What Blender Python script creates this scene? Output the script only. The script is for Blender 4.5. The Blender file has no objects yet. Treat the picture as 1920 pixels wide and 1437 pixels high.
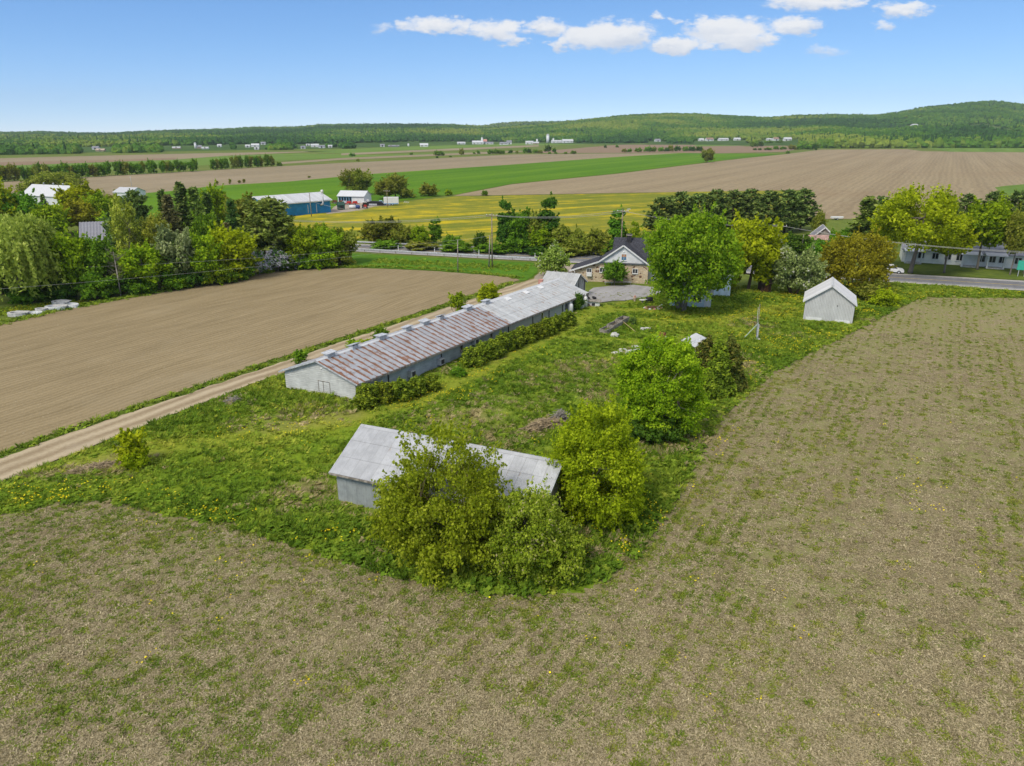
import bpy, math, random
import numpy as np
from mathutils import Vector, Matrix
PI = math.pi
scene = bpy.context.scene
COL = scene.collection
# ------------------------------------------------------------------ camera
F_PX, CAM_H, HZ = 1333.0, 25.0, 247.0          # focal length in photo pixels, drone height, horizon row
PITCH = math.atan((718.5 - HZ) / F_PX)
cam_d = bpy.data.cameras.new("camera")
cam_d.sensor_width = 36.0
cam_d.lens = 36.0 * F_PX / 1920.0
cam_d.clip_start, cam_d.clip_end = 0.5, 30000.0
cam = bpy.data.objects.new("camera", cam_d)
cam.location = (0, 0, CAM_H)
cam.rotation_euler = (PI / 2 - PITCH, 0, 0)
COL.objects.link(cam)
scene.camera = cam
# ------------------------------------------------------------------ light, sky, exposure
SUN_EL, SUN_AZ = math.radians(50), math.radians(-140)   # azimuth from +Y, clockwise: behind the camera to the left
SKY_STRENGTH, SUN_STRENGTH, EXPOSURE = 0.10, 1.5, 1.1
vs = scene.view_settings
scene.display_settings.display_device = 'sRGB'
vs.view_transform = 'Standard'
vs.look = 'None'
vs.gamma = 1.0
vs.exposure = EXPOSURE
vs.use_curve_mapping = False
scene.render.film_transparent = False
scene.cycles.max_bounces = 6
scene.cycles.diffuse_bounces = 3
scene.cycles.transmission_bounces = 4
scene.cycles.use_denoising = True
sd = bpy.data.lights.new("sun", 'SUN')
sd.energy = SUN_STRENGTH
sd.angle = math.radians(20)
sd.color = (1.0, 0.93, 0.80)
sun = bpy.data.objects.new("sun", sd)
sv = Vector((math.sin(SUN_AZ) * math.cos(SUN_EL), math.cos(SUN_AZ) * math.cos(SUN_EL), math.sin(SUN_EL)))
sun.rotation_euler = sv.to_track_quat('Z', 'Y').to_euler()
sun.location = sv * 300
COL.objects.link(sun)


def nd(nt, typ, ins=None, **props):
    n = nt.nodes.new(typ)
    for k, v in props.items():
        setattr(n, k, v)
    for k, v in (ins or {}).items():
        s = n.inputs[k]
        if isinstance(v, bpy.types.NodeSocket):
            nt.links.new(v, s)
        else:
            s.default_value = v
    return n


def math_n(nt, op, a, b=None, c=None, clamp=False):
    ins = {0: a}
    if b is not None:
        ins[1] = b
    if c is not None:
        ins[2] = c
    return nd(nt, 'ShaderNodeMath', ins, operation=op, use_clamp=clamp).outputs[0]


def mixc(nt, f, a, b, blend='MIX'):
    n = nt.nodes.new('ShaderNodeMix')
    n.data_type = 'RGBA'
    n.blend_type = blend
    for i, v in ((0, f), (6, a), (7, b)):
        s = n.inputs[i]
        if isinstance(v, bpy.types.NodeSocket):
            nt.links.new(v, s)
        else:
            s.default_value = v if i == 0 else (v if len(v) == 4 else (*v, 1))
    return n.outputs[2]


def smooth(nt, v, lo, hi):
    return nd(nt, 'ShaderNodeMapRange', {0: v, 1: lo, 2: hi, 3: 0.0, 4: 1.0}, interpolation_type='SMOOTHSTEP').outputs[0]


def sky_ae(px, py):
    a, b = (px - 960) / F_PX, (718.5 - py) / F_PX
    dy = math.cos(PITCH) + b * math.sin(PITCH)
    return a / dy, (-math.sin(PITCH) + b * math.cos(PITCH)) / dy


CLOUDS = [(815, 46, 42, 13, 1), (772, 44, 22, 9, .6), (868, 54, 26, 11, .8), (935, 58, 46, 17, 1), (968, 78, 18, 9, .8), (1030, 52, 38, 14, .9),
          (1047, 82, 20, 15, .8), (1090, 68, 44, 17, 1), (1152, 68, 66, 25, 1.3), (1272, 87, 48, 15, 1.1), (1332, 90, 14, 7, .7),
          (1230, 34, 14, 8, .6), (1265, 40, 14, 6, .5), (1370, 60, 74, 25, 1.2), (1340, 44, 48, 14, 1), (1405, 79, 50, 14, 1.1),
          (1492, 47, 46, 16, 1), (1525, 2, 78, 14, 1), (1600, 4, 26, 10, .7), (1695, 18, 48, 12, .9), (1655, 48, 18, 9, .6),
          (720, 54, 26, 9, .4), (1550, 95, 30, 9, .35)]
world = bpy.data.worlds.new("World")
scene.world = world
world.use_nodes = True
wt = world.node_tree
wt.nodes.clear()
sky = nd(wt, 'ShaderNodeTexSky', sky_type='NISHITA', sun_disc=False, sun_elevation=SUN_EL, sun_rotation=SUN_AZ,
         altitude=6000.0, air_density=1.0, dust_density=0.0, ozone_density=6.0)
tc = nd(wt, 'ShaderNodeTexCoord').outputs['Generated']
sep = nd(wt, 'ShaderNodeSeparateXYZ', {0: tc}).outputs
ysafe = math_n(wt, 'MAXIMUM', sep[1], 0.05)
front = smooth(wt, sep[1], 0.2, 0.4)
cx = math_n(wt, 'DIVIDE', sep[0], ysafe)
cz = math_n(wt, 'DIVIDE', sep[2], ysafe)
ae = nd(wt, 'ShaderNodeCombineXYZ', {0: cx, 1: cz, 2: 0.0}).outputs[0]
aes = nd(wt, 'ShaderNodeVectorMath', {0: ae, 1: (1.0, 2.2, 1.0)}, operation='MULTIPLY').outputs[0]
wn = nd(wt, 'ShaderNodeTexNoise', {'Vector': aes, 'Scale': 30.0, 'Detail': 9.0, 'Roughness': 0.66})
off = nd(wt, 'ShaderNodeVectorMath', {0: wn.outputs['Color'], 1: (0.5, 0.5, 0.5)}, operation='SUBTRACT').outputs[0]
off = nd(wt, 'ShaderNodeVectorMath', {0: off, 1: (0.085, 0.032, 0.0)}, operation='MULTIPLY').outputs[0]
pw = nd(wt, 'ShaderNodeVectorMath', {0: ae, 1: off}, operation='ADD').outputs[0]
acc = num = dnm = None
for (px, py, rx, ry, s) in CLOUDS:
    a0, e0 = sky_ae(px, py)
    d = nd(wt, 'ShaderNodeVectorMath', {0: pw, 1: (a0, e0, 0)}, operation='SUBTRACT').outputs[0]
    d = nd(wt, 'ShaderNodeVectorMath', {0: d, 1: (F_PX / rx / 1.12, F_PX / ry / 1.12, 0)}, operation='MULTIPLY').outputs[0]
    dyn = nd(wt, 'ShaderNodeSeparateXYZ', {0: d}).outputs[1]
    d = nd(wt, 'ShaderNodeVectorMath', {0: d, 1: d}, operation='DOT_PRODUCT').outputs['Value']
    m = math_n(wt, 'MULTIPLY', math_n(wt, 'SUBTRACT', 1.0, d), s)
    acc = m if acc is None else math_n(wt, 'MAXIMUM', acc, m)
    mp_ = math_n(wt, 'MAXIMUM', math_n(wt, 'ADD', m, 0.4), 0.001)
    num = math_n(wt, 'MULTIPLY', mp_, dyn) if num is None else math_n(wt, 'MULTIPLY_ADD', mp_, dyn, num)
    dnm = mp_ if dnm is None else math_n(wt, 'ADD', dnm, mp_)
wisp = nd(wt, 'ShaderNodeTexNoise', {'Vector': aes, 'Scale': 75.0, 'Detail': 6.0, 'Roughness': 0.6}).outputs['Fac']
acc = math_n(wt, 'ADD', acc, math_n(wt, 'MULTIPLY', math_n(wt, 'SUBTRACT', wisp, 0.5), 0.9))
den_f = math_n(wt, 'MULTIPLY', smooth(wt, acc, -0.12, 0.85), front)
# broken cloud over the rest of the sky, higher than the picture reaches: it is what softens the daylight
zs = math_n(wt, 'MAXIMUM', sep[2], 0.04)
plane = nd(wt, 'ShaderNodeCombineXYZ', {0: math_n(wt, 'DIVIDE', sep[0], zs), 1: math_n(wt, 'DIVIDE', sep[1], zs), 2: 0.0}).outputs[0]
gn = nd(wt, 'ShaderNodeTexNoise', {'Vector': plane, 'Scale': 1.3, 'Detail': 6.0, 'Roughness': 0.6}).outputs['Fac']
den_g = math_n(wt, 'MULTIPLY', smooth(wt, gn, 0.34, 0.54), smooth(wt, sep[2], 0.16, 0.34))
den = math_n(wt, 'MAXIMUM', den_f, math_n(wt, 'MULTIPLY', den_g, 0.9))
shade = nd(wt, 'ShaderNodeTexNoise', {'Vector': aes, 'Scale': 14.0, 'Detail': 4.0}).outputs['Fac']
cl_col = mixc(wt, smooth(wt, math_n(wt, 'ADD', math_n(wt, 'DIVIDE', num, dnm), math_n(wt, 'SUBTRACT', shade, 0.5)), -0.75, 0.25), (3.15, 3.4, 3.85), (4.4, 4.4, 4.42))
KS = 0.168
skyc = nd(wt, 'ShaderNodeVectorMath', {0: sky.outputs[0], 1: (KS, KS, KS)}, operation='MULTIPLY').outputs[0]
ssep = nd(wt, 'ShaderNodeSeparateColor', {0: skyc}).outputs
skyc = nd(wt, 'ShaderNodeCombineColor', {i: math_n(wt, 'POWER', ssep[i], g_) for i, g_ in enumerate((1.0, 0.78, 0.58))}).outputs[0]
KS = SKY_STRENGTH * 2 ** EXPOSURE
skyc = nd(wt, 'ShaderNodeVectorMath', {0: skyc, 1: (0.98 / KS, 0.90 / KS, 0.965 / KS)}, operation='MULTIPLY').outputs[0]
bg = nd(wt, 'ShaderNodeBackground', {'Color': mixc(wt, math_n(wt, 'MULTIPLY', den, 0.93), skyc, cl_col), 'Strength': SKY_STRENGTH})
wo = nd(wt, 'ShaderNodeOutputWorld', {0: bg.outputs[0]})


# ------------------------------------------------------------------ placing: a photo pixel and a height give a point of the place
def G(px, py, z=0.0):
    a, b = (px - 960) / F_PX, (718.5 - py) / F_PX
    dy = math.cos(PITCH) + b * math.sin(PITCH)
    dz = -math.sin(PITCH) + b * math.cos(PITCH)
    t = (z - CAM_H) / dz
    return Vector((a * t, dy * t, z))


def height_at(x, y, topy):
    b = (718.5 - topy) / F_PX
    dy = math.cos(PITCH) + b * math.sin(PITCH)
    dz = -math.sin(PITCH) + b * math.cos(PITCH)
    return CAM_H + dz * y / dy


def m_per_px(p):
    return (p[1] * math.cos(PITCH) + (CAM_H - p[2]) * math.sin(PITCH)) / F_PX


# ------------------------------------------------------------------ object helpers
def link(o, parent=None):
    COL.objects.link(o)
    if parent is not None:
        o.parent = parent
    return o


def tag(o, label, cat, group=None):
    o['label'] = label
    o['category'] = cat
    if group:
        o['group'] = group
    return o


def thing(name, label, cat, loc=(0, 0, 0), rotz=0.0, group=None):
    o = bpy.data.objects.new(name, None)
    o.empty_display_size = 0.3
    o.location = loc
    o.rotation_euler = (0, 0, rotz)
    link(o)
    return tag(o, label, cat, group)


def put(name, me, parent=None, loc=None, rot=None, scl=None, mat=None):
    o = bpy.data.objects.new(name, me)
    if loc is not None:
        o.location = loc
    if rot is not None:
        o.rotation_euler = rot
    if scl is not None:
        o.scale = scl
    link(o, parent)
    if mat is not None:
        if not me.materials:
            me.materials.append(mat)
        elif me.materials[0] != mat:
            o.material_slots[0].link = 'OBJECT'
            o.material_slots[0].material = mat
    return o


def np_mesh(name, V, k, mat=None, attrs=None):
    """V: (nf*k,3) corner points of nf separate k-gons"""
    V = np.ascontiguousarray(V, dtype=np.float32)
    nv = len(V)
    nf = nv // k
    me = bpy.data.meshes.new(name)
    me.vertices.add(nv)
    me.vertices.foreach_set('co', V.ravel())
    me.loops.add(nv)
    me.loops.foreach_set('vertex_index', np.arange(nv, dtype=np.int32))
    me.polygons.add(nf)
    me.polygons.foreach_set('loop_start', np.arange(0, nv, k, dtype=np.int32))
    me.update(calc_edges=True)
    for an, av in (attrs or {}).items():
        at = me.attributes.new(an, 'FLOAT', 'FACE')
        at.data.foreach_set('value', np.ascontiguousarray(av, dtype=np.float32))
    if mat is not None:
        me.materials.append(mat)
    return me


class MB:
    """collects simple solids into one mesh"""
    def __init__(s):
        s.v, s.f, s.sm = [], [], []

    def add(s, vs_, fs, smooth_=False):
        o = len(s.v)
        s.v += [tuple(p) for p in vs_]
        s.f += [tuple(i + o for i in f) for f in fs]
        s.sm += [smooth_] * len(fs)
        return s

    def box(s, c, d, rz=0.0, ry=0.0, rx=0.0):
        m = Matrix.Rotation(rz, 3, 'Z') @ Matrix.Rotation(ry, 3, 'Y') @ Matrix.Rotation(rx, 3, 'X')
        vs_ = []
        for sx in (-.5, .5):
            for sy in (-.5, .5):
                for sz in (-.5, .5):
                    p = m @ Vector((sx * d[0], sy * d[1], sz * d[2]))
                    vs_.append((p.x + c[0], p.y + c[1], p.z + c[2]))
        return s.add(vs_, [(0, 1, 3, 2), (4, 6, 7, 5), (0, 4, 5, 1), (2, 3, 7, 6), (0, 2, 6, 4), (1, 5, 7, 3)])

    def bb(s, x0, x1, y0, y1, z0, z1):
        return s.box(((x0 + x1) / 2, (y0 + y1) / 2, (z0 + z1) / 2), (x1 - x0, y1 - y0, z1 - z0))

    def bar(s, a, b, w, h):
        a, b = Vector(a), Vector(b)
        d = b - a
        q = d.to_track_quat('X', 'Z').to_matrix()
        vs_ = []
        for t in (a, b):
            for sy in (-.5, .5):
                for sz in (-.5, .5):
                    vs_.append(t + q @ Vector((0, sy * w, sz * h)))
        return s.add(vs_, [(0, 1, 3, 2), (4, 6, 7, 5), (0, 4, 5, 1), (2, 3, 7, 6), (0, 2, 6, 4), (1, 5, 7, 3)])

    def tube(s, pts, rads, n=6, cap=True):
        pts = [Vector(p) for p in pts]
        rings = []
        for i, p in enumerate(pts):
            d = (pts[min(i + 1, len(pts) - 1)] - pts[max(i - 1, 0)])
            q = d.to_track_quat('Z', 'Y').to_matrix()
            r = rads[i] if isinstance(rads, (list, tuple)) else rads
            rings.append([p + q @ Vector((r * math.cos(2 * PI * k / n), r * math.sin(2 * PI * k / n), 0)) for k in range(n)])
        vs_ = [v for r in rings for v in r]
        fs = []
        for i in range(len(rings) - 1):
            for k in range(n):
                fs.append((i * n + k, i * n + (k + 1) % n, (i + 1) * n + (k + 1) % n, (i + 1) * n + k))
        s.add(vs_, fs, True)
        if cap:
            o = len(s.v) - len(vs_)
            s.f += [tuple(o + k for k in reversed(range(n))), tuple(o + (len(rings) - 1) * n + k for k in range(n))]
            s.sm += [False, False]
        return s

    def lathe(s, prof, c=(0, 0, 0), n=12, axis='Z'):
        vs_ = []
        for r, z in prof:
            for k in range(n):
                x, y = r * math.cos(2 * PI * k / n), r * math.sin(2 * PI * k / n)
                p = (x, y, z) if axis == 'Z' else ((z, x, y) if axis == 'X' else (x, z, y))
                vs_.append((p[0] + c[0], p[1] + c[1], p[2] + c[2]))
        fs = []
        for i in range(len(prof) - 1):
            for k in range(n):
                fs.append((i * n + k, i * n + (k + 1) % n, (i + 1) * n + (k + 1) % n, (i + 1) * n + k))
        s.add(vs_, fs, True)
        o = len(s.v) - len(vs_)
        s.f += [tuple(o + k for k in reversed(range(n))), tuple(o + (len(prof) - 1) * n + k for k in range(n))]
        s.sm += [False, False]
        return s

    def prism(s, poly, y0, y1):
        """poly in (x,z), extruded along y"""
        n = len(poly)
        vs_ = [(x, y0, z) for x, z in poly] + [(x, y1, z) for x, z in poly]
        return s.add(vs_, [tuple(range(n)), tuple(reversed(range(n, 2 * n)))] + [(i, i + n, (i + 1) % n + n, (i + 1) % n) for i in range(n)])

    def rock(s, c, r, rng, sq=(1, 1, .6)):
        n, k = 7, 5
        vs_ = []
        for i in range(k + 1):
            th = PI * i / k
            for j in range(n):
                q = r * rng.uniform(.78, 1.15)
                vs_.append((c[0] + q * sq[0] * math.sin(th) * math.cos(2 * PI * j / n), c[1] + q * sq[1] * math.sin(th) * math.sin(2 * PI * j / n), c[2] + q * sq[2] * math.cos(th)))
        fs = [(i * n + j, (i + 1) * n + j, (i + 1) * n + (j + 1) % n, i * n + (j + 1) % n) for i in range(k) for j in range(n)]
        return s.add(vs_, fs)

    def mesh(s, name, mat=None):
        me = bpy.data.meshes.new(name)
        me.from_pydata(s.v, [], s.f)
        me.polygons.foreach_set('use_smooth', s.sm)
        me.update()
        if mat:
            me.materials.append(mat)
        return me

    def build(s, name, mat, parent=None, loc=None, rot=None):
        return put(name, s.mesh(name, mat), parent, loc, rot)


def flag(o, kind):
    o['kind'] = kind
    return o


# ------------------------------------------------------------------ materials
def new_mat(name):
    m = bpy.data.materials.new(name)
    m.use_nodes = True
    nt = m.node_tree
    nt.nodes.clear()
    out = nd(nt, 'ShaderNodeOutputMaterial')
    return m, nt, out


def pbsdf(nt, out, col, rough=0.8, spec=0.3, bump=None, bstr=0.3, bdist=0.05, metal=0.0):
    ins = {'Base Color': col if isinstance(col, bpy.types.NodeSocket) else (*col, 1), 'Roughness': rough, 'Specular IOR Level': spec, 'Metallic': metal}
    p = nd(nt, 'ShaderNodeBsdfPrincipled', ins)
    if bump is not None:
        b = nd(nt, 'ShaderNodeBump', {'Height': bump, 'Strength': bstr, 'Distance': bdist})
        nt.links.new(b.outputs[0], p.inputs['Normal'])
    nt.links.new(p.outputs[0], out.inputs[0])
    return p


def objco(nt):
    return nd(nt, 'ShaderNodeTexCoord').outputs['Object']


def posn(nt):
    return nd(nt, 'ShaderNodeNewGeometry').outputs['Position']


def noise(nt, vec, scale, detail=3.0, rough=0.55, out='Fac', dist=0.0):
    return nd(nt, 'ShaderNodeTexNoise', {'Vector': vec, 'Scale': scale, 'Detail': detail, 'Roughness': rough, 'Distortion': dist}).outputs[out]


def mapped(nt, vec, scale=(1, 1, 1), rotz=0.0, loc=(0, 0, 0)):
    return nd(nt, 'ShaderNodeMapping', {'Vector': vec, 'Scale': scale, 'Rotation': (0, 0, rotz), 'Location': loc}).outputs[0]


def plain(name, col, rough=0.7, var=0.12, scale=2.0, spec=0.3, bump=0.15, metal=0.0):
    """a painted or raw surface with slight mottling"""
    m, nt, out = new_mat(name)
    oc = objco(nt)
    n = noise(nt, oc, scale, 5.0, 0.6)
    c2 = tuple(max(0, c * (1 - var * 2.2)) for c in col)
    c3 = tuple(min(1, c * (1 + var)) for c in col)
    c = mixc(nt, smooth(nt, n, 0.3, 0.7), c2, c3)
    pbsdf(nt, out, c, rough, spec, n, bump, 0.02, metal)
    return m


LEAF_GAIN = 2.2


def leaf_mat(name, dark, mid, light, trans=0.48, blossom=None, bl_amt=0.0):
    m, nt, out = new_mat(name)
    dark, mid, light = [tuple(c * LEAF_GAIN for c in q) for q in (dark, mid, light)]
    t = nd(nt, 'ShaderNodeAttribute', attribute_name='tint').outputs['Fac']
    rnd = nd(nt, 'ShaderNodeObjectInfo').outputs['Random']
    big = noise(nt, objco(nt), 0.45, 2.0)
    tt = math_n(nt, 'ADD', t, math_n(nt, 'MULTIPLY', math_n(nt, 'SUBTRACT', big, 0.5), 0.5))
    c = mixc(nt, smooth(nt, tt, 0.05, 0.55), dark, mid)
    c = mixc(nt, smooth(nt, tt, 0.55, 1.0), c, light)
    c = nd(nt, 'ShaderNodeHueSaturation', {'Hue': math_n(nt, 'ADD', 0.488, math_n(nt, 'MULTIPLY', rnd, 0.024)), 'Value': math_n(nt, 'ADD', 0.88, math_n(nt, 'MULTIPLY', rnd, 0.24)), 'Color': c}).outputs[0]
    if blossom:
        b = nd(nt, 'ShaderNodeAttribute', attribute_name='bloom').outputs['Fac']
        c = mixc(nt, math_n(nt, 'GREATER_THAN', b, 1.0 - bl_amt), c, blossom)
    d = nd(nt, 'ShaderNodeBsdfDiffuse', {'Color': c})
    tr = nd(nt, 'ShaderNodeBsdfTranslucent', {'Color': c})
    mx = nd(nt, 'ShaderNodeMixShader', {0: trans, 1: d.outputs[0], 2: tr.outputs[0]})
    nt.links.new(mx.outputs[0], out.inputs[0])
    return m


def bark(name, col):
    m, nt, out = new_mat(name)
    v = mapped(nt, objco(nt), (6, 6, 1.2))
    n = noise(nt, v, 2.0, 5.0, 0.65)
    pbsdf(nt, out, mixc(nt, n, tuple(c * .45 for c in col), tuple(min(1, c * 1.35) for c in col)), 0.9, 0.1, n, 0.6, 0.05)
    return m


ROW = math.atan2(0.587, 1.0)                    # compass run of the field rows, from +Y towards +X


def soil(name, c_dark, c_light, row_sp=0.0, row_rot=ROW, row_amt=0.25, patch=0.02, c_patch=None, grain=3.0, fleck=None, band=0.0, band_amt=0.55):
    m, nt, out = new_mat(name)
    p = posn(nt)
    rp = mapped(nt, p, (1, 1, 1), row_rot)      # x across the rows, y along them
    wb = math_n(nt, 'MULTIPLY', math_n(nt, 'SUBTRACT', noise(nt, p, 0.035, 3.0, 0.6), 0.5), 5.0)
    rp = nd(nt, 'ShaderNodeVectorMath', {0: rp, 1: nd(nt, 'ShaderNodeCombineXYZ', {0: wb, 1: 0.0, 2: 0.0}).outputs[0]}, operation='ADD').outputs[0]
    n1 = noise(nt, p, grain, 6.0, 0.72)
    n2 = noise(nt, mapped(nt, rp, (1.0, 0.12, 1.0)), 0.9, 4.0, 0.6)
    n3 = noise(nt, p, patch, 5.0, 0.6)
    f = math_n(nt, 'ADD', math_n(nt, 'MULTIPLY', n1, 0.55), math_n(nt, 'MULTIPLY', n2, 0.45))
    h = n1
    if row_sp:
        w = nd(nt, 'ShaderNodeTexWave', {'Vector': rp, 'Scale': 0.314 / row_sp, 'Distortion': 0.8, 'Detail': 2.0, 'Detail Scale': 1.0}, wave_type='BANDS', bands_direction='X').outputs['Fac']
        f = math_n(nt, 'ADD', f, math_n(nt, 'MULTIPLY', math_n(nt, 'SUBTRACT', w, 0.5), row_amt))
        h = math_n(nt, 'ADD', n1, math_n(nt, 'MULTIPLY', w, 0.6))
    if band:
        w2 = noise(nt, mapped(nt, rp, (1.0, 0.02, 1.0)), band, 3.0, 0.6)
        f = math_n(nt, 'ADD', f, math_n(nt, 'MULTIPLY', math_n(nt, 'SUBTRACT', w2, 0.5), band_amt))
    c = mixc(nt, smooth(nt, f, 0.22, 0.78), c_dark, c_light)
    if c_patch:
        c = mixc(nt, math_n(nt, 'MULTIPLY', smooth(nt, n3, 0.5, 0.75), 0.6), c, c_patch)
    if fleck:
        fl = noise(nt, p, 2.6, 2.0, 0.5)
        c = mixc(nt, math_n(nt, 'MULTIPLY', smooth(nt, fl, 0.70, 0.76), 0.75), c, fleck)
    pbsdf(nt, out, c, 0.95, 0.1, h, 0.5, 0.08)
    return m


def grass_sheet(name, dark, light, scale=0.6, patch=None, patch_scale=0.03, stripe=0.0, stripe_rot=ROW, lo=0.5, hi=0.7):
    m, nt, out = new_mat(name)
    p = posn(nt)
    n1 = noise(nt, p, scale, 6.0, 0.7)
    n2 = noise(nt, p, patch_scale, 5.0, 0.65)
    f = math_n(nt, 'ADD', math_n(nt, 'MULTIPLY', n1, 0.7), math_n(nt, 'MULTIPLY', n2, 0.3))
    if stripe:
        rp = mapped(nt, p, (1, 1, 1), stripe_rot)
        s = noise(nt, mapped(nt, rp, (1.0, 0.05, 1.0)), stripe, 4.0, 0.65)
        f = math_n(nt, 'ADD', f, math_n(nt, 'MULTIPLY', math_n(nt, 'SUBTRACT', s, 0.5), 0.8))
    c = mixc(nt, smooth(nt, f, 0.3, 0.7), dark, light)
    if patch:
        pn = noise(nt, p, patch_scale * 2.3, 5.0, 0.7)
        if stripe:
            pn = math_n(nt, 'ADD', math_n(nt, 'MULTIPLY', pn, 0.5), math_n(nt, 'MULTIPLY', s, 0.5))
        c = mixc(nt, math_n(nt, 'MULTIPLY', smooth(nt, pn, lo, hi), 0.85), c, patch)
    pbsdf(nt, out, c, 0.95, 0.05, n1, 0.6, 0.15)
    return m


# ------------------------------------------------------------------ ground sheets
def sheet(name, pts, z, mat, jitter=0.0, seed=1):
    rng = random.Random(seed)
    P = []
    W = [Vector(p) if len(p) == 3 else G(*p) for p in pts]
    for i, a in enumerate(W):
        b = W[(i + 1) % len(W)]
        n = max(1, min(40, int((b - a).length / max(jitter * 4, 0.01)))) if jitter else 1
        for k in range(n):
            q = a.lerp(b, k / n)
            P.append((q.x + rng.uniform(-1, 1) * jitter, q.y + rng.uniform(-1, 1) * jitter, z))
    me = bpy.data.meshes.new(name)
    me.from_pydata(P, [], [tuple(range(len(P)))])
    me.update()
    if me.polygons[0].normal.z < 0:
        me.flip_normals()
    me.materials.append(mat)
    return flag(put(name, me), 'structure')


M = {}
M['ground'] = grass_sheet('ground_grass', (0.075, 0.115, 0.018), (0.16, 0.20, 0.035), 0.5, (0.17, 0.17, 0.05), 0.012)
M['far_green'] = grass_sheet('far_green_grass', (0.10, 0.17, 0.025), (0.15, 0.235, 0.04), 0.3, None, 0.01, stripe=0.05)
M['green_crop'] = grass_sheet('green_crop', (0.062, 0.155, 0.006), (0.115, 0.22, 0.010), 0.5, None, 0.008, stripe=0.06)
M['yellow'] = grass_sheet('dandelion_hay', (0.13, 0.165, 0.016), (0.25, 0.235, 0.028), 1.3, (0.60, 0.44, 0.010), 0.05, stripe=0.16, stripe_rot=math.radians(60), lo=0.47, hi=0.68)
M['soil_l'] = soil('worked_soil', (0.178, 0.136, 0.072), (0.325, 0.254, 0.145), 0.75, ROW, 0.10, 0.05, (0.30, 0.245, 0.155), 4.0, (0.46, 0.40, 0.28), band=0.5, band_amt=0.22)
M['soil_r'] = soil('seeded_soil', (0.205, 0.156, 0.090), (0.34, 0.27, 0.162), 3.0, ROW, 0.10, 0.010, (0.235, 0.165, 0.095), 0.6, None, band=0.10)
M['soil_far'] = soil('far_soil', (0.20, 0.16, 0.095), (0.31, 0.25, 0.155), 0, ROW, 0.2, 0.006, (0.36, 0.28, 0.20), 0.25, None, band=0.05)
M['soil_brown'] = soil('brown_soil', (0.19, 0.13, 0.08), (0.28, 0.20, 0.125), 0, ROW, 0.2, 0.006, None, 0.25)
M['track'] = soil('dirt_track', (0.25, 0.19, 0.115), (0.45, 0.37, 0.25), 1.7, ROW, 0.3, 0.12, (0.36, 0.30, 0.22), 3.0)
M['lot'] = soil('gravel_lot', (0.24, 0.195, 0.15), (0.42, 0.36, 0.29), 0, ROW, 0.2, 0.15, (0.28, 0.24, 0.19), 1.5)
M['gravel'] = soil('grey_gravel', (0.21, 0.20, 0.195), (0.40, 0.39, 0.39), 0, ROW, 0.2, 0.25, (0.26, 0.24, 0.20), 2.0)

ground = MB()
ground.add([(-6000, -1500, -0.05), (6000, -1500, -0.05), (6000, 5600, -0.05), (-6000, 5600, -0.05)], [(0, 1, 2, 3)])
flag(ground.build('ground', M['ground']), 'structure')
sheet('hay_field', [(-500, 342), (-500, 324), (0, 311.5), (330, 299.5), (420, 293), (560, 288), (700, 291), (900, 285), (900, 287), (700, 294), (530, 301), (400, 309), (0, 331)], -0.02, M['far_green'])
sheet('far_tan_field', [(-500, 330), (-500, 309), (0, 297), (320, 289), (560, 284.5), (640, 283), (560, 286), (420, 292.5), (330, 299.5), (0, 311.5)], 0.0, M['soil_far'])
sheet('far_brown_field', [(-500, 329), (-500, 317), (0, 304.5), (200, 300.5), (330, 296), (330, 299.4), (0, 311.4)], 0.03, M['soil_brown'])
sheet('far_meadow', [(560, 284), (760, 275), (1000, 266), (1150, 263), (1160, 270), (1000, 273), (640, 288)], 0.0, M['far_green'])
sheet('far_strip', [(640, 288), (960, 274), (1010, 272), (1010, 275), (960, 277.5), (640, 291.5)], 0.03, M['soil_far'])
sheet('middle_strip', [(520, 305), (640, 296.6), (820, 289), (940, 284), (1000, 283), (940, 287.5), (820, 292.5), (640, 300.2), (520, 308.5)], 0.03, M['soil_far'])
sheet('long_tan_field', [(-500, 372), (0, 342), (365, 321.5), (520, 312.5), (640, 306), (800, 298.5), (960, 290), (1100, 288.5), (1270, 287.5), (1290, 286.6), (1160, 294.5), (960, 309), (690, 327), (540, 341), (400, 349), (330, 358), (150, 372), (-500, 425)], 0.03, M['soil_far'])
sheet('rolling_field', [(1000, 287.4), (1000, 285), (1050, 281), (1150, 272.5), (1240, 268), (1280, 264.5), (1300, 264), (1340, 270), (1400, 275), (1480, 273), (1505, 278), (1470, 285), (1340, 288.2), (1270, 287)], 0.06, M['soil_brown'])
sheet('small_green_field', [(1300, 275), (1310, 270), (1340, 266.5), (1390, 265.5), (1405, 269), (1380, 274)], 0.09, M['far_green'])
sheet('green_crop_field', [(100, 392), (150, 372), (330, 358), (400, 349), (540, 341), (690, 327), (960, 309), (1160, 294.5), (1290, 286.6), (1340, 288.3), (1475, 288.7), (1390, 297), (1280, 310), (1160, 325), (960, 345), (860, 364), (760, 376), (620, 393), (480, 402), (150, 420)], 0.05, M['green_crop'])
sheet('bare_field', [(850, 368), (862, 364.8), (960, 346), (1160, 326), (1280, 311), (1390, 297.8), (1475, 289.3), (1540, 281), (1700, 280), (1730, 284), (1920, 286), (2700, 288), (2700, 450), (1920, 418), (1700, 415), (1610, 411), (1560, 411), (1500, 412), (1480, 400), (1515, 362), (1525, 356.5), (1150, 362.5)], 0.04, M['soil_r'])
sheet('far_green_strip', [(1735, 278), (1920, 277), (2700, 279), (2700, 287), (1920, 286), (1780, 285)], 0.08, M['far_green'])
sheet('field_corner', [(1865, 352), (1885, 349), (1920, 346), (2500, 340), (2500, 385), (1920, 371), (1885, 368)], 0.06, M['far_green'])
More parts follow.
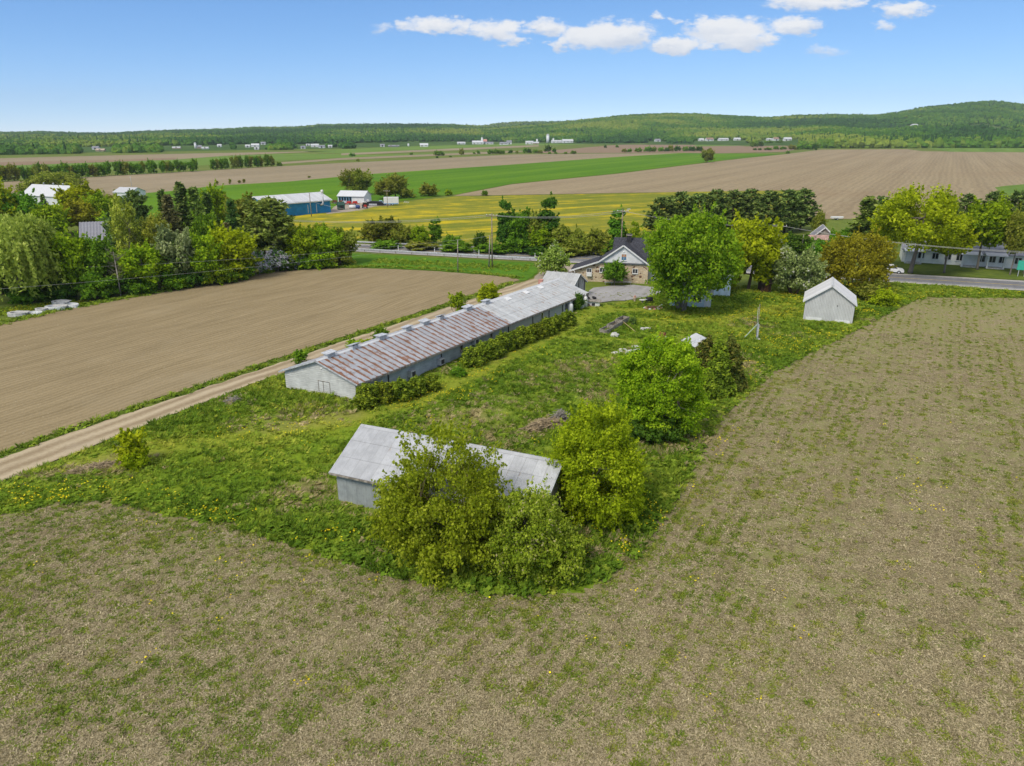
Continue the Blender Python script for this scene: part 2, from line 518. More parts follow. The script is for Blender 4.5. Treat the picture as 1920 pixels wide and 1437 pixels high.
sheet('dandelion_field', [(380, 470), (480, 418), (620, 395), (760, 378.5), (850, 369.5), (1000, 366.5), (1150, 363.5), (1300, 360), (1524, 357.3), (1512, 362), (1470, 400), (1400, 445), (1200, 470), (1000, 466), (700, 446)], 0.06, M['yellow'], 0.6, 3)
sheet('ploughed_field', [(-700, 790), (-60, 625), (0, 610), (60, 596), (140, 578), (270, 555), (400, 531), (460, 518), (520, 509.5), (560, 505.5), (620, 503.5), (690, 503.5), (800, 508), (920, 517), (960, 521), (974, 526), (955, 533), (900, 548), (830, 571), (700, 613), (525, 671), (200, 781), (0, 849), (-700, 1090)], 0.03, M['soil_l'], 0.25, 4)
sheet('farm_track', [(-700, 1110), (0, 859), (200, 790), (525, 681), (700, 622), (840, 577), (955, 537), (1000, 523), (1012, 512), (1050, 512), (1060, 522), (1020, 540), (900, 582), (700, 642), (530, 699), (300, 787), (150, 846), (0, 905), (-700, 1190)], 0.035, M['track'], 0.18, 5)
sheet('gravel_lot', [(1000, 524), (1016, 509), (1048, 497.5), (1128, 493.5), (1150, 500), (1105, 520), (1085, 530), (1050, 532)], 0.045, M['lot'], 0.3, 6)
sheet('gravel_yard', [(1098, 572), (1100, 552), (1112, 541), (1140, 536), (1190, 535), (1235, 540), (1240, 552), (1195, 561), (1150, 565)], 0.05, M['gravel'], 0.35, 7)
sheet('motel_lawn', [(1560, 507), (1640, 460), (2200, 470), (2200, 545), (1920, 526), (1690, 512)], 0.03, M['ground'])

# the stubble field reaches under and behind the camera
MEADOW_EDGE = [(1920, 559), (1740, 558), (1700, 570), (1620, 613), (1560, 642), (1500, 673), (1455, 696), (1420, 724), (1380, 756), (1345, 792), (1322, 835), (1295, 882), (1270, 930), (1235, 988), (1190, 1048), (1130, 1088), (1085, 1106), (985, 1122), (900, 1116), (850, 1106), (760, 1086), (700, 1070), (600, 1040), (500, 1012), (420, 984), (330, 968), (250, 952), (180, 938), (90, 950), (0, 965), (-120, 990), (-420, 1060)]
MEADOW = [(-420, 1055), (-120, 955), (0, 908), (150, 850), (300, 790), (530, 703), (700, 646), (900, 588), (1015, 545), (1080, 533), (1100, 560), (1115, 574), (1160, 568), (1240, 553), (1330, 540), (1500, 532), (1680, 531), (1920, 548), (2300, 568), (2300, 578)] + MEADOW_EDGE


def wpoly(pts):
    return np.array([[G(*p).x, G(*p).y] for p in pts])


def inside(P, poly):
    x, y = P[:, 0], P[:, 1]
    r = np.zeros(len(P), bool)
    n = len(poly)
    for i in range(n):
        x1, y1 = poly[i]
        x2, y2 = poly[(i + 1) % n]
        if y1 == y2:
            continue
        c = ((y1 > y) != (y2 > y)) & (x < (x2 - x1) * (y - y1) / (y2 - y1) + x1)
        r ^= c
    return r


def dline(P, line):
    d = np.full(len(P), 1e9)
    for a, b in zip(line[:-1], line[1:]):
        ab = b - a
        t = np.clip(((P - a) @ ab) / (ab @ ab), 0, 1)
        d = np.minimum(d, np.hypot(*(P - (a + t[:, None] * ab)).T))
    return d


def vnoise(P, sc, seed, octs=3):
    out = np.zeros(len(P))
    amp, tot = 1.0, 0.0
    for o in range(octs):
        g = np.random.RandomState(seed + o).rand(128, 128)
        q = P / sc * (2 ** o) + 37.3
        i = np.floor(q).astype(int)
        f = q - i
        f = f * f * (3 - 2 * f)
        i %= 128
        j = (i + 1) % 128
        v = (g[i[:, 0], i[:, 1]] * (1 - f[:, 0]) + g[j[:, 0], i[:, 1]] * f[:, 0]) * (1 - f[:, 1]) + (g[i[:, 0], j[:, 1]] * (1 - f[:, 0]) + g[j[:, 0], j[:, 1]] * f[:, 0]) * f[:, 1]
        out += v * amp
        tot += amp
        amp *= 0.5
    return out / tot


MEADOW_W = wpoly(MEADOW)
EDGE_W = wpoly(MEADOW_EDGE)
PATHS = [(wpoly(l), w) for l, w in (
    ([(150, 868), (330, 842), (520, 812), (640, 790), (740, 768), (860, 712), (960, 660), (1060, 612), (1120, 582), (1190, 562)], 1.9),
    ([(640, 800), (800, 752), (930, 690), (1040, 632), (1110, 598)], 0.8),
    ([(1010, 628), (1100, 636), (1230, 645), (1330, 640)], 0.7),
    ([(1180, 600), (1260, 604), (1350, 600), (1440, 580), (1500, 566)], 1.2),
    ([(1120, 585), (1200, 582), (1280, 590)], 1.6))]


def blobs(P, lst):
    r = np.zeros(len(P))
    for px, py, rx, ry, s in lst:
        c = G(px, py)
        r = np.maximum(r, s * np.exp(-(((P[:, 0] - c.x) / rx) ** 2 + ((P[:, 1] - c.y) / ry) ** 2)))
    return r


DRY = [(1020, 798, 2.2, 1.6, 1.0), (870, 790, 4, 2.2, .75), (945, 815, 3, 2, .6), (1090, 690, 3.0, 2.5, .7), (1130, 745, 2.5, 2.5, .6), (960, 755, 3, 2, .5), (1000, 715, 3, 2, .45), (900, 770, 3, 2, .5), (180, 880, 2.6, 1.2, .95), (130, 893, 2.5, .9, .9), (240, 862, 2.0, 1.0, .8), (435, 755, 1.5, 1.0, .8), (520, 935, 2.2, 1.2, .6), (590, 918, 2.0, 1.2, .8), (555, 950, 2, 1.2, .6), (1060, 720, 3, 2.5, .45), (1215, 660, 3, 1.2, .5), (1300, 830, 1.8, 4, .6), (1395, 690, 1.6, 4, .6), (1480, 630, 3, 1.5, .5), (1640, 605, 2, 1.5, .6), (800, 830, 4, 2, .4)]
DAND = [(830, 742, 3.0, 2.0, 1), (760, 762, 2.5, 1.6, .9), (900, 700, 3, 2, .5), (1430, 590, 5, 4, .9), (1500, 562, 6, 5, .95), (1380, 600, 4, 3, .8), (1440, 640, 4, 3, .95), (1400, 700, 3.5, 5, .75), (1480, 655, 5, 3, .85), (1560, 630, 4, 3, .8), (60, 945, 6, 1.6, .95), (140, 928, 4, 1.4, .8), (385, 968, 2, .9, 1), (440, 985, 3, 1, .6), (1215, 965, 1.2, 5, .7), (1180, 1030, 2.5, 2.0, .6), (1640, 590, 4, 2.5, .9), (1680, 560, 6, 3, .8), (1750, 552, 8, 2, .7), (1870, 552, 8, 2, .7), (620, 1010, 4, 1.2, .55), (1250, 600, 5, 3, .35), (1010, 660, 5, 5, .3), (1330, 860, 1.2, 3, .7), (500, 800, 8, 3, .25)]


def meadow_fields(P):
    path = np.zeros(len(P))
    for l, w in PATHS:
        path = np.maximum(path, np.exp(-(dline(P, l) / w) ** 2))
    path *= 0.55 + 0.6 * vnoise(P, 3, 5)
    dry = np.clip(blobs(P, DRY) * (0.5 + vnoise(P, 1.6, 11)) + np.clip(vnoise(P, 7, 21) - .62, 0, 1) * 2.2, 0, 1)
    dand = np.clip(blobs(P, DAND) * (0.3 + 1.2 * vnoise(P, 2.5, 31)), 0, 1)
    lush = np.clip(vnoise(P, 4.5, 41) * 1.5 - .25, 0, 1)
    return path, dry, dand, lush


def meadow_z(P, path=None):
    if path is None:
        path = meadow_fields(P)[0]
    d = dline(P, np.vstack([MEADOW_W, MEADOW_W[:1]]))
    k = np.clip(d / 2.0, 0, 1)
    return 0.06 + k * (0.32 * (vnoise(P, 3.2, 51, 4) - 0.35) + 0.22 * (vnoise(P, 0.9, 61, 2) - .4)) * (1 - 0.8 * path)


def meadow_mesh():
    st = 0.45
    x0, y0 = MEADOW_W.min(0)
    x1, y1 = MEADOW_W.max(0)
    nx, ny = int((x1 - x0) / st) + 2, int((y1 - y0) / st) + 2
    X, Y = np.meshgrid(x0 + np.arange(nx) * st, y0 + np.arange(ny) * st, indexing='ij')
    P = np.stack([X.ravel(), Y.ravel()], 1)
    P = P + (np.random.RandomState(3).rand(*P.shape) - .5) * st * .5
    wob = (np.stack([vnoise(P, 1.6, 71), vnoise(P, 1.6, 81)], 1) - .5) * 2.2
    ins = inside(P + wob, MEADOW_W).reshape(nx, ny)
    cell = ins[:-1, :-1] & ins[1:, :-1] & ins[1:, 1:] & ins[:-1, 1:]
    idx = np.arange(nx * ny).reshape(nx, ny)
    q = np.stack([idx[:-1, :-1][cell], idx[1:, :-1][cell], idx[1:, 1:][cell], idx[:-1, 1:][cell]], 1)
    used, inv = np.unique(q.ravel(), return_inverse=True)
    P = P[used]
    path, dry, dand, lush = meadow_fields(P)
    z = meadow_z(P, path)
    cnt = np.bincount(inv, minlength=len(used))
    z[cnt < 4] = 0.012
    me = bpy.data.meshes.new('meadow')
    me.vertices.add(len(P))
    me.vertices.foreach_set('co', np.column_stack([P, z]).astype(np.float32).ravel())
    me.loops.add(len(inv))
    me.loops.foreach_set('vertex_index', inv.astype(np.int32))
    me.polygons.add(len(q))
    me.polygons.foreach_set('loop_start', np.arange(0, len(inv), 4, dtype=np.int32))
    me.polygons.foreach_set('use_smooth', np.ones(len(q), bool))
    me.update(calc_edges=True)
    for n, v in (('path', path), ('dry', dry), ('dand', dand), ('lush', lush)):
        me.attributes.new(n, 'FLOAT', 'POINT').data.foreach_set('value', v.astype(np.float32))
    return me


def meadow_mat():
    m, nt, out = new_mat('meadow_grass')
    p = posn(nt)

    def at(n):
        return nd(nt, 'ShaderNodeAttribute', attribute_name=n).outputs['Fac']
    n1 = noise(nt, p, 2.2, 6.0, 0.72)
    n2 = noise(nt, p, 0.22, 4.0, 0.6)
    c = mixc(nt, smooth(nt, n1, 0.3, 0.7), (0.10, 0.17, 0.010), (0.20, 0.29, 0.020))
    c = mixc(nt, math_n(nt, 'MULTIPLY', smooth(nt, n2, 0.4, 0.7), 0.5), c, (0.20, 0.24, 0.018))
    c = mixc(nt, math_n(nt, 'MULTIPLY', at('path'), math_n(nt, 'ADD', n1, 0.15), clamp=True), c, mixc(nt, n1, (0.21, 0.235, 0.02), (0.31, 0.31, 0.045)))
    c = mixc(nt, math_n(nt, 'MULTIPLY', at('dry'), math_n(nt, 'ADD', n1, 0.3), clamp=True), c, mixc(nt, n1, (0.17, 0.115, 0.055), (0.36, 0.28, 0.16)))
    vo = nd(nt, 'ShaderNodeTexVoronoi', {'Vector': p, 'Scale': 3.5}).outputs['Distance']
    sp = math_n(nt, 'MULTIPLY', math_n(nt, 'LESS_THAN', vo, 0.22), smooth(nt, math_n(nt, 'MULTIPLY', at('dand'), math_n(nt, 'ADD', n1, 0.25)), 0.12, 0.42))
    c = mixc(nt, sp, c, (0.66, 0.47, 0.012))
    pbsdf(nt, out, c, 0.95, 0.05, n1, 0.8, 0.2)
    return m


def stubble_mat():
    m, nt, out = new_mat('corn_stubble')
    p = posn(nt)
    rp = mapped(nt, p, (1, 1, 1), ROW)
    w1 = noise(nt, mapped(nt, p, (9, 3.0, 1), 0.6), 2.2, 4.0, 0.7)
    w2 = noise(nt, mapped(nt, p, (3.0, 9, 1), 1.3), 2.2, 4.0, 0.7)
    straw = math_n(nt, 'MAXIMUM', w1, w2)
    n1 = noise(nt, p, 6.0, 5.0, 0.75)
    n3 = noise(nt, p, 0.09, 5.0, 0.62)
    n4 = noise(nt, mapped(nt, rp, (1.0, 0.10, 1)), 0.75, 4.0, 0.65)
    n5 = noise(nt, p, 1.1, 6.0, 0.72)
    rw = nd(nt, 'ShaderNodeTexWave', {'Vector': rp, 'Scale': 0.314 / 1.0, 'Distortion': 1.2, 'Detail': 2.0, 'Detail Scale': 1.0}, wave_type='BANDS', bands_direction='X').outputs['Fac']
    c = mixc(nt, smooth(nt, n1, 0.3, 0.72), (0.165, 0.130, 0.070), (0.37, 0.30, 0.175))
    c = mixc(nt, smooth(nt, straw, 0.54, 0.72), c, (0.44, 0.37, 0.225))
    c = mixc(nt, math_n(nt, 'MULTIPLY', smooth(nt, n4, 0.5, 0.75), 0.35), c, (0.21, 0.16, 0.095))
    c = mixc(nt, math_n(nt, 'MULTIPLY', smooth(nt, rw, 0.55, 1.0), 0.40), c, (0.19, 0.15, 0.085))
    g = math_n(nt, 'ADD', math_n(nt, 'MULTIPLY', n5, 0.62), math_n(nt, 'ADD', math_n(nt, 'MULTIPLY', n3, 0.30), math_n(nt, 'MULTIPLY', n4, 0.16)))
    c = mixc(nt, math_n(nt, 'MULTIPLY', smooth(nt, g, 0.45, 0.64), 0.78), c, (0.205, 0.228, 0.060))
    pbsdf(nt, out, c, 0.95, 0.1, math_n(nt, 'ADD', straw, n1), 0.7, 0.08)
    return m


M['meadow'] = meadow_mat()
M['stubble'] = stubble_mat()
sheet('stubble_field', [(-420, 1050), (0, 920), (500, 760), (900, 700), (1300, 640), (1560, 590), (1738, 557), (1920, 559), (2700, 590), (150, -60, 0), (-130, -60, 0)], 0.004, M['stubble'])
meadow = flag(put('meadow', meadow_mesh(), mat=M['meadow']), 'structure')

# ------------------------------------------------------------------ highway
RF = [(300, 432), (500, 448), (665, 459), (900, 470.3), (1130, 481.2), (1400, 497.8), (1682, 515), (1914, 528.6), (2700, 574)]
RN = [(300, 442), (500, 458.5), (665, 470.3), (900, 483), (1130, 494), (1400, 511), (1682, 528.4), (1914, 543.2), (2700, 592)]
A_, B_ = [G(*p) for p in RF], [G(*p) for p in RN]


def strip(name, fa, fb, z, mat):
    mb = MB()
    v = []
    for a, b in zip(A_, B_):
        p, q = a.lerp(b, fa), a.lerp(b, fb)
        v += [(p.x, p.y, z), (q.x, q.y, z)]
    mb.add(v, [(2 * i, 2 * i + 1, 2 * i + 3, 2 * i + 2) for i in range(len(A_) - 1)])
    return flag(mb.build(name, mat), 'structure')


M['asphalt'] = soil('asphalt', (0.125, 0.125, 0.135), (0.20, 0.20, 0.21), 0, ROW, 0.2, 0.08, (0.23, 0.23, 0.235), 1.2)
M['shoulder'] = soil('road_shoulder', (0.33, 0.31, 0.28), (0.50, 0.47, 0.43), 0, ROW, 0.2, 0.2, None, 1.5)
M['line_w'] = plain('white_road_paint', (0.72, 0.72, 0.70), 0.7, 0.15, 1.5)
M['line_y'] = plain('yellow_road_paint', (0.60, 0.42, 0.06), 0.7, 0.15, 1.5)
M['verge'] = grass_sheet('verge_grass', (0.05, 0.125, 0.010), (0.105, 0.215, 0.015), 0.9, None, 0.08)
sheet('road_verge', [(640, 474), (900, 488), (1000, 493), (1010, 508), (1000, 520), (978, 527), (960, 520), (900, 514), (800, 506.5), (690, 502), (640, 502)], 0.02, M['verge'], 0.3, 8)
strip('road_shoulder', -0.12, 1.14, 0.055, M['shoulder'])
strip('road', 0.0, 1.0, 0.062, M['asphalt'])
strip('road_edge_line', 0.055, 0.075, 0.066, M['line_w'])
strip('road_edge_line', 0.915, 0.935, 0.066, M['line_w'])
strip('road_centre_line', 0.488, 0.512, 0.066, M['line_y'])


# ------------------------------------------------------------------ scattering for what nobody could count
def scatter(name, protos, mat, pts, rot, scl, var, tint):
    """protos: list of (V, F) as separate k-gon corner arrays (n*4,3); each point takes a copy of one of them"""
    PV = np.concatenate([v for v, t in protos])
    nP = len(PV)
    N = len(pts)
    me = bpy.data.meshes.new(name)
    me.vertices.add(nP + N)
    me.vertices.foreach_set('co', np.concatenate([PV, pts]).astype(np.float32).ravel())
    me.loops.add(nP)
    me.loops.foreach_set('vertex_index', np.arange(nP, dtype=np.int32))
    me.polygons.add(nP // 4)
    me.polygons.foreach_set('loop_start', np.arange(0, nP, 4, dtype=np.int32))
    me.update(calc_edges=True)
    vid = np.concatenate([np.concatenate([np.full(len(v), k) for k, (v, t) in enumerate(protos)]), 100 + np.asarray(var)]).astype(np.int32)
    me.attributes.new('vid', 'INT', 'POINT').data.foreach_set('value', vid)
    z3 = np.zeros((nP, 3))
    me.attributes.new('rot', 'FLOAT_VECTOR', 'POINT').data.foreach_set('vector', np.concatenate([z3, rot]).astype(np.float32).ravel())
    me.attributes.new('scl', 'FLOAT_VECTOR', 'POINT').data.foreach_set('vector', np.concatenate([z3 + 1, scl]).astype(np.float32).ravel())
    me.attributes.new('itint', 'FLOAT', 'POINT').data.foreach_set('value', np.concatenate([np.zeros(nP), tint]).astype(np.float32))
    me.attributes.new('tint', 'FLOAT', 'FACE').data.foreach_set('value', np.concatenate([t for v, t in protos]).astype(np.float32))
    me.materials.append(mat)
    ng = bpy.data.node_groups.new(name, 'GeometryNodeTree')
    ng.interface.new_socket('Geometry', in_out='INPUT', socket_type='NodeSocketGeometry')
    ng.interface.new_socket('Geometry', in_out='OUTPUT', socket_type='NodeSocketGeometry')
    gi, go = ng.nodes.new('NodeGroupInput'), ng.nodes.new('NodeGroupOutput')

    def named(n, typ):
        a = ng.nodes.new('GeometryNodeInputNamedAttribute')
        a.data_type = typ
        a.inputs['Name'].default_value = n
        return a.outputs['Attribute']
    av = named('vid', 'INT')
    e2r = ng.nodes.new('FunctionNodeEulerToRotation')
    ng.links.new(named('rot', 'FLOAT_VECTOR'), e2r.inputs[0])
    asc = named('scl', 'FLOAT_VECTOR')
    jn = ng.nodes.new('GeometryNodeJoinGeometry')

    def pick(k):
        c = ng.nodes.new('FunctionNodeCompare')
        c.data_type, c.operation = 'INT', 'EQUAL'
        ng.links.new(av, c.inputs[2])
        c.inputs[3].default_value = k
        s = ng.nodes.new('GeometryNodeSeparateGeometry')
        s.domain = 'POINT'
        ng.links.new(gi.outputs[0], s.inputs[0])
        ng.links.new(c.outputs[0], s.inputs[1])
        return s.outputs[0]
    for k in range(len(protos)):
        ip = ng.nodes.new('GeometryNodeInstanceOnPoints')
        ng.links.new(pick(100 + k), ip.inputs['Points'])
        ng.links.new(pick(k), ip.inputs['Instance'])
        ng.links.new(e2r.outputs[0], ip.inputs['Rotation'])
        ng.links.new(asc, ip.inputs['Scale'])
        ng.links.new(ip.outputs[0], jn.inputs[0])
    ng.links.new(jn.outputs[0], go.inputs[0])
    o = put(name, me)
    md = o.modifiers.new('scatter', 'NODES')
    md.node_group = ng
    return flag(o, 'stuff')


def stuff_mat(name, stops, trans=0.25, hue=0.0):
    """colour from the piece's own tint and from the copy's tint"""
    m, nt, out = new_mat(name)
    t = nd(nt, 'ShaderNodeAttribute', attribute_name='tint').outputs['Fac']
    it = nd(nt, 'ShaderNodeAttribute', attribute_name='itint', attribute_type='INSTANCER').outputs['Fac']
    r = nd(nt, 'ShaderNodeValToRGB', {0: it})
    el = r.color_ramp.elements
    while len(el) < len(stops):
        el.new(0.5)
    for e, (p, c) in zip(el, stops):
        e.position = p
        e.color = (*c, 1)
    c = nd(nt, 'ShaderNodeHueSaturation', {'Value': math_n(nt, 'ADD', 0.72, math_n(nt, 'MULTIPLY', t, 0.56)), 'Color': r.outputs[0]}).outputs[0]
    d = nd(nt, 'ShaderNodeBsdfDiffuse', {'Color': c})
    if trans:
        tr = nd(nt, 'ShaderNodeBsdfTranslucent', {'Color': c})
        d = nd(nt, 'ShaderNodeMixShader', {0: trans, 1: d.outputs[0], 2: tr.outputs[0]})
    nt.links.new(d.outputs[0], out.inputs[0])
    return m


def blades(rs, n, spread, h, w, lean=0.5):
    """a tuft of n blades as narrow quads"""
    a = rs.rand(n) * 2 * PI
    r = spread * np.sqrt(rs.rand(n))
    b = np.stack([r * np.cos(a), r * np.sin(a), np.full(n, -0.03)], 1)
    hh = h * (0.5 + 0.7 * rs.rand(n))
    la = a + (rs.rand(n) - .5) * 2.5
    ll = lean * hh * (0.3 + rs.rand(n))
    mid = b + np.stack([ll * .35 * np.cos(la), ll * .35 * np.sin(la), hh * .6], 1)
    tip = b + np.stack([ll * np.cos(la), ll * np.sin(la), hh], 1)
    s = np.stack([-np.sin(la), np.cos(la), np.zeros(n)], 1) * (w / 2)
    V = np.stack([b - s, b + s, mid + s * .8, tip - s * .15], 1)
    return V.reshape(-1, 3), rs.rand(n)


def leaves(rs, n, c, rad, size, up=0.4, asp=1.5, out=0.9, rnd=0.7, flat=1.0, shell=0.33):
    """leaf quads round the centre c, facing roughly outwards"""
    d = rs.normal(size=(n, 3))
    d /= np.linalg.norm(d, axis=1)[:, None] + 1e-9
    r = rad * rs.rand(n) ** shell
    p = c + d * r[:, None] * np.array([1, 1, flat])
    nn = d * out + np.array([0, 0, up]) + rs.normal(size=(n, 3)) * rnd
    nn /= np.linalg.norm(nn, axis=1)[:, None] + 1e-9
    return leaf_quads(rs, p, nn, size, asp)


def leaf_quads(rs, p, nn, size, asp=1.5, axis=None, fold=0.25):
    n = len(p)
    t = rs.normal(size=(n, 3)) if axis is None else axis + rs.normal(size=(n, 3)) * 0.35
    t -= (t * nn).sum(1)[:, None] * nn
    t /= np.linalg.norm(t, axis=1)[:, None] + 1e-9
    b = np.cross(nn, t)
    s = (size * (0.6 + 0.8 * rs.rand(n)))[:, None]
    V = np.stack([p - t * s * asp / 2, p + b * s / 2 - nn * s * fold * .5, p + t * s * asp / 2, p - b * s / 2 - nn * s * fold * .5], 1)
    return V.reshape(-1, 3)


def ico_blob(rs, kind):
    """a coarse lumpy tree crown for the far woods, as quads"""
    nu, nv = 9, 6
    ph = rs.rand(6) * 6.28
    V = np.zeros((nv + 1, nu, 3))
    for i in range(nv + 1):
        th = PI * i / nv
        for j in range(nu):
            fi = 2 * PI * j / nu
            if kind == 'cone':
                t = i / nv
                r = 0.62 * t * (0.8 + 0.4 * rs.rand())
                V[i, j] = (r * math.cos(fi), r * math.sin(fi), 2.3 - 2.3 * t)
            else:
                r = 1 + .22 * math.sin(2 * fi + ph[0]) * math.sin(th) + .16 * math.sin(3 * th + ph[1] + fi) + .3 * (rs.rand() - .5)
                V[i, j] = (r * math.sin(th) * math.cos(fi), r * math.sin(th) * math.sin(fi), 0.75 + .8 * r * math.cos(th))
    q, t = [], []
    for i in range(nv):
        for j in range(nu):
            k = (j + 1) % nu
            q += [V[i, j], V[i + 1, j], V[i + 1, k], V[i, k]]
            t.append(rs.rand())
    return np.array(q), np.array(t)


# ------------------------------------------------------------------ hills and the woods on them
HL = [(-2600, 236), (-1200, 240), (-500, 243), (0, 247.5), (80, 246), (150, 248.5), (200, 249), (260, 246), (320, 243.5), (420, 241), (470, 238), (560, 237), (600, 233), (680, 231.5), (760, 231.5), (850, 232.5), (880, 234), (920, 237), (1000, 243), (1100, 248)]
HB = [(840, 240), (900, 235), (930, 230.5), (960, 228), (1000, 226.5), (1040, 226.5), (1090, 228), (1180, 232)]
HR = [(900, 240), (960, 236), (1000, 233), (1040, 229), (1100, 222.5), (1180, 214.5), (1240, 211.5), (1300, 212), (1360, 215.5), (1440, 219.5), (1490, 215), (1560, 213.5), (1640, 214.5), (1680, 209), (1720, 200.5), (1780, 194), (1830, 188.5), (1860, 188.5), (1920, 196), (2050, 210), (2300, 204), (2800, 214), (3600, 222)]


def hill_fn(prof, base, yc_, power, seed, treeh):
    xs, ys = np.array(prof).T
    bx, by = np.array(base).T

    def fn(pxs, t):
        e = np.array([sky_ae(960, y)[1] for y in np.interp(pxs, xs, ys)])
        y0 = np.interp(pxs, bx, by)
        y = y0 + t * (yc_ - y0)
        hc = CAM_H + e * yc_ - treeh
        tt = np.clip(t, 0, 1)
        z = hc * tt ** power
        z = np.where(t > 1, hc * (1 - ((t - 1) / 0.5) ** 2 * 0.6), z)
        x = (pxs - 960) / F_PX / sky_dy * y
        n = vnoise(np.stack([x, y], 1), 420, seed, 4) - .5
        z = z + n * hc * 0.42 * np.sin(np.clip(t, 0, 1) * PI) + 0.0
        return x, y, np.maximum(z, -2.0) + np.where(t <= 0.001, -1.0, 0)
    return fn


sky_dy = math.cos(PITCH) + (718.5 - HZ) / F_PX * math.sin(PITCH)
BL = [(-2600, 760), (-300, 800), (0, 850), (320, 960), (640, 1150), (900, 1500), (1100, 1900)]
BR = [(900, 1900), (960, 1700), (1150, 1500), (1280, 1480), (1480, 1380), (1540, 1190), (1920, 1210), (2600, 1150), (3600, 1100)]
BB = [(840, 2600), (1180, 2600)]
HILLS = [('hill', HL, BL, 3000, 1.45, 3, 9), ('hill', HR, BR, 2700, 1.25, 13, 9), ('hill', HB, BB, 4300, 1.2, 23, 9)]
M['hill'] = grass_sheet('wooded_hillside', (0.035, 0.075, 0.014), (0.07, 0.13, 0.022), 0.02, (0.12, 0.17, 0.04), 0.004)
FNS = [(hill_fn(p_, b_, y_, w_, s_, h_), p_[0][0], p_[-1][0], y_, b_) for _, p_, b_, y_, w_, s_, h_ in HILLS[:2]]


def ground_at(px, py):
    """where the line of sight through a pixel meets the plain or a hillside"""
    a, b = (px - 960) / F_PX, (718.5 - py) / F_PX
    dy = math.cos(PITCH) + b * math.sin(PITCH)
    dz = -math.sin(PITCH) + b * math.cos(PITCH)
    q = 960 + a / dy * F_PX * sky_dy
    ys = np.arange(500, 2900, 6.0)
    zr = CAM_H + dz / dy * ys
    hz_ = np.full(len(ys), -0.05)
    for fn_, lo_, hi_, yc2, b_ in FNS:
        if lo_ < q < hi_:
            y0 = np.interp(q, *np.array(b_).T)
            t_ = (ys - y0) / (yc2 - y0)
            z_ = fn_(np.full(len(ys), q), np.clip(t_, 0, 1.4))[2]
            hz_ = np.maximum(hz_, np.where(t_ > 0, z_, -1))
    k = np.argmax(zr <= hz_)
    if zr[k] > hz_[k]:
        k = len(ys) - 1
    return Vector((a / dy * ys[k], ys[k], max(hz_[k], 0)))


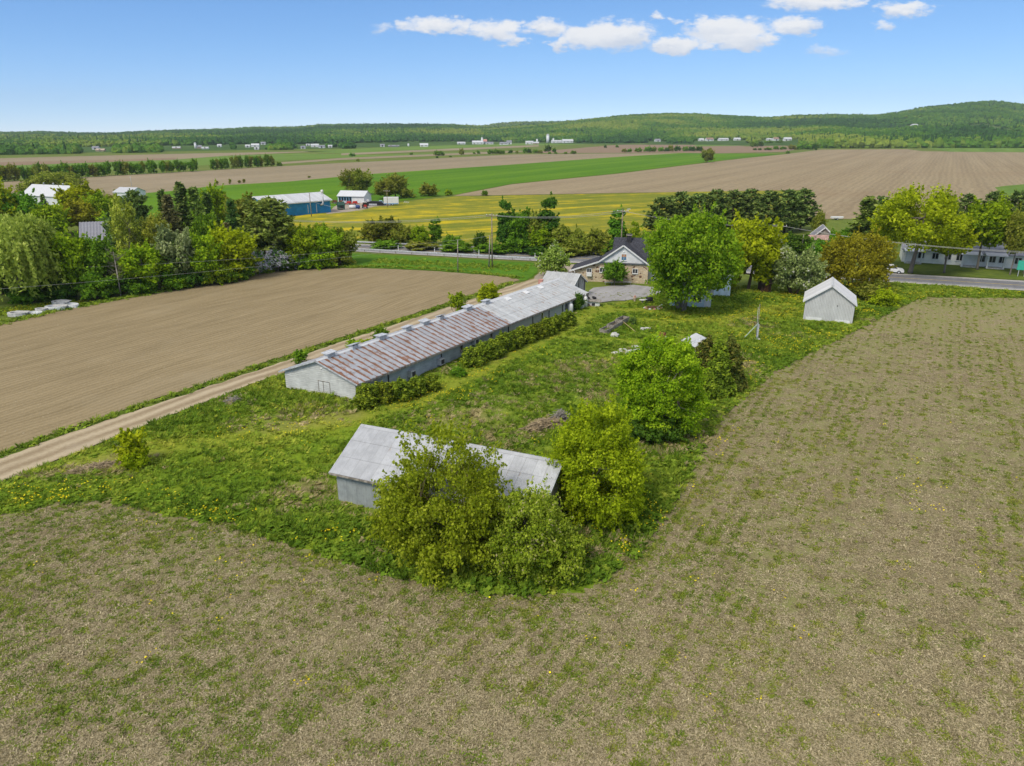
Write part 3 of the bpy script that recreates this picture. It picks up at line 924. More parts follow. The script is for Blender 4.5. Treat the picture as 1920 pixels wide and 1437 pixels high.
# far farm buildings: kind, x, base row, width px, height px, wall, roof, label
FARMS = [
    ('house', 178, 281, 11, 6, 'w', 'g', 'white house with grey roof, leftmost of the far left village'),
    ('barn', 187, 284.5, 15, 5, 'tan', 'tan', 'long tan barn beside the leftmost white village house'),
    ('barn', 330, 279.5, 14, 4, 'tan', 'w', 'low tan shed left of the far left silo'),
    ('silo', 367, 279, 4, 11, 'w', 'w', 'white silo of the far left village farm'),
    ('barn', 373, 279, 9, 6, 'tan', 'g', 'tan barn touching the far left silo'),
    ('barn', 384, 280, 12, 4, 'w', 'w', 'white shed right of the far left silo'),
    ('house', 411, 276, 7, 5, 'w', 'w', 'small white house midway between the far left silo and the village middle'),
    ('house', 464, 277, 8, 5, 'w', 'w', 'white house at the left end of the far village middle'),
    ('barn', 478, 276, 14, 6, 'w', 'w', 'white barn in the far village middle'),
    ('house', 493, 271.5, 8, 5, 'w', 'g', 'white house set higher in the far village middle'),
    ('house', 481, 281, 8, 4, 'w', 'w', 'low white house below the far village middle barn'),
    ('house', 568, 279, 8, 5, 'w', 'g', 'white house left of the right hand village cluster'),
    ('house', 577, 274.5, 6, 4, 'w', 'w', 'small white house above the right hand village cluster'),
    ('barn', 590, 276.5, 14, 6, 'w', 'w', 'largest white barn of the right hand village cluster'),
    ('house', 603, 278, 11, 5, 'w', 'g', 'white house right of the cluster barn'),
    ('house', 619, 277.5, 7, 5, 'w', 'w', 'white cube house ending the village cluster on the right'),
    ('house', 717, 275.5, 8, 5, 'w', 'g', 'small house at the foot of the wooded hill left of the round roofed barn'),
    ('barn', 738, 276, 20, 3.4, 'g', 'g', 'low grey shed left of the round roofed barn'),
    ('silo', 766, 274.5, 3.4, 5, 'w', 'w', 'short white silo left of the round roofed barn'),
    ('barn', 795, 275.5, 15, 6, 'w', 'w', 'white barn alone in the far green meadow'),
    ('barn', 865, 271, 15, 4.5, 'w', 'w', 'low white barn left of the cupola farm'),
    ('barn', 896, 271, 20, 6.5, 'w', 'w', 'left white barn of the cupola farm at the hill foot'),
    ('silo', 904, 270, 3.6, 12, 'w', 'w', 'slim white silo of the cupola farm'),
    ('house', 909, 270, 8, 8, 'w', 'r', 'tall white house with red roof at the cupola farm'),
    ('barn', 918, 271, 14, 4.5, 'w', 'g', 'right low barn of the cupola farm'),
    ('barn', 945, 272, 15, 5, 'w', 'g', 'white barn midway between the cupola farm and the tall silo farm'),
    ('house', 955, 271, 9, 7, 'w', 'g', 'white house midway between the cupola farm and the tall silo farm'),
    ('barn', 993, 271, 14, 6, 'w', 'w', 'white barn left of the tall silo farm'),
    ('barn', 1005, 271, 11, 4.5, 'tan', 'w', 'tan barn left of the tall silo'),
    ('silo', 1007, 268, 3.4, 7, 'w', 'w', 'small silo behind the tan barn left of the tall silo'),
    ('silo', 1027, 268.5, 5.4, 16, 'w', 'w', 'tallest white silo in the middle of the plain'),
    ('silo', 1037.5, 267, 3.2, 7.5, 'w', 'w', 'short silo right of the tallest silo'),
    ('barn', 1046, 268.5, 22, 5, 'w', 'w', 'long white barn right of the tallest silo'),
    ('barn', 1065, 268.5, 20, 6.5, 'w', 'w', 'boxy white barn at the right end of the tallest silo farm'),
    ('house', 1234, 266, 10, 5, 'w', 'g', 'house half hidden in trees at the foot of the right hill'),
    ('house', 1316, 265, 9, 5, 'w', 'w', 'white house, leftmost of the farms above the small green field'),
    ('house', 1332, 265, 13, 6, 'w', 'br', 'brown roofed house above the small green field'),
    ('barn', 1358, 264.5, 18, 5, 'w', 'w', 'long white barn above the small green field'),
    ('barn', 1383, 264, 12, 5, 'w', 'w', 'white barn at the right end above the small green field'),
    ('barn', 1443, 264, 10, 4, 'w', 'w', 'white barn left of the brown roofed cottage by the forest'),
    ('house', 1456, 264.5, 10, 6, 'w', 'br', 'brown roofed cottage by the forest'),
    ('barn', 1478, 265, 14, 6.5, 'w', 'w', 'white barn with dark open front by the forest'),
    ('house', 1717, 237, 10, 4, 'w', 'w', 'pale house alone on the wooded slope of the right hill')]
FARM_AT = [ground_at(f[1], f[2]) for f in FARMS]
tree_pts, tree_scl, tree_tint, tree_var = [], [], [], []
rs = np.random.RandomState(77)
for hn, prof, base, yc_, pw_, seed, th_ in HILLS:
    fn = hill_fn(prof, base, yc_, pw_, seed, th_)
    lo, hi = prof[0][0], prof[-1][0]
    gx = np.linspace(lo, hi, int((hi - lo) / 16) + 2)
    gt = np.concatenate([np.linspace(0, 1, 46), np.linspace(1.03, 1.5, 8)])
    X, T = np.meshgrid(gx, gt, indexing='ij')
    x, y, z = fn(X.ravel(), T.ravel())
    nx, nt_ = X.shape
    idx = np.arange(nx * nt_).reshape(nx, nt_)
    q = np.stack([idx[:-1, :-1], idx[1:, :-1], idx[1:, 1:], idx[:-1, 1:]], -1).reshape(-1, 4)
    me = bpy.data.meshes.new(hn)
    me.from_pydata(np.stack([x, y, z], 1).tolist(), [], q.tolist())
    me.polygons.foreach_set('use_smooth', np.ones(len(q), bool))
    me.update()
    flag(put(hn, me, mat=M['hill']), 'structure')
    # trees over the slope
    lo2, hi2 = max(lo, -650), min(hi, 2550)
    n = {3: 52000, 13: 62000, 23: 2400}[seed]
    pxs = rs.uniform(lo2, hi2, n)
    t = np.sqrt(rs.rand(n)) * 1.08 if seed == 23 else rs.rand(n) ** 0.85 * 1.06
    if seed == 13:                       # the wood's own front edge on the right
        k = 4200
        pxs[:k] = rs.uniform(1540, hi2, k)
        t[:k] = rs.rand(k) * 0.10
    if seed == 3:                        # tree belts in front of the village
        k = 2600
        pxs[:k] = rs.uniform(-650, 660, k)
        t[:k] = rs.rand(k) ** 2 * 0.07
    x, y, z = fn(pxs, t)
    P = np.stack([x, y], 1)
    nz = vnoise(P, 260, seed + 5)
    keep = np.ones(n, bool)
    if seed == 3:
        keep &= (t > 0.17 + 0.08 * (nz - .5)) | (t < 0.05) | (nz > 0.60)
        keep &= (pxs < 660) | (t > 0.06)
        keep &= ~((nz > 0.66) & (t > .25) & (t < .8) & (vnoise(P, 90, 9) > .62))
    if seed == 13:
        keep &= ((pxs > 1500) | (t > 0.05 + 0.05 * (nz - .5)))
        keep &= (nz < 0.72) | (t < .12) | (t > .9)
    for f_ in FARM_AT:
        d_ = P - np.array([f_.x, f_.y])
        u_ = np.array([f_.x, f_.y]) / math.hypot(f_.x, f_.y)
        al = d_ @ u_
        ac = d_ @ np.array([u_[1], -u_[0]])
        keep &= ~((np.abs(ac) < 14 + f_.y * 0.004) & (al < 25) & (al > -260))
    x, y, z, t, pxs, nz = x[keep], y[keep], z[keep], t[keep], pxs[keep], nz[keep]
    s = rs.uniform(3.4, 6.6, len(x)) * (0.85 + 0.0 * x)
    if seed == 13:
        s = np.where((pxs > 1540) & (t < .06), s * 1.45, s)
    conif = rs.rand(len(x)) < np.clip(0.06 + (nz - .5) * 0.9, 0.03, .5)
    tree_pts.append(np.stack([x, y, z - 0.8], 1))
    hs = rs.uniform(0.9, 1.35, len(x))
    tree_scl.append(np.stack([s, s, s * hs], 1))
    pt = vnoise(np.stack([x, y], 1), 330, seed + 50)
    pt2 = vnoise(np.stack([x, y], 1), 120, seed + 60)
    tn = np.clip(0.42 + (pt - .5) * 2.0 + (pt2 - .5) * .9 + rs.normal(size=len(x)) * .12, 0, 1)
    tn = np.where(conif, tn * 0.18, 0.15 + .85 * tn)
    tree_tint.append(tn)
    tree_var.append(np.where(conif, 4, rs.randint(0, 4, len(x))))
tp = np.concatenate(tree_pts)
rr = np.random.RandomState(5)
M['woods'] = stuff_mat('far_woods', [(0.0, (0.022, 0.058, 0.020)), (0.3, (0.040, 0.106, 0.018)), (0.6, (0.072, 0.155, 0.018)), (1.0, (0.175, 0.225, 0.035))], 0.0)
scatter('woodland', [ico_blob(rr, 'b') for _ in range(4)] + [ico_blob(rr, 'cone')], M['woods'], tp,
        np.stack([rr.normal(size=len(tp)) * .1, rr.normal(size=len(tp)) * .1, rr.rand(len(tp)) * 6.28], 1), np.concatenate(tree_scl), np.concatenate(tree_var), np.concatenate(tree_tint))


# ------------------------------------------------------------------ trees: prototypes
def profile(kind, t):
    t = np.clip(t, 0, 1)
    if kind == 'round':
        return np.sqrt(np.clip(1 - ((t - .46) / .56) ** 2, 0.02, 1)) ** .9
    if kind == 'dome':
        return np.where(t < .35, .78 + .22 * t / .35, np.sqrt(np.clip(1 - ((t - .35) / .66) ** 2, .02, 1)))
    if kind == 'vase':
        return np.where(t < .6, .35 + .65 * (t / .6) ** .8, np.sqrt(np.clip(1 - ((t - .6) / .42) ** 2, .03, 1)))
    if kind == 'column':
        return np.sqrt(np.clip(1 - ((t - .4) / .62) ** 2, .03, 1)) ** .7
    if kind == 'bush':
        return np.where(t < .25, .86 + .14 * t / .25, np.sqrt(np.clip(1 - ((t - .25) / .77) ** 2, .03, 1)))
    if kind == 'peak':
        return np.clip(1.0 - t, 0.04, 1) ** .75
    return np.ones_like(t)


def clump_centres(rs, n, W, H, z0, kind, inner=0.45):
    ph = rs.rand(8) * 6.28
    out = []
    while len(out) < n:
        t = rs.rand(400)
        r = profile(kind, t)
        ok = rs.rand(400) < r ** 1.2
        t, r = t[ok], r[ok]
        a = rs.rand(len(t)) * 2 * PI
        lump = 1 + .13 * np.sin(2 * a + ph[0] + 3 * t) + .11 * np.sin(3 * a + ph[1] - 5 * t) + .08 * np.sin(7 * t + ph[2] + a)
        f = inner + (1 - inner) * rs.rand(len(t)) ** .55
        rad = W / 2 * r * lump * f
        p = np.stack([rad * np.cos(a), rad * np.sin(a), z0 + (H - z0) * (.5 + (t - .5) * (0.4 + .6 * f))], 1)
        out += p.tolist()
    return np.array(out[:n])


def broad(seed, W, H, z0, n_cl, n_lf, cr, leaf, kind='round', up=.45, asp=1.45, rnd=.62, flat=.85, inner=.45, sparse_top=0.0, bloom=False, spray=0.0):
    rs = np.random.RandomState(seed)
    m = cr * .8
    C = clump_centres(rs, n_cl, W - 2 * m, H - m * .8, z0 + m * .6, kind, inner)
    size = cr * rs.uniform(.6, 1.25, n_cl)
    if sparse_top:
        hi = C[:, 2] > H * .55
        size = np.where(hi, size * .62, size)
    w = size ** 2
    if sparse_top:
        w = np.where(C[:, 2] > H * .55, w * (1 - sparse_top), w)
    cnt = np.maximum(4, (n_lf * w / w.sum()).astype(int))
    Vs, T, Bl = [], [], []
    ctint = rs.rand(n_cl)
    for c, s, k, ct in zip(C, size, cnt, ctint):
        Vs.append(leaves(rs, k, c, s, leaf, up, asp, .95, rnd, flat, .30))
        T.append(np.clip(.5 + (ct - .5) * .55 + rs.normal(size=k) * .26, 0, 1))
        Bl.append(np.clip(rs.rand() * .5 + rs.rand(k) * .5, 0, 1))
    if spray:                                     # loose shoots that break the outline
        k = int(n_lf * spray)
        i = rs.randint(0, n_cl, k // 9 + 1)
        d = C[i] - np.array([0, 0, H * .4])
        d /= np.linalg.norm(d, axis=1)[:, None]
        for c, dd, s in zip(C[i], d, size[i]):
            q = c + dd * s * rs.uniform(.8, 1.7, 9)[:, None] + rs.normal(size=(9, 3)) * .08 * s
            nn = rs.normal(size=(9, 3)) + np.array([0, 0, .6])
            nn /= np.linalg.norm(nn, axis=1)[:, None]
            Vs.append(leaf_quads(rs, q, nn, leaf, asp))
            T.append(np.clip(.6 + rs.normal(size=9) * .2, 0, 1))
            Bl.append(rs.rand(9))
    V = np.concatenate(Vs)                       # trim the crown to its stated width and height
    lo_, hi_ = np.percentile(V, .4, 0), np.percentile(V, 99.6, 0)
    sx = W / max(hi_[0] - lo_[0], hi_[1] - lo_[1])
    mid_ = (lo_ + hi_) / 2
    szz = (H - z0) / (np.percentile(V[:, 2], 99.6) - lo_[2])
    off_ = np.array([mid_[0], mid_[1], 0])
    V = (V - off_) * np.array([sx, sx, 1])
    V[:, 2] = z0 + (V[:, 2] - lo_[2]) * szz
    C = (C - off_) * np.array([sx, sx, 1])
    C[:, 2] = np.clip(z0 + (C[:, 2] - lo_[2]) * szz, .1, H)
    Vs = [V]
    at = {'tint': np.concatenate(T)}
    if bloom:
        at['bloom'] = np.concatenate(Bl)
    return np_mesh('crown', np.concatenate(Vs), 4, None, at), C


def trunk_mesh(seed, H, r, C, n_limb=9, fork=.3, stems=1, lean=.03, n=6):
    rs = random.Random(seed)
    mb = MB()
    for s in range(stems):
        a = rs.uniform(0, 6.28)
        off_ = 0 if stems == 1 else H * .03
        b = Vector((off_ * math.cos(a), off_ * math.sin(a), -0.15))
        k = lean if stems == 1 else .18
        t1 = Vector((H * k * math.cos(a), H * k * math.sin(a), H * fork))
        t2 = Vector((H * k * 1.5 * math.cos(a + .5), H * k * 1.5 * math.sin(a + .5), H * .72))
        mb.tube([b, b.lerp(t1, .15) + Vector((0, 0, 0)), t1, t1.lerp(t2, .5), t2], [r * 1.35, r, r * .75, r * .45, r * .15], n)
        idx = [rs.randrange(len(C)) for _ in range(n_limb // stems + 1)]
        for i in idx:
            c = Vector(C[i])
            u = rs.uniform(0.1, .9)
            st = t1.lerp(t2, u) if c.z > t1.z else t1.lerp(b, rs.uniform(0, .3))
            mid = st.lerp(c, .5) + Vector((0, 0, -.04 * H * rs.random()))
            mb.tube([st, mid, c], [r * .38, r * .22, r * .07], 5, False)
    return mb.mesh('trunk')


def pine(seed, W, H, n_whorl, per, leaf, droop=0.0, top=.25, z0=.12, tuft=9, kind='pine'):
    rs = np.random.RandomState(seed)
    Vs, T, Cc = [], [], []
    mb = MB()
    mb.tube([(0, 0, -.15), (0, 0, H * .5), (0, 0, H * .98)], [H * .022, H * .015, H * .004], 6)
    for i in range(n_whorl):
        t = z0 + (1 - z0) * (i + rs.rand() * .6) / n_whorl
        z = H * t
        tt = (t - z0) / (1 - z0)
        if kind == 'pine':
            R = W / 2 * (np.sqrt(max(0.02, 1 - (max(0, tt - .25) / .76) ** 2)) * (.75 + .35 * rs.rand()))
        else:
            R = W / 2 * ((1 - tt) ** .85 + .03) * (.82 + .3 * rs.rand())
        for j in range(per):
            a = rs.rand() * 6.28
            L = R * rs.uniform(.65, 1.08)
            rise = (.22 if kind == 'pine' else -.18) * L + droop * L
            dirv = np.array([math.cos(a), math.sin(a), 0])
            if i % 2 == 0 and j < 3:
                mb.tube([(0, 0, z), (dirv[0] * L * .8, dirv[1] * L * .8, z + rise * .8)], [H * .006, H * .002], 4, False)
            ct = rs.rand()
            ns = max(2, int(L / (W * .075)))
            for q in range(ns):
                f = (q + .6) / ns if kind != 'pine' else .35 + .65 * (q + .5) / ns
                c = np.array([0, 0, z]) + dirv * L * f + np.array([0, 0, rise * f ** 1.5]) + rs.normal(size=3) * .03 * W
                Cc.append(c)
                k = tuft
                sp = W * (.055 if kind == 'pine' else .085) * (1.15 - .4 * f)
                d = rs.normal(size=(k, 3)) * np.array([1, 1, .55])
                d /= np.linalg.norm(d, axis=1)[:, None]
                p = c + d * sp * rs.rand(k)[:, None]
                ax = d * .8 + dirv * .8 + np.array([0, 0, .45 if kind == 'pine' else -.1])
                nn = rs.normal(size=(k, 3)) * .7 + np.array([0, 0, .9])
                nn /= np.linalg.norm(nn, axis=1)[:, None]
                Vs.append(leaf_quads(rs, p, nn, leaf, 2.3, ax))
                T.append(np.clip(.5 + (ct - .5) * .6 + rs.normal(size=k) * .18, 0, 1))
    return np_mesh('crown', np.concatenate(Vs), 4, None, {'tint': np.concatenate(T)}), mb.mesh('trunk')


def willow(seed, W, H, n_str, leaf):
    rs = np.random.RandomState(seed)
    C = clump_centres(rs, n_str, W * .92, H * .97, H * .42, 'dome', .35)
    Vs, T = [], []
    big = rs.rand(14)
    for c in C:
        a = math.atan2(c[1], c[0])
        ct = big[int((a + PI) / 6.2832 * 13.9)] * .5 + rs.rand() * .5
        L = rs.uniform(.12, .42) * H
        k = int(L / (leaf * .55))
        s = np.linspace(0, 1, k)
        o = .12 * W * rs.rand()
        p = np.stack([c[0] + o * s ** .5 * math.cos(a), c[1] + o * s ** .5 * math.sin(a), np.maximum(c[2] + .04 * H * np.sin(s * 2.2) - L * s ** 1.35, H * .10)], 1) + rs.normal(size=(k, 3)) * leaf * .5
        nn = rs.normal(size=(k, 3)) * .8 + np.array([math.cos(a), math.sin(a), .35])
        nn /= np.linalg.norm(nn, axis=1)[:, None]
        Vs.append(leaf_quads(rs, p, nn, leaf, 2.2, np.array([0, 0, -1.0])))
        T.append(np.clip(.35 + .45 * ct - .15 * s + rs.normal(size=k) * .15, 0, 1))
    return np_mesh('crown', np.concatenate(Vs), 4, None, {'tint': np.concatenate(T)}), C


def bare_tree(seed, W, H):
    rs = random.Random(seed)
    mb, tw = MB(), MB()
    mb.tube([(0, 0, -.1), (.1, 0, H * .45), (0, .1, H * .95)], [H * .016, H * .011, H * .003], 6)
    for i in range(46):
        z = H * rs.uniform(.3, .93)
        a = rs.uniform(0, 6.28)
        L = W / 2 * rs.uniform(.5, 1.0) * (1.15 - .8 * abs(z / H - .55))
        e = Vector((L * math.cos(a), L * math.sin(a), z + L * rs.uniform(.25, .8)))
        s = Vector((.05, .05, z))
        m = s.lerp(e, .5) + Vector((0, 0, -.08 * L))
        tw.tube([s, m, e], [H * .004, H * .0028, H * .001], 4, False)
        for k in range(4):
            q = s.lerp(e, rs.uniform(.4, .95))
            b = a + rs.uniform(-1.2, 1.2)
            l2 = L * rs.uniform(.25, .5)
            tw.tube([q, q + Vector((l2 * math.cos(b), l2 * math.sin(b), l2 * .7))], [H * .0022, H * .0008], 3, False)
    return tw.mesh('crown'), mb.mesh('trunk')


BK = {'brown': bark('brown_bark', (0.13, 0.095, 0.065)), 'grey': bark('grey_bark', (0.20, 0.175, 0.15)), 'pale': bark('pale_bark', (0.42, 0.39, 0.34))}
LF = {
    'green': leaf_mat('leaf_green', (0.032, 0.072, 0.006), (0.072, 0.148, 0.010), (0.145, 0.235, 0.020)),
    'lime': leaf_mat('leaf_lime', (0.062, 0.112, 0.005), (0.135, 0.205, 0.008), (0.22, 0.285, 0.014)),
    'yellow': leaf_mat('leaf_yellow_green', (0.088, 0.118, 0.004), (0.175, 0.212, 0.006), (0.275, 0.305, 0.014)),
    'olive': leaf_mat('leaf_olive', (0.062, 0.082, 0.008), (0.125, 0.145, 0.016), (0.20, 0.205, 0.038)),
    'orange': leaf_mat('leaf_bronze', (0.078, 0.080, 0.006), (0.165, 0.160, 0.010), (0.245, 0.235, 0.020)),
    'silver': leaf_mat('leaf_silver', (0.062, 0.090, 0.032), (0.135, 0.170, 0.065), (0.235, 0.265, 0.125)),
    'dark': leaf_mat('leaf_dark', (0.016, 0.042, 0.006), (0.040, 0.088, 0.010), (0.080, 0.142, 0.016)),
    'deep': leaf_mat('leaf_deep', (0.022, 0.048, 0.011), (0.052, 0.094, 0.018), (0.105, 0.150, 0.030), .2),
    'pine': leaf_mat('needle_pine', (0.032, 0.058, 0.015), (0.074, 0.110, 0.026), (0.155, 0.190, 0.046), .2),
    'larch': leaf_mat('needle_soft', (0.046, 0.076, 0.013), (0.100, 0.140, 0.024), (0.185, 0.22, 0.055), .25),
    'rust': leaf_mat('needle_rusty', (0.050, 0.048, 0.020), (0.10, 0.096, 0.036), (0.165, 0.15, 0.056), .2),
    'cedar': leaf_mat('cedar_sprays', (0.030, 0.046, 0.005), (0.070, 0.098, 0.008), (0.15, 0.175, 0.014), .15),
    'cedar_dark': leaf_mat('cedar_dark_sprays', (0.022, 0.036, 0.006), (0.055, 0.068, 0.012), (0.115, 0.105, 0.02), .15),
    'willow': leaf_mat('leaf_willow', (0.085, 0.115, 0.016), (0.17, 0.205, 0.032), (0.29, 0.315, 0.075)),
    'maple': leaf_mat('leaf_maple', (0.046, 0.092, 0.005), (0.102, 0.170, 0.008), (0.185, 0.255, 0.016)),
    'limey': leaf_mat('leaf_lime_yellow', (0.080, 0.112, 0.004), (0.160, 0.205, 0.007), (0.255, 0.295, 0.014)),
    'barnleaf': leaf_mat('leaf_barn_tree', (0.072, 0.098, 0.006), (0.145, 0.182, 0.009), (0.235, 0.265, 0.026)),
    'apple': leaf_mat('leaf_apple', (0.060, 0.086, 0.024), (0.120, 0.155, 0.045), (0.205, 0.24, 0.095), .3, (0.55, 0.55, 0.47), .13),
    'blossom': leaf_mat('leaf_white_blossom', (0.060, 0.10, 0.012), (0.13, 0.185, 0.028), (0.23, 0.28, 0.065), .3, (0.55, 0.58, 0.40), .16),
    'lilac': leaf_mat('leaf_lilac', (0.024, 0.056, 0.012), (0.050, 0.10, 0.020), (0.10, 0.16, 0.035), .3, (0.60, 0.57, 0.68), .46),
    'cream': leaf_mat('leaf_cream_tips', (0.064, 0.098, 0.008), (0.134, 0.175, 0.012), (0.225, 0.26, 0.034), .42, (0.48, 0.44, 0.20), .10),
    'budding': leaf_mat('leaf_budding', (0.09, 0.105, 0.010), (0.165, 0.18, 0.02), (0.26, 0.265, 0.045), .35),
}
TW = plain('grey_twigs', (0.22, 0.19, 0.15), 0.9)

PROTO = {}


def reg(key, crown_C, H, W, r, bk, **kw):
    cr, C = crown_C
    if not isinstance(C, bpy.types.Mesh):
        C = trunk_mesh(hash(key) % 97 if False else sum(map(ord, key)), H, r, C, **kw)
    cr.materials.append(LF['green'])
    C.materials.append(BK[bk])
    PROTO[key] = (cr, C, W, H)


reg('broad1', broad(1, 8, 10, 1.8, 70, 9000, 1.25, .34, 'round', spray=.08), 10, 8, .22, 'grey')
reg('broad2', broad(2, 8, 10, 1.2, 80, 9500, 1.15, .33, 'dome', spray=.08), 10, 8, .22, 'brown')
reg('broad3', broad(3, 7, 10, 1.4, 62, 8500, 1.2, .34, 'vase', spray=.1), 10, 7, .2, 'grey')
reg('shrub1', broad(4, 6, 4, .1, 46, 5200, .85, .27, 'bush', spray=.1), 4, 6, .09, 'brown', stems=4, n_limb=12, fork=.2)
reg('shrub2', broad(5, 5, 5, .1, 44, 5000, .8, .26, 'dome', spray=.12), 5, 5, .09, 'brown', stems=4, n_limb=12, fork=.2)
reg('sapling', broad(6, 3, 5, .3, 34, 1700, .55, .22, 'column', spray=.3, inner=.2), 5, 3, .05, 'grey', stems=3, n_limb=12, fork=.25)
reg('poplar', broad(7, 3.2, 10, .8, 52, 5000, .72, .28, 'column', spray=.08), 10, 3.2, .15, 'grey', fork=.4)
reg('sparse', broad(8, 7, 12, 2.5, 120, 4800, .75, .26, 'column', inner=.25, spray=.15), 12, 7, .085, 'grey', n_limb=46, fork=.25, stems=2)
reg('apple', broad(9, 8, 7, 1.3, 100, 9500, .85, .23, 'dome', inner=.35, spray=.12, bloom=True), 7, 8, .22, 'brown', n_limb=16, stems=3, fork=.2)
reg('flower', broad(10, 6, 6, .6, 70, 7500, .75, .22, 'round', inner=.35, spray=.12, bloom=True), 6, 6, .1, 'grey', stems=3, n_limb=10)
reg('farbush', broad(11, 6, 5, .2, 26, 1500, 1.0, .42, 'dome', spray=.1), 5, 6, .12, 'grey', n_limb=4)
reg('fartree', broad(12, 6, 9, .6, 40, 2200, 1.15, .46, 'column', spray=.08), 9, 6, .16, 'grey', n_limb=4)
reg('pine1', pine(21, 8, 10, 15, 8, .34), 10, 8, 0, 'brown')
reg('pine2', pine(22, 7.5, 10, 15, 8, .34, droop=.1), 10, 7.5, 0, 'brown')
reg('spruce', pine(23, 6.0, 12, 24, 9, .36, kind='spruce', z0=.04, tuft=8), 12, 5.5, 0, 'brown')
reg('spruce2', pine(24, 5.5, 12, 24, 9, .36, kind='spruce', z0=.05, tuft=8), 12, 5.0, 0, 'brown')
reg('dome_wide', broad(49, 14, 7, .2, 170, 10000, 1.15, .33, 'dome', spray=.06), 7, 14, .25, 'grey')
reg('larch', pine(25, 10, 13, 30, 9, .34, kind='pine', z0=.04, tuft=10, droop=.22), 13, 10, 0, 'brown')
reg('willow', willow(26, 12, 13, 950, .25), 13, 12, .5, 'grey', n_limb=14)
reg('cedar1', broad(31, 2.2, 3.0, -.05, 150, 6500, .26, .13, 'column', up=.35, asp=2.2, rnd=.5, flat=1.4, inner=.6, spray=.06), 3, 2.2, .06, 'brown', n_limb=3)
reg('cedar2', broad(32, 2.2, 3.0, -.05, 150, 6500, .27, .13, 'bush', up=.35, asp=2.2, rnd=.5, flat=1.4, inner=.6, spray=.06), 3, 2.2, .06, 'brown', n_limb=3)
reg('cedar_tall', broad(33, 3.6, 6.5, -.05, 260, 14000, .36, .15, 'peak', up=.3, asp=2.2, rnd=.5, flat=1.5, inner=.55, spray=.06), 6.5, 3.2, .09, 'brown', n_limb=3)
# the large trees near the camera and in the yard have crowns of their own
reg('maple', broad(41, 15, 14, 2.6, 260, 30000, 1.35, .27, 'dome', spray=.06, inner=.4), 14, 15, .34, 'grey', stems=3, n_limb=18, fork=.28)
reg('street', broad(48, 7, 10, 3.6, 62, 7500, 1.15, .32, 'round', spray=.1), 10, 7, .17, 'grey', fork=.4)
reg('big_yellow', broad(42, 14, 14, 4.6, 220, 19000, 1.3, .28, 'dome', spray=.06, inner=.4), 14, 14, .34, 'grey', n_limb=14)
reg('bronze', broad(43, 14, 9, .8, 230, 15000, 1.0, .25, 'dome', spray=.1, inner=.3), 9, 14, .2, 'grey', stems=3, n_limb=22)
reg('barn_tree', broad(44, 9.0, 8.4, .1, 360, 44000, .66, .115, 'bush', spray=.12, inner=.35, sparse_top=.62), 8.4, 9.0, .055, 'brown', stems=5, n_limb=22, fork=.3)
reg('barn_bush', broad(45, 7.2, 5.2, .0, 260, 40000, .58, .11, 'bush', spray=.10, inner=.5, bloom=True), 5.2, 7.2, .08, 'grey', stems=4, n_limb=14, fork=.25)
reg('corner_tree', broad(46, 7.4, 8.4, .2, 320, 48000, .66, .12, 'dome', spray=.10, inner=.5), 8.4, 7.4, .14, 'grey', stems=3, n_limb=14, fork=.25)
reg('garden_tree', broad(47, 7.4, 8.8, .2, 320, 42000, .58, .135, 'round', up=.7, spray=.05, inner=.55), 8.8, 7.4, .16, 'grey', stems=2, n_limb=12, fork=.25)
bt = bare_tree(51, 5, 10)
bt[0].materials.append(TW)
bt[1].materials.append(BK['pale'])
PROTO['bare'] = (bt[0], bt[1], 5, 10)

trng = random.Random(9)


def tree(kind, leaf, px, py, w_px, top_py, name, label, group=None, cat='tree', rot=None, crown_name='crown', hmin=0.8):
    p = G(px, py)
    h = max(hmin, height_at(p.x, p.y, top_py))
    w = w_px * m_per_px(p)
    cr, tk, W, H = PROTO[kind]
    t = thing(name, label, cat, p, trng.uniform(0, 6.28) if rot is None else rot, group)
    w *= 0.97
    s = (w / W, w / W, h / H)
    a = put('trunk' if cat == 'tree' else 'stem', tk, t, scl=(min(s[0], s[2] * 1.3), min(s[0], s[2] * 1.3), s[2]))
    c = put(crown_name if cat == 'tree' else 'foliage', cr, t, scl=s, mat=LF[leaf] if leaf in LF else None)
    return t

# ------------------------------------------------------------------ trees and shrubs, one by one
LW = 'trees along the left edge of the ploughed field'
T_ = tree
T_('willow', 'willow', 42, 567, 180, 393, 'willow_tree', 'big pale green weeping willow at the left edge of the ploughed field', LW)
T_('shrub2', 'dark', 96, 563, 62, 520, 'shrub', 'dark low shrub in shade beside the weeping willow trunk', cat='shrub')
T_('broad2', 'dark', 5, 552, 80, 470, 'broadleaf_tree', 'dark green tree half hidden behind the weeping willow at the frame edge', LW)
T_('broad1', 'lime', 142, 556, 92, 436, 'broadleaf_tree', 'lime green tree standing right next to the weeping willow', LW)
T_('broad2', 'green', 192, 551, 80, 444, 'broadleaf_tree', 'mid green tree just left of the leafless sapling', LW)
T_('shrub1', 'green', 180, 559, 88, 506, 'shrub', 'wide green shrub in front of the trees left of the leafless sapling', cat='shrub')
T_('bare', None, 227, 556, 48, 468, 'bare_tree', 'thin leafless tree with a pale trunk at the ploughed field edge', LW, crown_name='branches')
T_('broad1', 'lime', 276, 546, 92, 459, 'broadleaf_tree', 'bright lime tree just right of the leafless thin tree', LW)
T_('shrub2', 'green', 262, 551, 60, 520, 'shrub', 'small green shrub at the foot of the tree right of the leafless one', cat='shrub')
T_('broad3', 'silver', 338, 538, 70, 427, 'broadleaf_tree', 'silvery grey green tree in the hedgerow before the spruces', LW)
T_('larch', 'larch', 350, 536, 80, 452, 'soft_conifer', 'ragged olive conifer low in the hedgerow beside the silvery tree', LW)
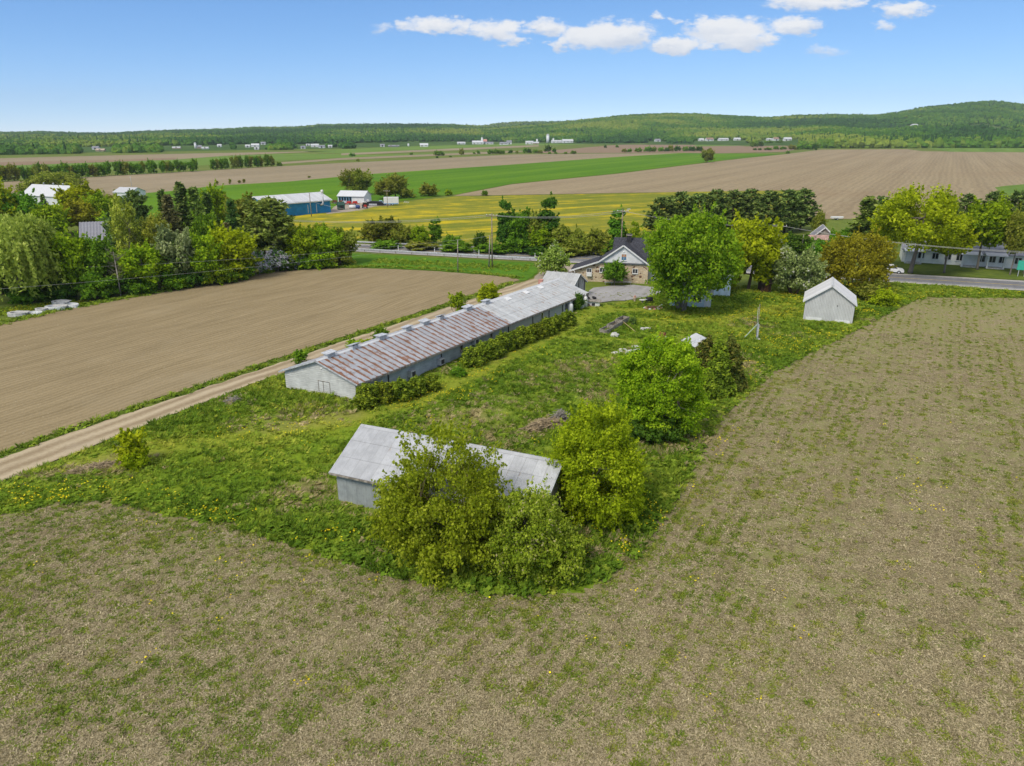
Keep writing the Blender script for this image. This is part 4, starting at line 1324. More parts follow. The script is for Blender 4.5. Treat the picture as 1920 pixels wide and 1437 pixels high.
T_('broad2', 'lime', 385, 533, 80, 440, 'broadleaf_tree', 'yellowish lime tree between the silvery tree and the tall soft conifer', LW)
T_('broad1', 'yellow', 436, 524, 96, 426, 'broadleaf_tree', 'rounded yellow green tree just left of the lilac bushes', LW)
T_('shrub1', 'lime', 404, 532, 66, 490, 'shrub', 'lime shrub at the foot of the hedgerow under the rounded yellow tree', cat='shrub')
T_('shrub2', 'green', 452, 524, 55, 486, 'shrub', 'leafy green shrub left of the lilac bushes at the field edge', cat='shrub')
T_('larch', 'larch', 512, 500, 125, 376, 'soft_conifer', 'tall soft green conifer in front of the blue workshop', LW)
T_('flower', 'lilac', 484, 516, 48, 468, 'lilac_bush', 'pale mauve flowering lilac bush under the tall soft conifer, leftmost one', 'lilac bushes in flower', 'shrub')
T_('flower', 'lilac', 520, 509, 46, 466, 'lilac_bush', 'pale mauve flowering lilac bush under the tall soft conifer, middle one', 'lilac bushes in flower', 'shrub')
T_('flower', 'lilac', 553, 505, 36, 474, 'lilac_bush', 'pale mauve flowering lilac bush under the tall soft conifer, rightmost one', 'lilac bushes in flower', 'shrub')
T_('broad2', 'lime', 572, 501, 80, 424, 'broadleaf_tree', 'lime tree right beside the tall soft conifer in the hedgerow', LW)
T_('broad1', 'lime', 612, 498, 78, 426, 'broadleaf_tree', 'lime tree in the hedgerow second from the highway end', LW)
T_('broad3', 'olive', 645, 494, 56, 428, 'broadleaf_tree', 'olive tree ending the hedgerow where the highway appears', LW)
T_('shrub1', 'lime', 596, 502, 74, 462, 'shrub', 'broad lime shrub low at the highway end of the hedgerow', cat='shrub')
T_('shrub1', 'olive', 636, 499, 60, 464, 'shrub', 'thin olive shrub at the very end of the hedgerow by the guardrail', cat='shrub')
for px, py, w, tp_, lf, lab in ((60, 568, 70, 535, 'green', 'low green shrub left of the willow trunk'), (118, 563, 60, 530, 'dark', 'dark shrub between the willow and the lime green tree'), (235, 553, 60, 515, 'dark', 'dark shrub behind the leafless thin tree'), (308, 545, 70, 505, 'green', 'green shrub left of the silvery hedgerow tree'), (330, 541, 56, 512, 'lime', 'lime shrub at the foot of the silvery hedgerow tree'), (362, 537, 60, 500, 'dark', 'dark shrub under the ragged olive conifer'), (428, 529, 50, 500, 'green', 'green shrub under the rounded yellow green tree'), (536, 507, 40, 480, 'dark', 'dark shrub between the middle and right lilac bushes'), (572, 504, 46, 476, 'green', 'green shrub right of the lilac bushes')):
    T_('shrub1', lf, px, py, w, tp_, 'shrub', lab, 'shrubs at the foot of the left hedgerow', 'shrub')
LB = 'trees behind the left hedgerow'
T_('sparse', 'budding', 252, 512, 62, 368, 'birch_tree', 'tall sparse budding tree right of the grey metal roof', LB)
T_('sparse', 'budding', 300, 508, 62, 400, 'birch_tree', 'sparse budding tree before the dark spruces, the right of two', LB)
T_('pine1', 'pine', 226, 492, 60, 400, 'pine_tree', 'dark pine with flat boughs reaching over the grey metal roof', LB)
T_('pine2', 'pine', 270, 486, 74, 362, 'pine_tree', 'dark pine behind the sparse budding trees', LB)
T_('pine1', 'deep', 290, 502, 60, 420, 'pine_tree', 'low dark pine between the two sparse budding trees', LB)
T_('spruce', 'deep', 319, 470, 44, 357, 'spruce_tree', 'dark narrow spruce, leftmost of the spruce group', LB)
T_('spruce2', 'rust', 330, 478, 56, 366, 'spruce_tree', 'rusty brown spruce in the spruce group left of the blue workshop', LB)
T_('spruce', 'pine', 354, 472, 62, 343, 'spruce_tree', 'tallest dark spruce of the spruce group left of the blue workshop', LB)
T_('spruce2', 'larch', 378, 472, 60, 352, 'spruce_tree', 'olive spruce right beside the tallest dark spruce', LB)
T_('spruce', 'deep', 400, 466, 48, 362, 'spruce_tree', 'dark spruce at the right end of the spruce group', LB)
T_('broad1', 'lime', 408, 440, 66, 349, 'broadleaf_tree', 'light green tree rising behind the spruce group toward the green crop', LB)
T_('broad2', 'green', 398, 500, 62, 401, 'broadleaf_tree', 'dense rounded deep green tree below the spruce group', LB)
T_('broad3', 'olive', 460, 448, 64, 366, 'broadleaf_tree', 'olive tree left of the blue workshop gable', LB)
T_('spruce', 'deep', 442, 456, 46, 374, 'spruce_tree', 'dark spruce in front of the olive tree by the blue workshop', LB)
T_('spruce2', 'pine', 474, 440, 34, 376, 'spruce_tree', 'small pointed spruce touching the blue workshop gable', LB)
T_('spruce2', 'rust', 430, 478, 36, 418, 'spruce_tree', 'short rusty spruce below the olive tree by the blue workshop', LB)
T_('broad1', 'yellow', 12, 448, 84, 346, 'broadleaf_tree', 'yellow green tree at the left frame edge above the weeping willow', LB)
T_('broad2', 'green', 48, 446, 80, 360, 'broadleaf_tree', 'green tree before the long white roofed farmhouse at far left', LB)
T_('dome_wide', 'olive', 102, 362, 112, 322, 'willow_tree', 'wide grey green dome of willow behind the white roofed farmhouse', LB)
T_('broad3', 'yellow', 158, 420, 74, 346, 'broadleaf_tree', 'yellowish tree right of the white roofed farmhouse', LB)
T_('broad1', 'orange', 152, 436, 74, 376, 'broadleaf_tree', 'bronze tinted tree above the grey metal roof', LB)
T_('broad2', 'lime', 98, 446, 76, 384, 'broadleaf_tree', 'bright green tree between the willow top and the white farmhouse', LB)
T_('broad3', 'lime', 192, 426, 56, 362, 'broadleaf_tree', 'light green tree above the grey roof next to the bronze tinted one', LB)
T_('spruce', 'pine', 86, 398, 22, 364, 'spruce_tree', 'small dark spruce standing before the white farmhouse wall', LB)
T_('farbush', 'olive', 215, 396, 46, 362, 'shrub', 'olive bush below the small far white roof', cat='shrub')
T_('broad2', 'lime', 222, 438, 60, 396, 'broadleaf_tree', 'light green tree directly behind the grey metal roof', LB)
T_('broad2', 'green', 62, 500, 90, 420, 'broadleaf_tree', 'green tree hidden behind the weeping willow and the grey roof', LB)
T_('broad2', 'green', 470, 500, 80, 430, 'broadleaf_tree', 'green tree behind the lilac bushes', LB)

RL = 'trees and bushes beyond the highway'
for k, (kd, lf, px, py, w, tp_, lab) in enumerate([
        ('shrub2', 'olive', 598, 450, 52, 420, 'olive bush beyond the highway above the hedgerow end'),
        ('shrub2', 'olive', 698, 455, 44, 416, 'olive bush beyond the highway, leftmost of the roadside row'),
        ('broad3', 'olive', 724, 457, 62, 408, 'loose olive small tree with open stems beyond the highway'),
        ('shrub1', 'olive', 757, 459, 52, 419, 'olive bush right of the loose small tree with open stems'),
        ('shrub2', 'lime', 788, 461, 44, 424, 'light green bush left of the short roadside poplar'),
        ('poplar', 'green', 818, 459, 26, 411, 'short green poplar sapling beyond the highway before the yellow field'),
        ('shrub1', 'green', 850, 467, 46, 440, 'low green bush beyond the highway behind the shorter utility pole'),
        ('shrub2', 'dark', 900, 469, 30, 436, 'small dark bush left of the two roadside poles'),
        ('poplar', 'dark', 948, 472, 34, 377, 'leaning dark poplar beyond the highway, left one of the pair'),
        ('broad3', 'green', 976, 472, 54, 394, 'green tree between the pair of dark poplars'),
        ('broad2', 'olive', 1002, 472, 54, 398, 'olive tree right between the dark poplars'),
        ('poplar', 'dark', 1029, 472, 40, 372, 'tall dark poplar beyond the highway, right one of the pair'),
        ('shrub2', 'lime', 1014, 474, 56, 424, 'lime bush at the foot of the taller dark poplar'),
        ('shrub1', 'green', 968, 474, 56, 436, 'green bush at the foot of the leaning dark poplar'),
        ('shrub2', 'olive', 1056, 475, 62, 424, 'olive thicket right of the dark poplars'),
        ('shrub1', 'olive', 1090, 477, 60, 430, 'olive thicket midway between the poplars and the stone house'),
        ('shrub2', 'olive', 1118, 478, 56, 430, 'pale olive thicket just left of the stone house roof'),
        ('shrub1', 'green', 1140, 479, 40, 450, 'green bush against the stone house roof'),
        ('poplar', 'green', 1156, 474, 34, 393, 'green poplar sapling behind the stone house chimney'),
        ('shrub2', 'lime', 1184, 474, 40, 428, 'lime bush behind the stone house roof'),
        ('poplar', 'lime', 1188, 465, 18, 416, 'thin lime sapling between the stone house and the pines'),
        ('shrub1', 'green', 1208, 470, 40, 438, 'green bush at the left foot of the pine stand'),
        ('farbush', 'green', 720, 466, 60, 450, 'low green growth along the far guardrail, left stretch'),
        ('farbush', 'olive', 790, 468, 66, 452, 'low olive growth along the far guardrail, second stretch'),
        ('farbush', 'green', 862, 471, 70, 455, 'low green growth along the far guardrail behind the short pole'),
        ('farbush', 'green', 930, 474, 70, 456, 'low green growth along the far guardrail left of the poplars'),
        ('farbush', 'dark', 1000, 476, 70, 458, 'low dark growth along the far guardrail under the poplars'),
        ('farbush', 'olive', 1070, 479, 70, 460, 'low olive growth along the far guardrail behind the blossom tree')]):
    T_(kd, lf, px, py, w, tp_, 'roadside_tree' if kd in ('broad2', 'broad3', 'poplar') else 'roadside_bush', lab, RL, 'tree' if kd in ('broad2', 'broad3', 'poplar') else 'shrub')
ORD = ['leftmost', 'second', 'third', 'fourth', 'fifth', 'sixth', 'seventh', 'eighth', 'ninth']
for k, (px, tp_, w) in enumerate([(1238, 372, 74), (1272, 362, 74), (1306, 366, 70), (1338, 358, 74), (1370, 360, 76), (1402, 357, 76), (1436, 361, 72), (1470, 358, 74), (1500, 357, 70)]):
    T_('pine1' if k % 2 else 'pine2', 'pine', px, 440 - (k % 3) * 4, w, tp_, 'pine_tree', f'dark pine in the stand beyond the highway, {ORD[k]} from the left', 'pines beyond the highway')
T_('shrub2', 'olive', 1532, 440, 28, 396, 'shrub', 'pale shrub at the right end of the pine stand', cat='shrub')
T_('flower', 'blossom', 1036, 519, 62, 459, 'blossom_tree', 'small tree with white blossom beside the metal annex roof')
T_('broad1', 'green', 1152, 535, 46, 489, 'yard_tree', 'small round tree before the stone house wall')
T_('maple', 'maple', 1280, 583, 178, 400, 'maple_tree', 'very large fresh green maple in the middle of the yard')
T_('broad2', 'yellow', 1402, 545, 120, 411, 'maple_tree', 'yellow green maple right of the very large green one')
T_('apple', 'apple', 1487, 553, 94, 463, 'apple_tree', 'grey green apple tree with some blossom left of the small white shed')
T_('bronze', 'orange', 1600, 548, 158, 437, 'bronze_tree', 'wide bronze tinted tree behind the small white shed')
T_('shrub1', 'yellow', 1655, 572, 60, 540, 'shrub', 'yellow green shrub right of the small white shed', cat='shrub')
T_('shrub1', 'olive', 1630, 562, 76, 524, 'shrub', 'olive shrub behind the small white shed under the bronze tree', cat='shrub')
T_('broad2', 'green', 1540, 512, 66, 449, 'broadleaf_tree', 'green tree between the apple tree and the bronze tree, beyond the highway')
T_('broad2', 'dark', 1490, 482, 76, 440, 'broadleaf_tree', 'dark low tree behind the apple tree beyond the highway')
T_('broad3', 'green', 1570, 478, 40, 430, 'broadleaf_tree', 'green sapling by the gabled cabin beyond the highway')
T_('spruce', 'larch', 1616, 470, 84, 370, 'spruce_tree', 'broad dark spruce left of the large yellow tree')
T_('pine2', 'pine', 1640, 468, 60, 372, 'pine_tree', 'dark pine squeezed between the broad spruce and the large yellow tree')
T_('big_yellow', 'yellow', 1706, 512, 170, 354, 'maple_tree', 'large yellow green tree before the long white motel')
T_('street', 'yellow', 1770, 512, 84, 404, 'birch_tree', 'yellow topped tree with white trunks before the motel')
T_('street', 'lime', 1832, 506, 96, 372, 'maple_tree', 'bright lime tree in front of the motel porch')
T_('street', 'olive', 1893, 516, 56, 394, 'broadleaf_tree', 'olive tree near the green road sign')
T_('street', 'orange', 1918, 514, 50, 398, 'broadleaf_tree', 'brownish tree at the right frame edge behind the green sign')
for k, (px, py, tp_, w, lab) in enumerate([(1760, 452, 372, 60, 'just right of the large yellow tree'), (1800, 448, 366, 64, 'left of the bright lime tree top'), (1850, 446, 362, 66, 'right behind the bright lime tree top'), (1892, 446, 360, 66, 'above the olive tree'), (1930, 446, 362, 66, 'cut by the right frame edge')]):
    T_('pine1' if k % 2 else 'pine2', 'pine', px, py, w, tp_, 'pine_tree', 'dark background pine behind the motel, ' + lab, 'pines behind the motel')
# near the camera
T_('barn_tree', 'barnleaf', 826, 1036, 258, 806, 'barn_tree', 'loose leafy tree growing up against the near metal barn roof', rot=.6)
T_('barn_bush', 'cream', 992, 1062, 200, 924, 'barn_bush', 'dense bush with creamy tips at the corner of the near metal barn', cat='shrub', rot=2.0)
T_('corner_tree', 'limey', 1116, 970, 194, 770, 'corner_tree', 'rounded yellow green tree at the right end of the near metal barn', rot=1.0)
T_('garden_tree', 'lime', 1236, 814, 164, 636, 'garden_tree', 'rounded bright green tree beside the dark cedars', rot=3.0)
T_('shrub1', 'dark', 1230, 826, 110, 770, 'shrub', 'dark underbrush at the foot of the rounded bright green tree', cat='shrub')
T_('cedar_tall', 'cedar_dark', 1316, 736, 66, 638, 'cedar_tree', 'dark bronze cedar, left one of three right of the bright green tree', 'dark cedars in the garden')
T_('cedar_tall', 'cedar', 1341, 742, 66, 642, 'cedar_tree', 'dark green cedar, middle one of three right of the bright green tree', 'dark cedars in the garden')
T_('cedar_tall', 'cedar_dark', 1364, 732, 62, 638, 'cedar_tree', 'bronze cedar at the field edge, right one of three by the bright green tree', 'dark cedars in the garden')
T_('sapling', 'yellow', 255, 874, 66, 803, 'shrub', 'lone yellow green shrub beside the dirt track', cat='shrub')
T_('shrub2', 'yellow', 258, 878, 52, 832, 'shrub', 'small dense yellow bush at the foot of the lone shrub by the track', cat='shrub')
BSL = 'saplings along the dirt track behind the long barn'
for k, (px, py, w, tp_, kd, lf, lab) in enumerate([(857, 590, 40, 548, 'sapling', 'lime', 'tall loose sapling behind the long barn, beside the third vent from the pale roof half'), (917, 572, 48, 530, 'shrub2', 'yellow', 'round yellow green bush behind the long barn ridge near the far end'), (714, 640, 34, 615, 'shrub2', 'green', 'small green bush behind the long barn ridge by the rusty roof middle'), (664, 658, 34, 636, 'sapling', 'lime', 'small lime sapling behind the long barn ridge left of the middle'), (686, 652, 26, 636, 'sapling', 'yellow', 'tiny yellow sapling behind the long barn ridge near the rusty roof middle'), (566, 682, 36, 656, 'sapling', 'green', 'green sapling behind the near end of the long barn'), (1062, 532, 14, 512, 'shrub2', 'green', 'small bush on the gravel behind the metal annex')]):
    T_(kd, lf, px, py, w, tp_, 'sapling', lab, BSL, 'shrub')
# cedar hedge beside the long barn
hg = random.Random(4)
HG = []
for (a, b, n, w0) in (((690, 765), (812, 734), 5, 44), ((886, 685), (1064, 612), 10, 38)):
    for i in range(n):
        f = i / (n - 1)
        HG.append((a[0] + (b[0] - a[0]) * f + hg.uniform(-2, 2), a[1] + (b[1] - a[1]) * f + hg.uniform(-2, 2), w0 * (1 - .25 * f) * hg.uniform(.95, 1.2), 1))
NTH = ['first', 'second', 'third', 'fourth', 'fifth', 'sixth', 'seventh', 'eighth', 'ninth', 'last']
for i, (px, py, w, _) in enumerate(HG):
    near = i < 5
    n = NTH[i] if near else NTH[i - 5]
    if i == 4:
        n = 'last'
    p = G(px, py)
    tpy = py - (44 - i * 3.5 if near else 36 - (i - 5) * .8) * hg.uniform(.92, 1.08)
    T_('cedar1' if hg.random() < .5 else 'cedar2', 'cedar', px, py, w * 1.02, tpy, 'hedge_cedar', f'clipped cedar in the {"short near" if near else "long far"} hedge run by the barn, {n} from the camera', 'cedar hedge along the long barn', 'shrub')
T_('shrub2', 'green', 921, 642, 22, 612, 'shrub', 'green bush growing at the barn wall behind the far hedge run', cat='shrub')
T_('shrub2', 'dark', 1082, 582, 30, 550, 'shrub', 'dark green bush between the white tanks at the barn end', cat='shrub')
T_('shrub2', 'green', 860, 706, 34, 690, 'shrub', 'low green bush in the gap between the two hedge runs', cat='shrub')
# middle distance
T_('sparse', 'olive', 655, 366, 40, 317, 'willow_tree', 'olive willow with dark stems behind the small white office, left one of two')
T_('broad3', 'olive', 678, 366, 44, 318, 'willow_tree', 'fuller olive willow behind the small white office, right one of two')
T_('broad2', 'olive', 742, 372, 48, 327, 'willow_tree', 'rounded olive willow behind the white box trailer')
T_('broad1', 'olive', 722, 374, 40, 338, 'willow_tree', 'small olive willow left of the white box trailer')
T_('farbush', 'olive', 764, 372, 30, 354, 'bush', 'low olive bush right of the box trailer willows', cat='shrub')
T_('farbush', 'olive', 806, 368, 40, 344, 'bush', 'solitary round olive bush at the near corner of the green crop', cat='shrub')
T_('farbush', 'lime', 841, 367, 16, 355, 'bush', 'small lime bush at the tip of the bare field', cat='shrub')
T_('farbush', 'green', 910, 367, 14, 357, 'bush', 'small green bush on the ditch line above the yellow field', cat='shrub')
T_('broad3', 'olive', 1326, 305, 24, 279, 'field_tree', 'lone tree between the green crop and the bare field')
T_('farbush', 'green', 1477, 289, 8, 283, 'bush', 'tiny bush at the far tip of the green crop', cat='shrub')
R1 = 'trees in the far left field row'
def nth(i):
    return f'{i}{"th" if 10 <= i % 100 <= 20 else {1: "st", 2: "nd", 3: "rd"}.get(i % 10, "th")}'


for i in range(36):
    f = i / 35
    px, py = -8 + 376 * f, 341.5 - 20 * f
    T_('fartree' if trng.random() < .75 else 'broad3', 'green' if trng.random() < .6 else 'olive', px + trng.uniform(-3, 3), py + trng.uniform(-.6, .6), 14.5 * trng.uniform(.8, 1.2) * (1.25 - .35 * f), py - (31 - 9 * f) * trng.uniform(.82, 1.12), 'row_tree', f'tree in the long dense row across the far left field, {nth(i + 1)} from the left', R1)
R2 = 'trees in the short far field row'
for i in range(13):
    f = i / 12
    px, py = 399 + 110 * f, 319 - 6.5 * f
    T_('fartree', 'green' if trng.random() < .6 else 'olive', px + trng.uniform(-2, 2), py, 11.5 * trng.uniform(.85, 1.2), py - 23 * trng.uniform(.85, 1.1), 'row_tree', f'tree in the short row right of the long far row, {nth(i + 1)} from the left', R2)
R3 = 'bushes on the far field boundaries'
for bi, (px, py, w, h) in enumerate(sorted([(525, 312, 10, 8), (661, 293.5, 12, 6), (671, 303, 6, 5), (771, 291, 6, 5), (824, 292, 19, 9), (820, 297, 5, 4), (865, 290.5, 10, 12), (845, 295, 6, 3), (889, 289, 5, 4), (897, 289, 6, 7), (920, 289, 12, 8), (932, 289, 14, 9), (943, 289, 10, 7), (957, 288, 8, 7), (969, 288, 6, 5), (985, 287.5, 9, 10), (992, 287.5, 9, 9), (1003, 287.5, 10, 7), (1013, 287.5, 10, 6), (1027, 285, 12, 13), (1039, 286, 7, 8), (1030, 289, 6, 4), (1042, 289, 6, 4), (1060, 289, 7, 4), (1076, 289, 11, 6), (1135, 278, 5, 6), (1157, 277, 6, 5), (1170, 286, 9, 7), (1180, 286, 9, 7), (1196, 285.5, 14, 8), (1214, 285, 13, 10), (1224, 285, 13, 9), (1238, 284.5, 12, 8), (1250, 284.5, 10, 8), (1258, 284.5, 10, 12), (1270, 284, 12, 10), (1284, 284, 12, 9), (1298, 284, 14, 9), (1312, 284, 14, 9), (1415, 282, 7, 4), (1424, 282, 7, 4), (1440, 282, 14, 5), (1455, 281, 10, 7), (1468, 281, 12, 6), (1485, 281, 14, 9), (1500, 281, 14, 10), (1515, 281, 14, 9), (1527, 282, 10, 14), (1412, 276, 16, 12), (1425, 275, 14, 10), (1440, 272, 16, 8), (1460, 272, 16, 7), (1300, 268, 7, 6), (1307, 268, 8, 5)])):
    T_('farbush', trng.choice(['green', 'olive', 'dark', 'green']), px, py, w * 1.15, py - h * 1.05, 'field_bush', f'small rounded bush on the far field boundaries, {nth(bi + 1)} from the left', R3, 'shrub')
R4 = 'thin shoots on the near edge of the long tan field'
for bi, (px, py, h) in enumerate(sorted([(407, 347, 8), (432, 346, 11), (449, 344, 6), (458, 343.5, 8), (580, 334, 4), (217, 369, 14), (228, 367, 10)])):
    T_('sapling', 'olive', px, py, 7, py - h, 'thin_sapling', f'thin sapling between the tan field and the green crop, {nth(bi + 1)} from the left', R4, 'shrub')

# ------------------------------------------------------------------ buildings
def metal(name, col, rust=0.0, rust_col=(0.30, 0.10, 0.03), seam=0.0, grime=0.35, rough=0.5, lo=.56, hi=.70):
    """weathered sheet metal: streaks and rust that keep to each sheet's own seam"""
    m, nt, out = new_mat(name)
    oc = objco(nt)
    p = posn(nt)
    rnd = nd(nt, 'ShaderNodeObjectInfo').outputs['Random']
    sx = nd(nt, 'ShaderNodeSeparateXYZ', {0: oc}).outputs
    n1 = noise(nt, p, 1.6, 5.0, 0.65)
    st = noise(nt, nd(nt, 'ShaderNodeVectorMath', {0: mapped(nt, oc, (7, .45, .45)), 1: p}, operation='ADD').outputs[0], 1.2, 4.0, 0.65)
    base = mixc(nt, smooth(nt, math_n(nt, 'ADD', math_n(nt, 'MULTIPLY', n1, .6), math_n(nt, 'MULTIPLY', st, .4)), .3, .72), tuple(c * (1 - grime) for c in col), col)
    base = nd(nt, 'ShaderNodeHueSaturation', {'Value': math_n(nt, 'ADD', 0.90, math_n(nt, 'MULTIPLY', rnd, 0.2)), 'Color': base}).outputs[0]
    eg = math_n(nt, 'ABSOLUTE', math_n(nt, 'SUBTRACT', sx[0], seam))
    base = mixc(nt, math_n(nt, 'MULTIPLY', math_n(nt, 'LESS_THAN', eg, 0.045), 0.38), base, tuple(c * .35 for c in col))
    if rust:
        edge = math_n(nt, 'ABSOLUTE', math_n(nt, 'SUBTRACT', sx[0], seam))
        near = math_n(nt, 'SUBTRACT', 1.0, smooth(nt, edge, 0.02, 0.42))
        rn = noise(nt, p, 0.75, 6.0, 0.7)
        rf = math_n(nt, 'ADD', math_n(nt, 'MULTIPLY', rn, .75), math_n(nt, 'ADD', math_n(nt, 'MULTIPLY', near, 0.20 * rust), math_n(nt, 'MULTIPLY', math_n(nt, 'SUBTRACT', st, .5), .5)))
        rc = mixc(nt, n1, tuple(c * .55 for c in rust_col), tuple(min(1, c * 1.35) for c in rust_col))
        base = mixc(nt, math_n(nt, 'MULTIPLY', smooth(nt, rf, lo, hi), .93), base, rc)
    pbsdf(nt, out, base, rough, 0.35, n1, 0.12, 0.02)
    return m


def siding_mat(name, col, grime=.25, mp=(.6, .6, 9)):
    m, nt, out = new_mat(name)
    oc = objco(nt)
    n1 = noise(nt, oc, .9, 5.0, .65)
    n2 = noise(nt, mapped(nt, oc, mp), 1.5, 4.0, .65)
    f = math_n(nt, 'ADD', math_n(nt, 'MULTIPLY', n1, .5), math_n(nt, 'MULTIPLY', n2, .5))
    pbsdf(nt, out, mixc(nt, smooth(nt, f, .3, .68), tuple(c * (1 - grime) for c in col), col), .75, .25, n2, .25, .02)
    return m


def stone_mat(name):
    m, nt, out = new_mat(name)
    oc = objco(nt)
    w = nd(nt, 'ShaderNodeVectorMath', {0: oc, 1: nd(nt, 'ShaderNodeVectorMath', {0: noise(nt, oc, 2.0, 2.0, .5, 'Color'), 1: (.22, .22, .22)}, operation='MULTIPLY').outputs[0]}, operation='ADD').outputs[0]
    v = nd(nt, 'ShaderNodeTexVoronoi', {'Vector': mapped(nt, w, (1, 1, 1.5)), 'Scale': 2.2})
    e = nd(nt, 'ShaderNodeTexVoronoi', {'Vector': mapped(nt, w, (1, 1, 1.5)), 'Scale': 2.2}, feature='DISTANCE_TO_EDGE').outputs['Distance']
    s = nd(nt, 'ShaderNodeSeparateColor', {0: v.outputs['Color']}).outputs
    c = mixc(nt, s[0], (0.50, 0.38, 0.25), (0.66, 0.54, 0.385))
    dk = math_n(nt, 'MULTIPLY', math_n(nt, 'GREATER_THAN', s[1], .82), 1.0)
    c = mixc(nt, dk, c, (0.16, 0.085, 0.055))
    joint = smooth(nt, e, .03, .09)
    c = mixc(nt, joint, (0.50, 0.43, 0.33), c)
    pbsdf(nt, out, c, .9, .15, joint, .7, .05)
    return m


WHITE = plain('white_paint', (0.66, 0.67, 0.68), .6, .06, 1.2)
TRIM = plain('white_trim', (0.70, 0.70, 0.70), .55, .05, 3)
GREYW = plain('grey_wood', (0.30, 0.27, 0.23), .9, .25, 4)
DARKW = plain('dark_trim', (0.035, 0.035, 0.04), .7, .2, 4)
GALV = plain('galvanised_steel', (0.48, 0.50, 0.53), .45, .15, 4, .4)
CONC = plain('concrete', (0.52, 0.51, 0.49), .9, .15, 3)
TIMBER = plain('pole_timber', (0.28, 0.225, 0.165), .9, .25, 5)
STRAWM = plain('dry_straw', (0.40, 0.31, 0.19), .95, .25, 3)
TANW = plain('tan_wall', (0.46, 0.37, 0.28), .8, .12, 1)
BRICKR = plain('faded_red', (0.52, 0.25, 0.20), .8, .15, 1)
BROWNR = plain('brown_roof', (0.30, 0.20, 0.15), .8, .12, 1)
RUSTY = plain('rusty_iron', (0.20, 0.085, 0.04), .85, .35, 4)
BLACKM = plain('black_rubber', (0.022, 0.022, 0.024), .7, .2, 4)
REDP = plain('red_paint', (0.48, 0.035, 0.025), .45, .2, 3)
BLUEP = plain('blue_wall', (0.012, 0.20, 0.42), .55, .10, .6)
BLUED = plain('dark_blue', (0.03, 0.06, 0.20), .5, .15, 2)
PALEB = plain('pale_blue_siding', (0.55, 0.68, 0.78), .65, .08, 1.5)
GREEND = plain('dark_green_paint', (0.025, 0.075, 0.055), .6, .2, 2)
SIGNG = plain('sign_green', (0.05, 0.42, 0.30), .45, .06, 3)
SHING = plain('black_shingle', (0.060, 0.062, 0.075), .9, .25, 5, .1)
GREYR = plain('grey_metal_roof', (0.235, 0.235, 0.265), .5, .08, 1)
PALER = metal('pale_roof_sheet', (0.55, 0.56, 0.575), 0, grime=.15)
STONE = stone_mat('field_stone')
m_, nt_g, out_g = new_mat('window_glass')
pbsdf(nt_g, out_g, (0.022, 0.027, 0.033), .08, .6)
GLASS = m_


def window(parent, loc, rz, w, h, frame=TRIM, pane=GLASS, split=True, name='window'):
    """frame with a pane and a sill; local -y faces out"""
    b = .07 + .03 * w
    mb = MB()
    mb.bb(-w / 2, w / 2, -.05, .03, h / 2 - b, h / 2).bb(-w / 2, w / 2, -.05, .03, -h / 2, -h / 2 + b)
    mb.bb(-w / 2, -w / 2 + b, -.046, .03, -h / 2 + b, h / 2 - b).bb(w / 2 - b, w / 2, -.046, .03, -h / 2 + b, h / 2 - b)
    if split:
        mb.bb(-b * .35, b * .35, -.042, .03, -h / 2 + b, h / 2 - b)
    f = mb.build(name, frame, parent, loc, (0, 0, rz))
    MB().bb(-w / 2 + b, w / 2 - b, -.02, .0, -h / 2 + b, h / 2 - b).build('pane', pane, f)
    MB().bb(-w / 2 - .05, w / 2 + .05, -.11, -.003, -h / 2 - .06, -h / 2 - .003).build('sill', frame, f)
    return f


def lap_rows(mb, ax, plane, out, lo, hi, z0, ztop, step, lip=.03):
    """overlapping boards; ax 'x' or 'y' is the run of the wall, lo/hi(z) its ends at height z"""
    z = z0
    while z < ztop - .01:
        z2 = min(z + step, ztop)
        q = []
        for (zz, o) in ((z, lip), (z2, .004)):
            a, b = lo(zz), hi(zz)
            q.append([(a, plane + out * o, zz) if ax == 'x' else (plane + out * o, a, zz), (b, plane + out * o, zz) if ax == 'x' else (plane + out * o, b, zz)])
        mb.add([q[0][0], q[0][1], q[1][1], q[1][0]], [(0, 1, 2, 3)])
        u0 = [(lo(z), plane, z), (hi(z), plane, z)] if ax == 'x' else [(plane, lo(z), z), (plane, hi(z), z)]
        mb.add([u0[0], u0[1], q[0][1], q[0][0]], [(0, 1, 2, 3)])
        z = z2


def panel_mesh(pw, sl, ribs, rows, depth=.02, mat=None, lap=.012):
    """a ribbed roof sheet, x across, y up the slope"""
    mb = MB()
    xs = []
    for i in range(ribs):
        x = pw * i / ribs
        r = pw / ribs
        xs += [(x, 0), (x + r * .25, depth), (x + r * .5, depth), (x + r * .75, 0)] if ribs < 4 else [(x, 0), (x + r * .5, depth)]
    xs.append((pw, 0))
    for r in range(rows):
        y0, y1 = sl * r / rows, sl * (r + 1) / rows + .04
        zl = lap * (1 if r else 0.6)
        v = [(x, y0, z + zl + .012) for x, z in xs] + [(x, y1, z + .002) for x, z in xs]
        n = len(xs)
        mb.add(v, [(i, i + 1, n + i + 1, n + i) for i in range(n - 1)])
        mb.add([(xs[0][0], y0, -.01), (xs[-1][0], y0, -.01), (xs[-1][0], y0, xs[-1][1] + zl + .012), (xs[0][0], y0, xs[0][1] + zl + .012)], [(0, 1, 2, 3)])
    return mb.mesh('roof_panel', mat)


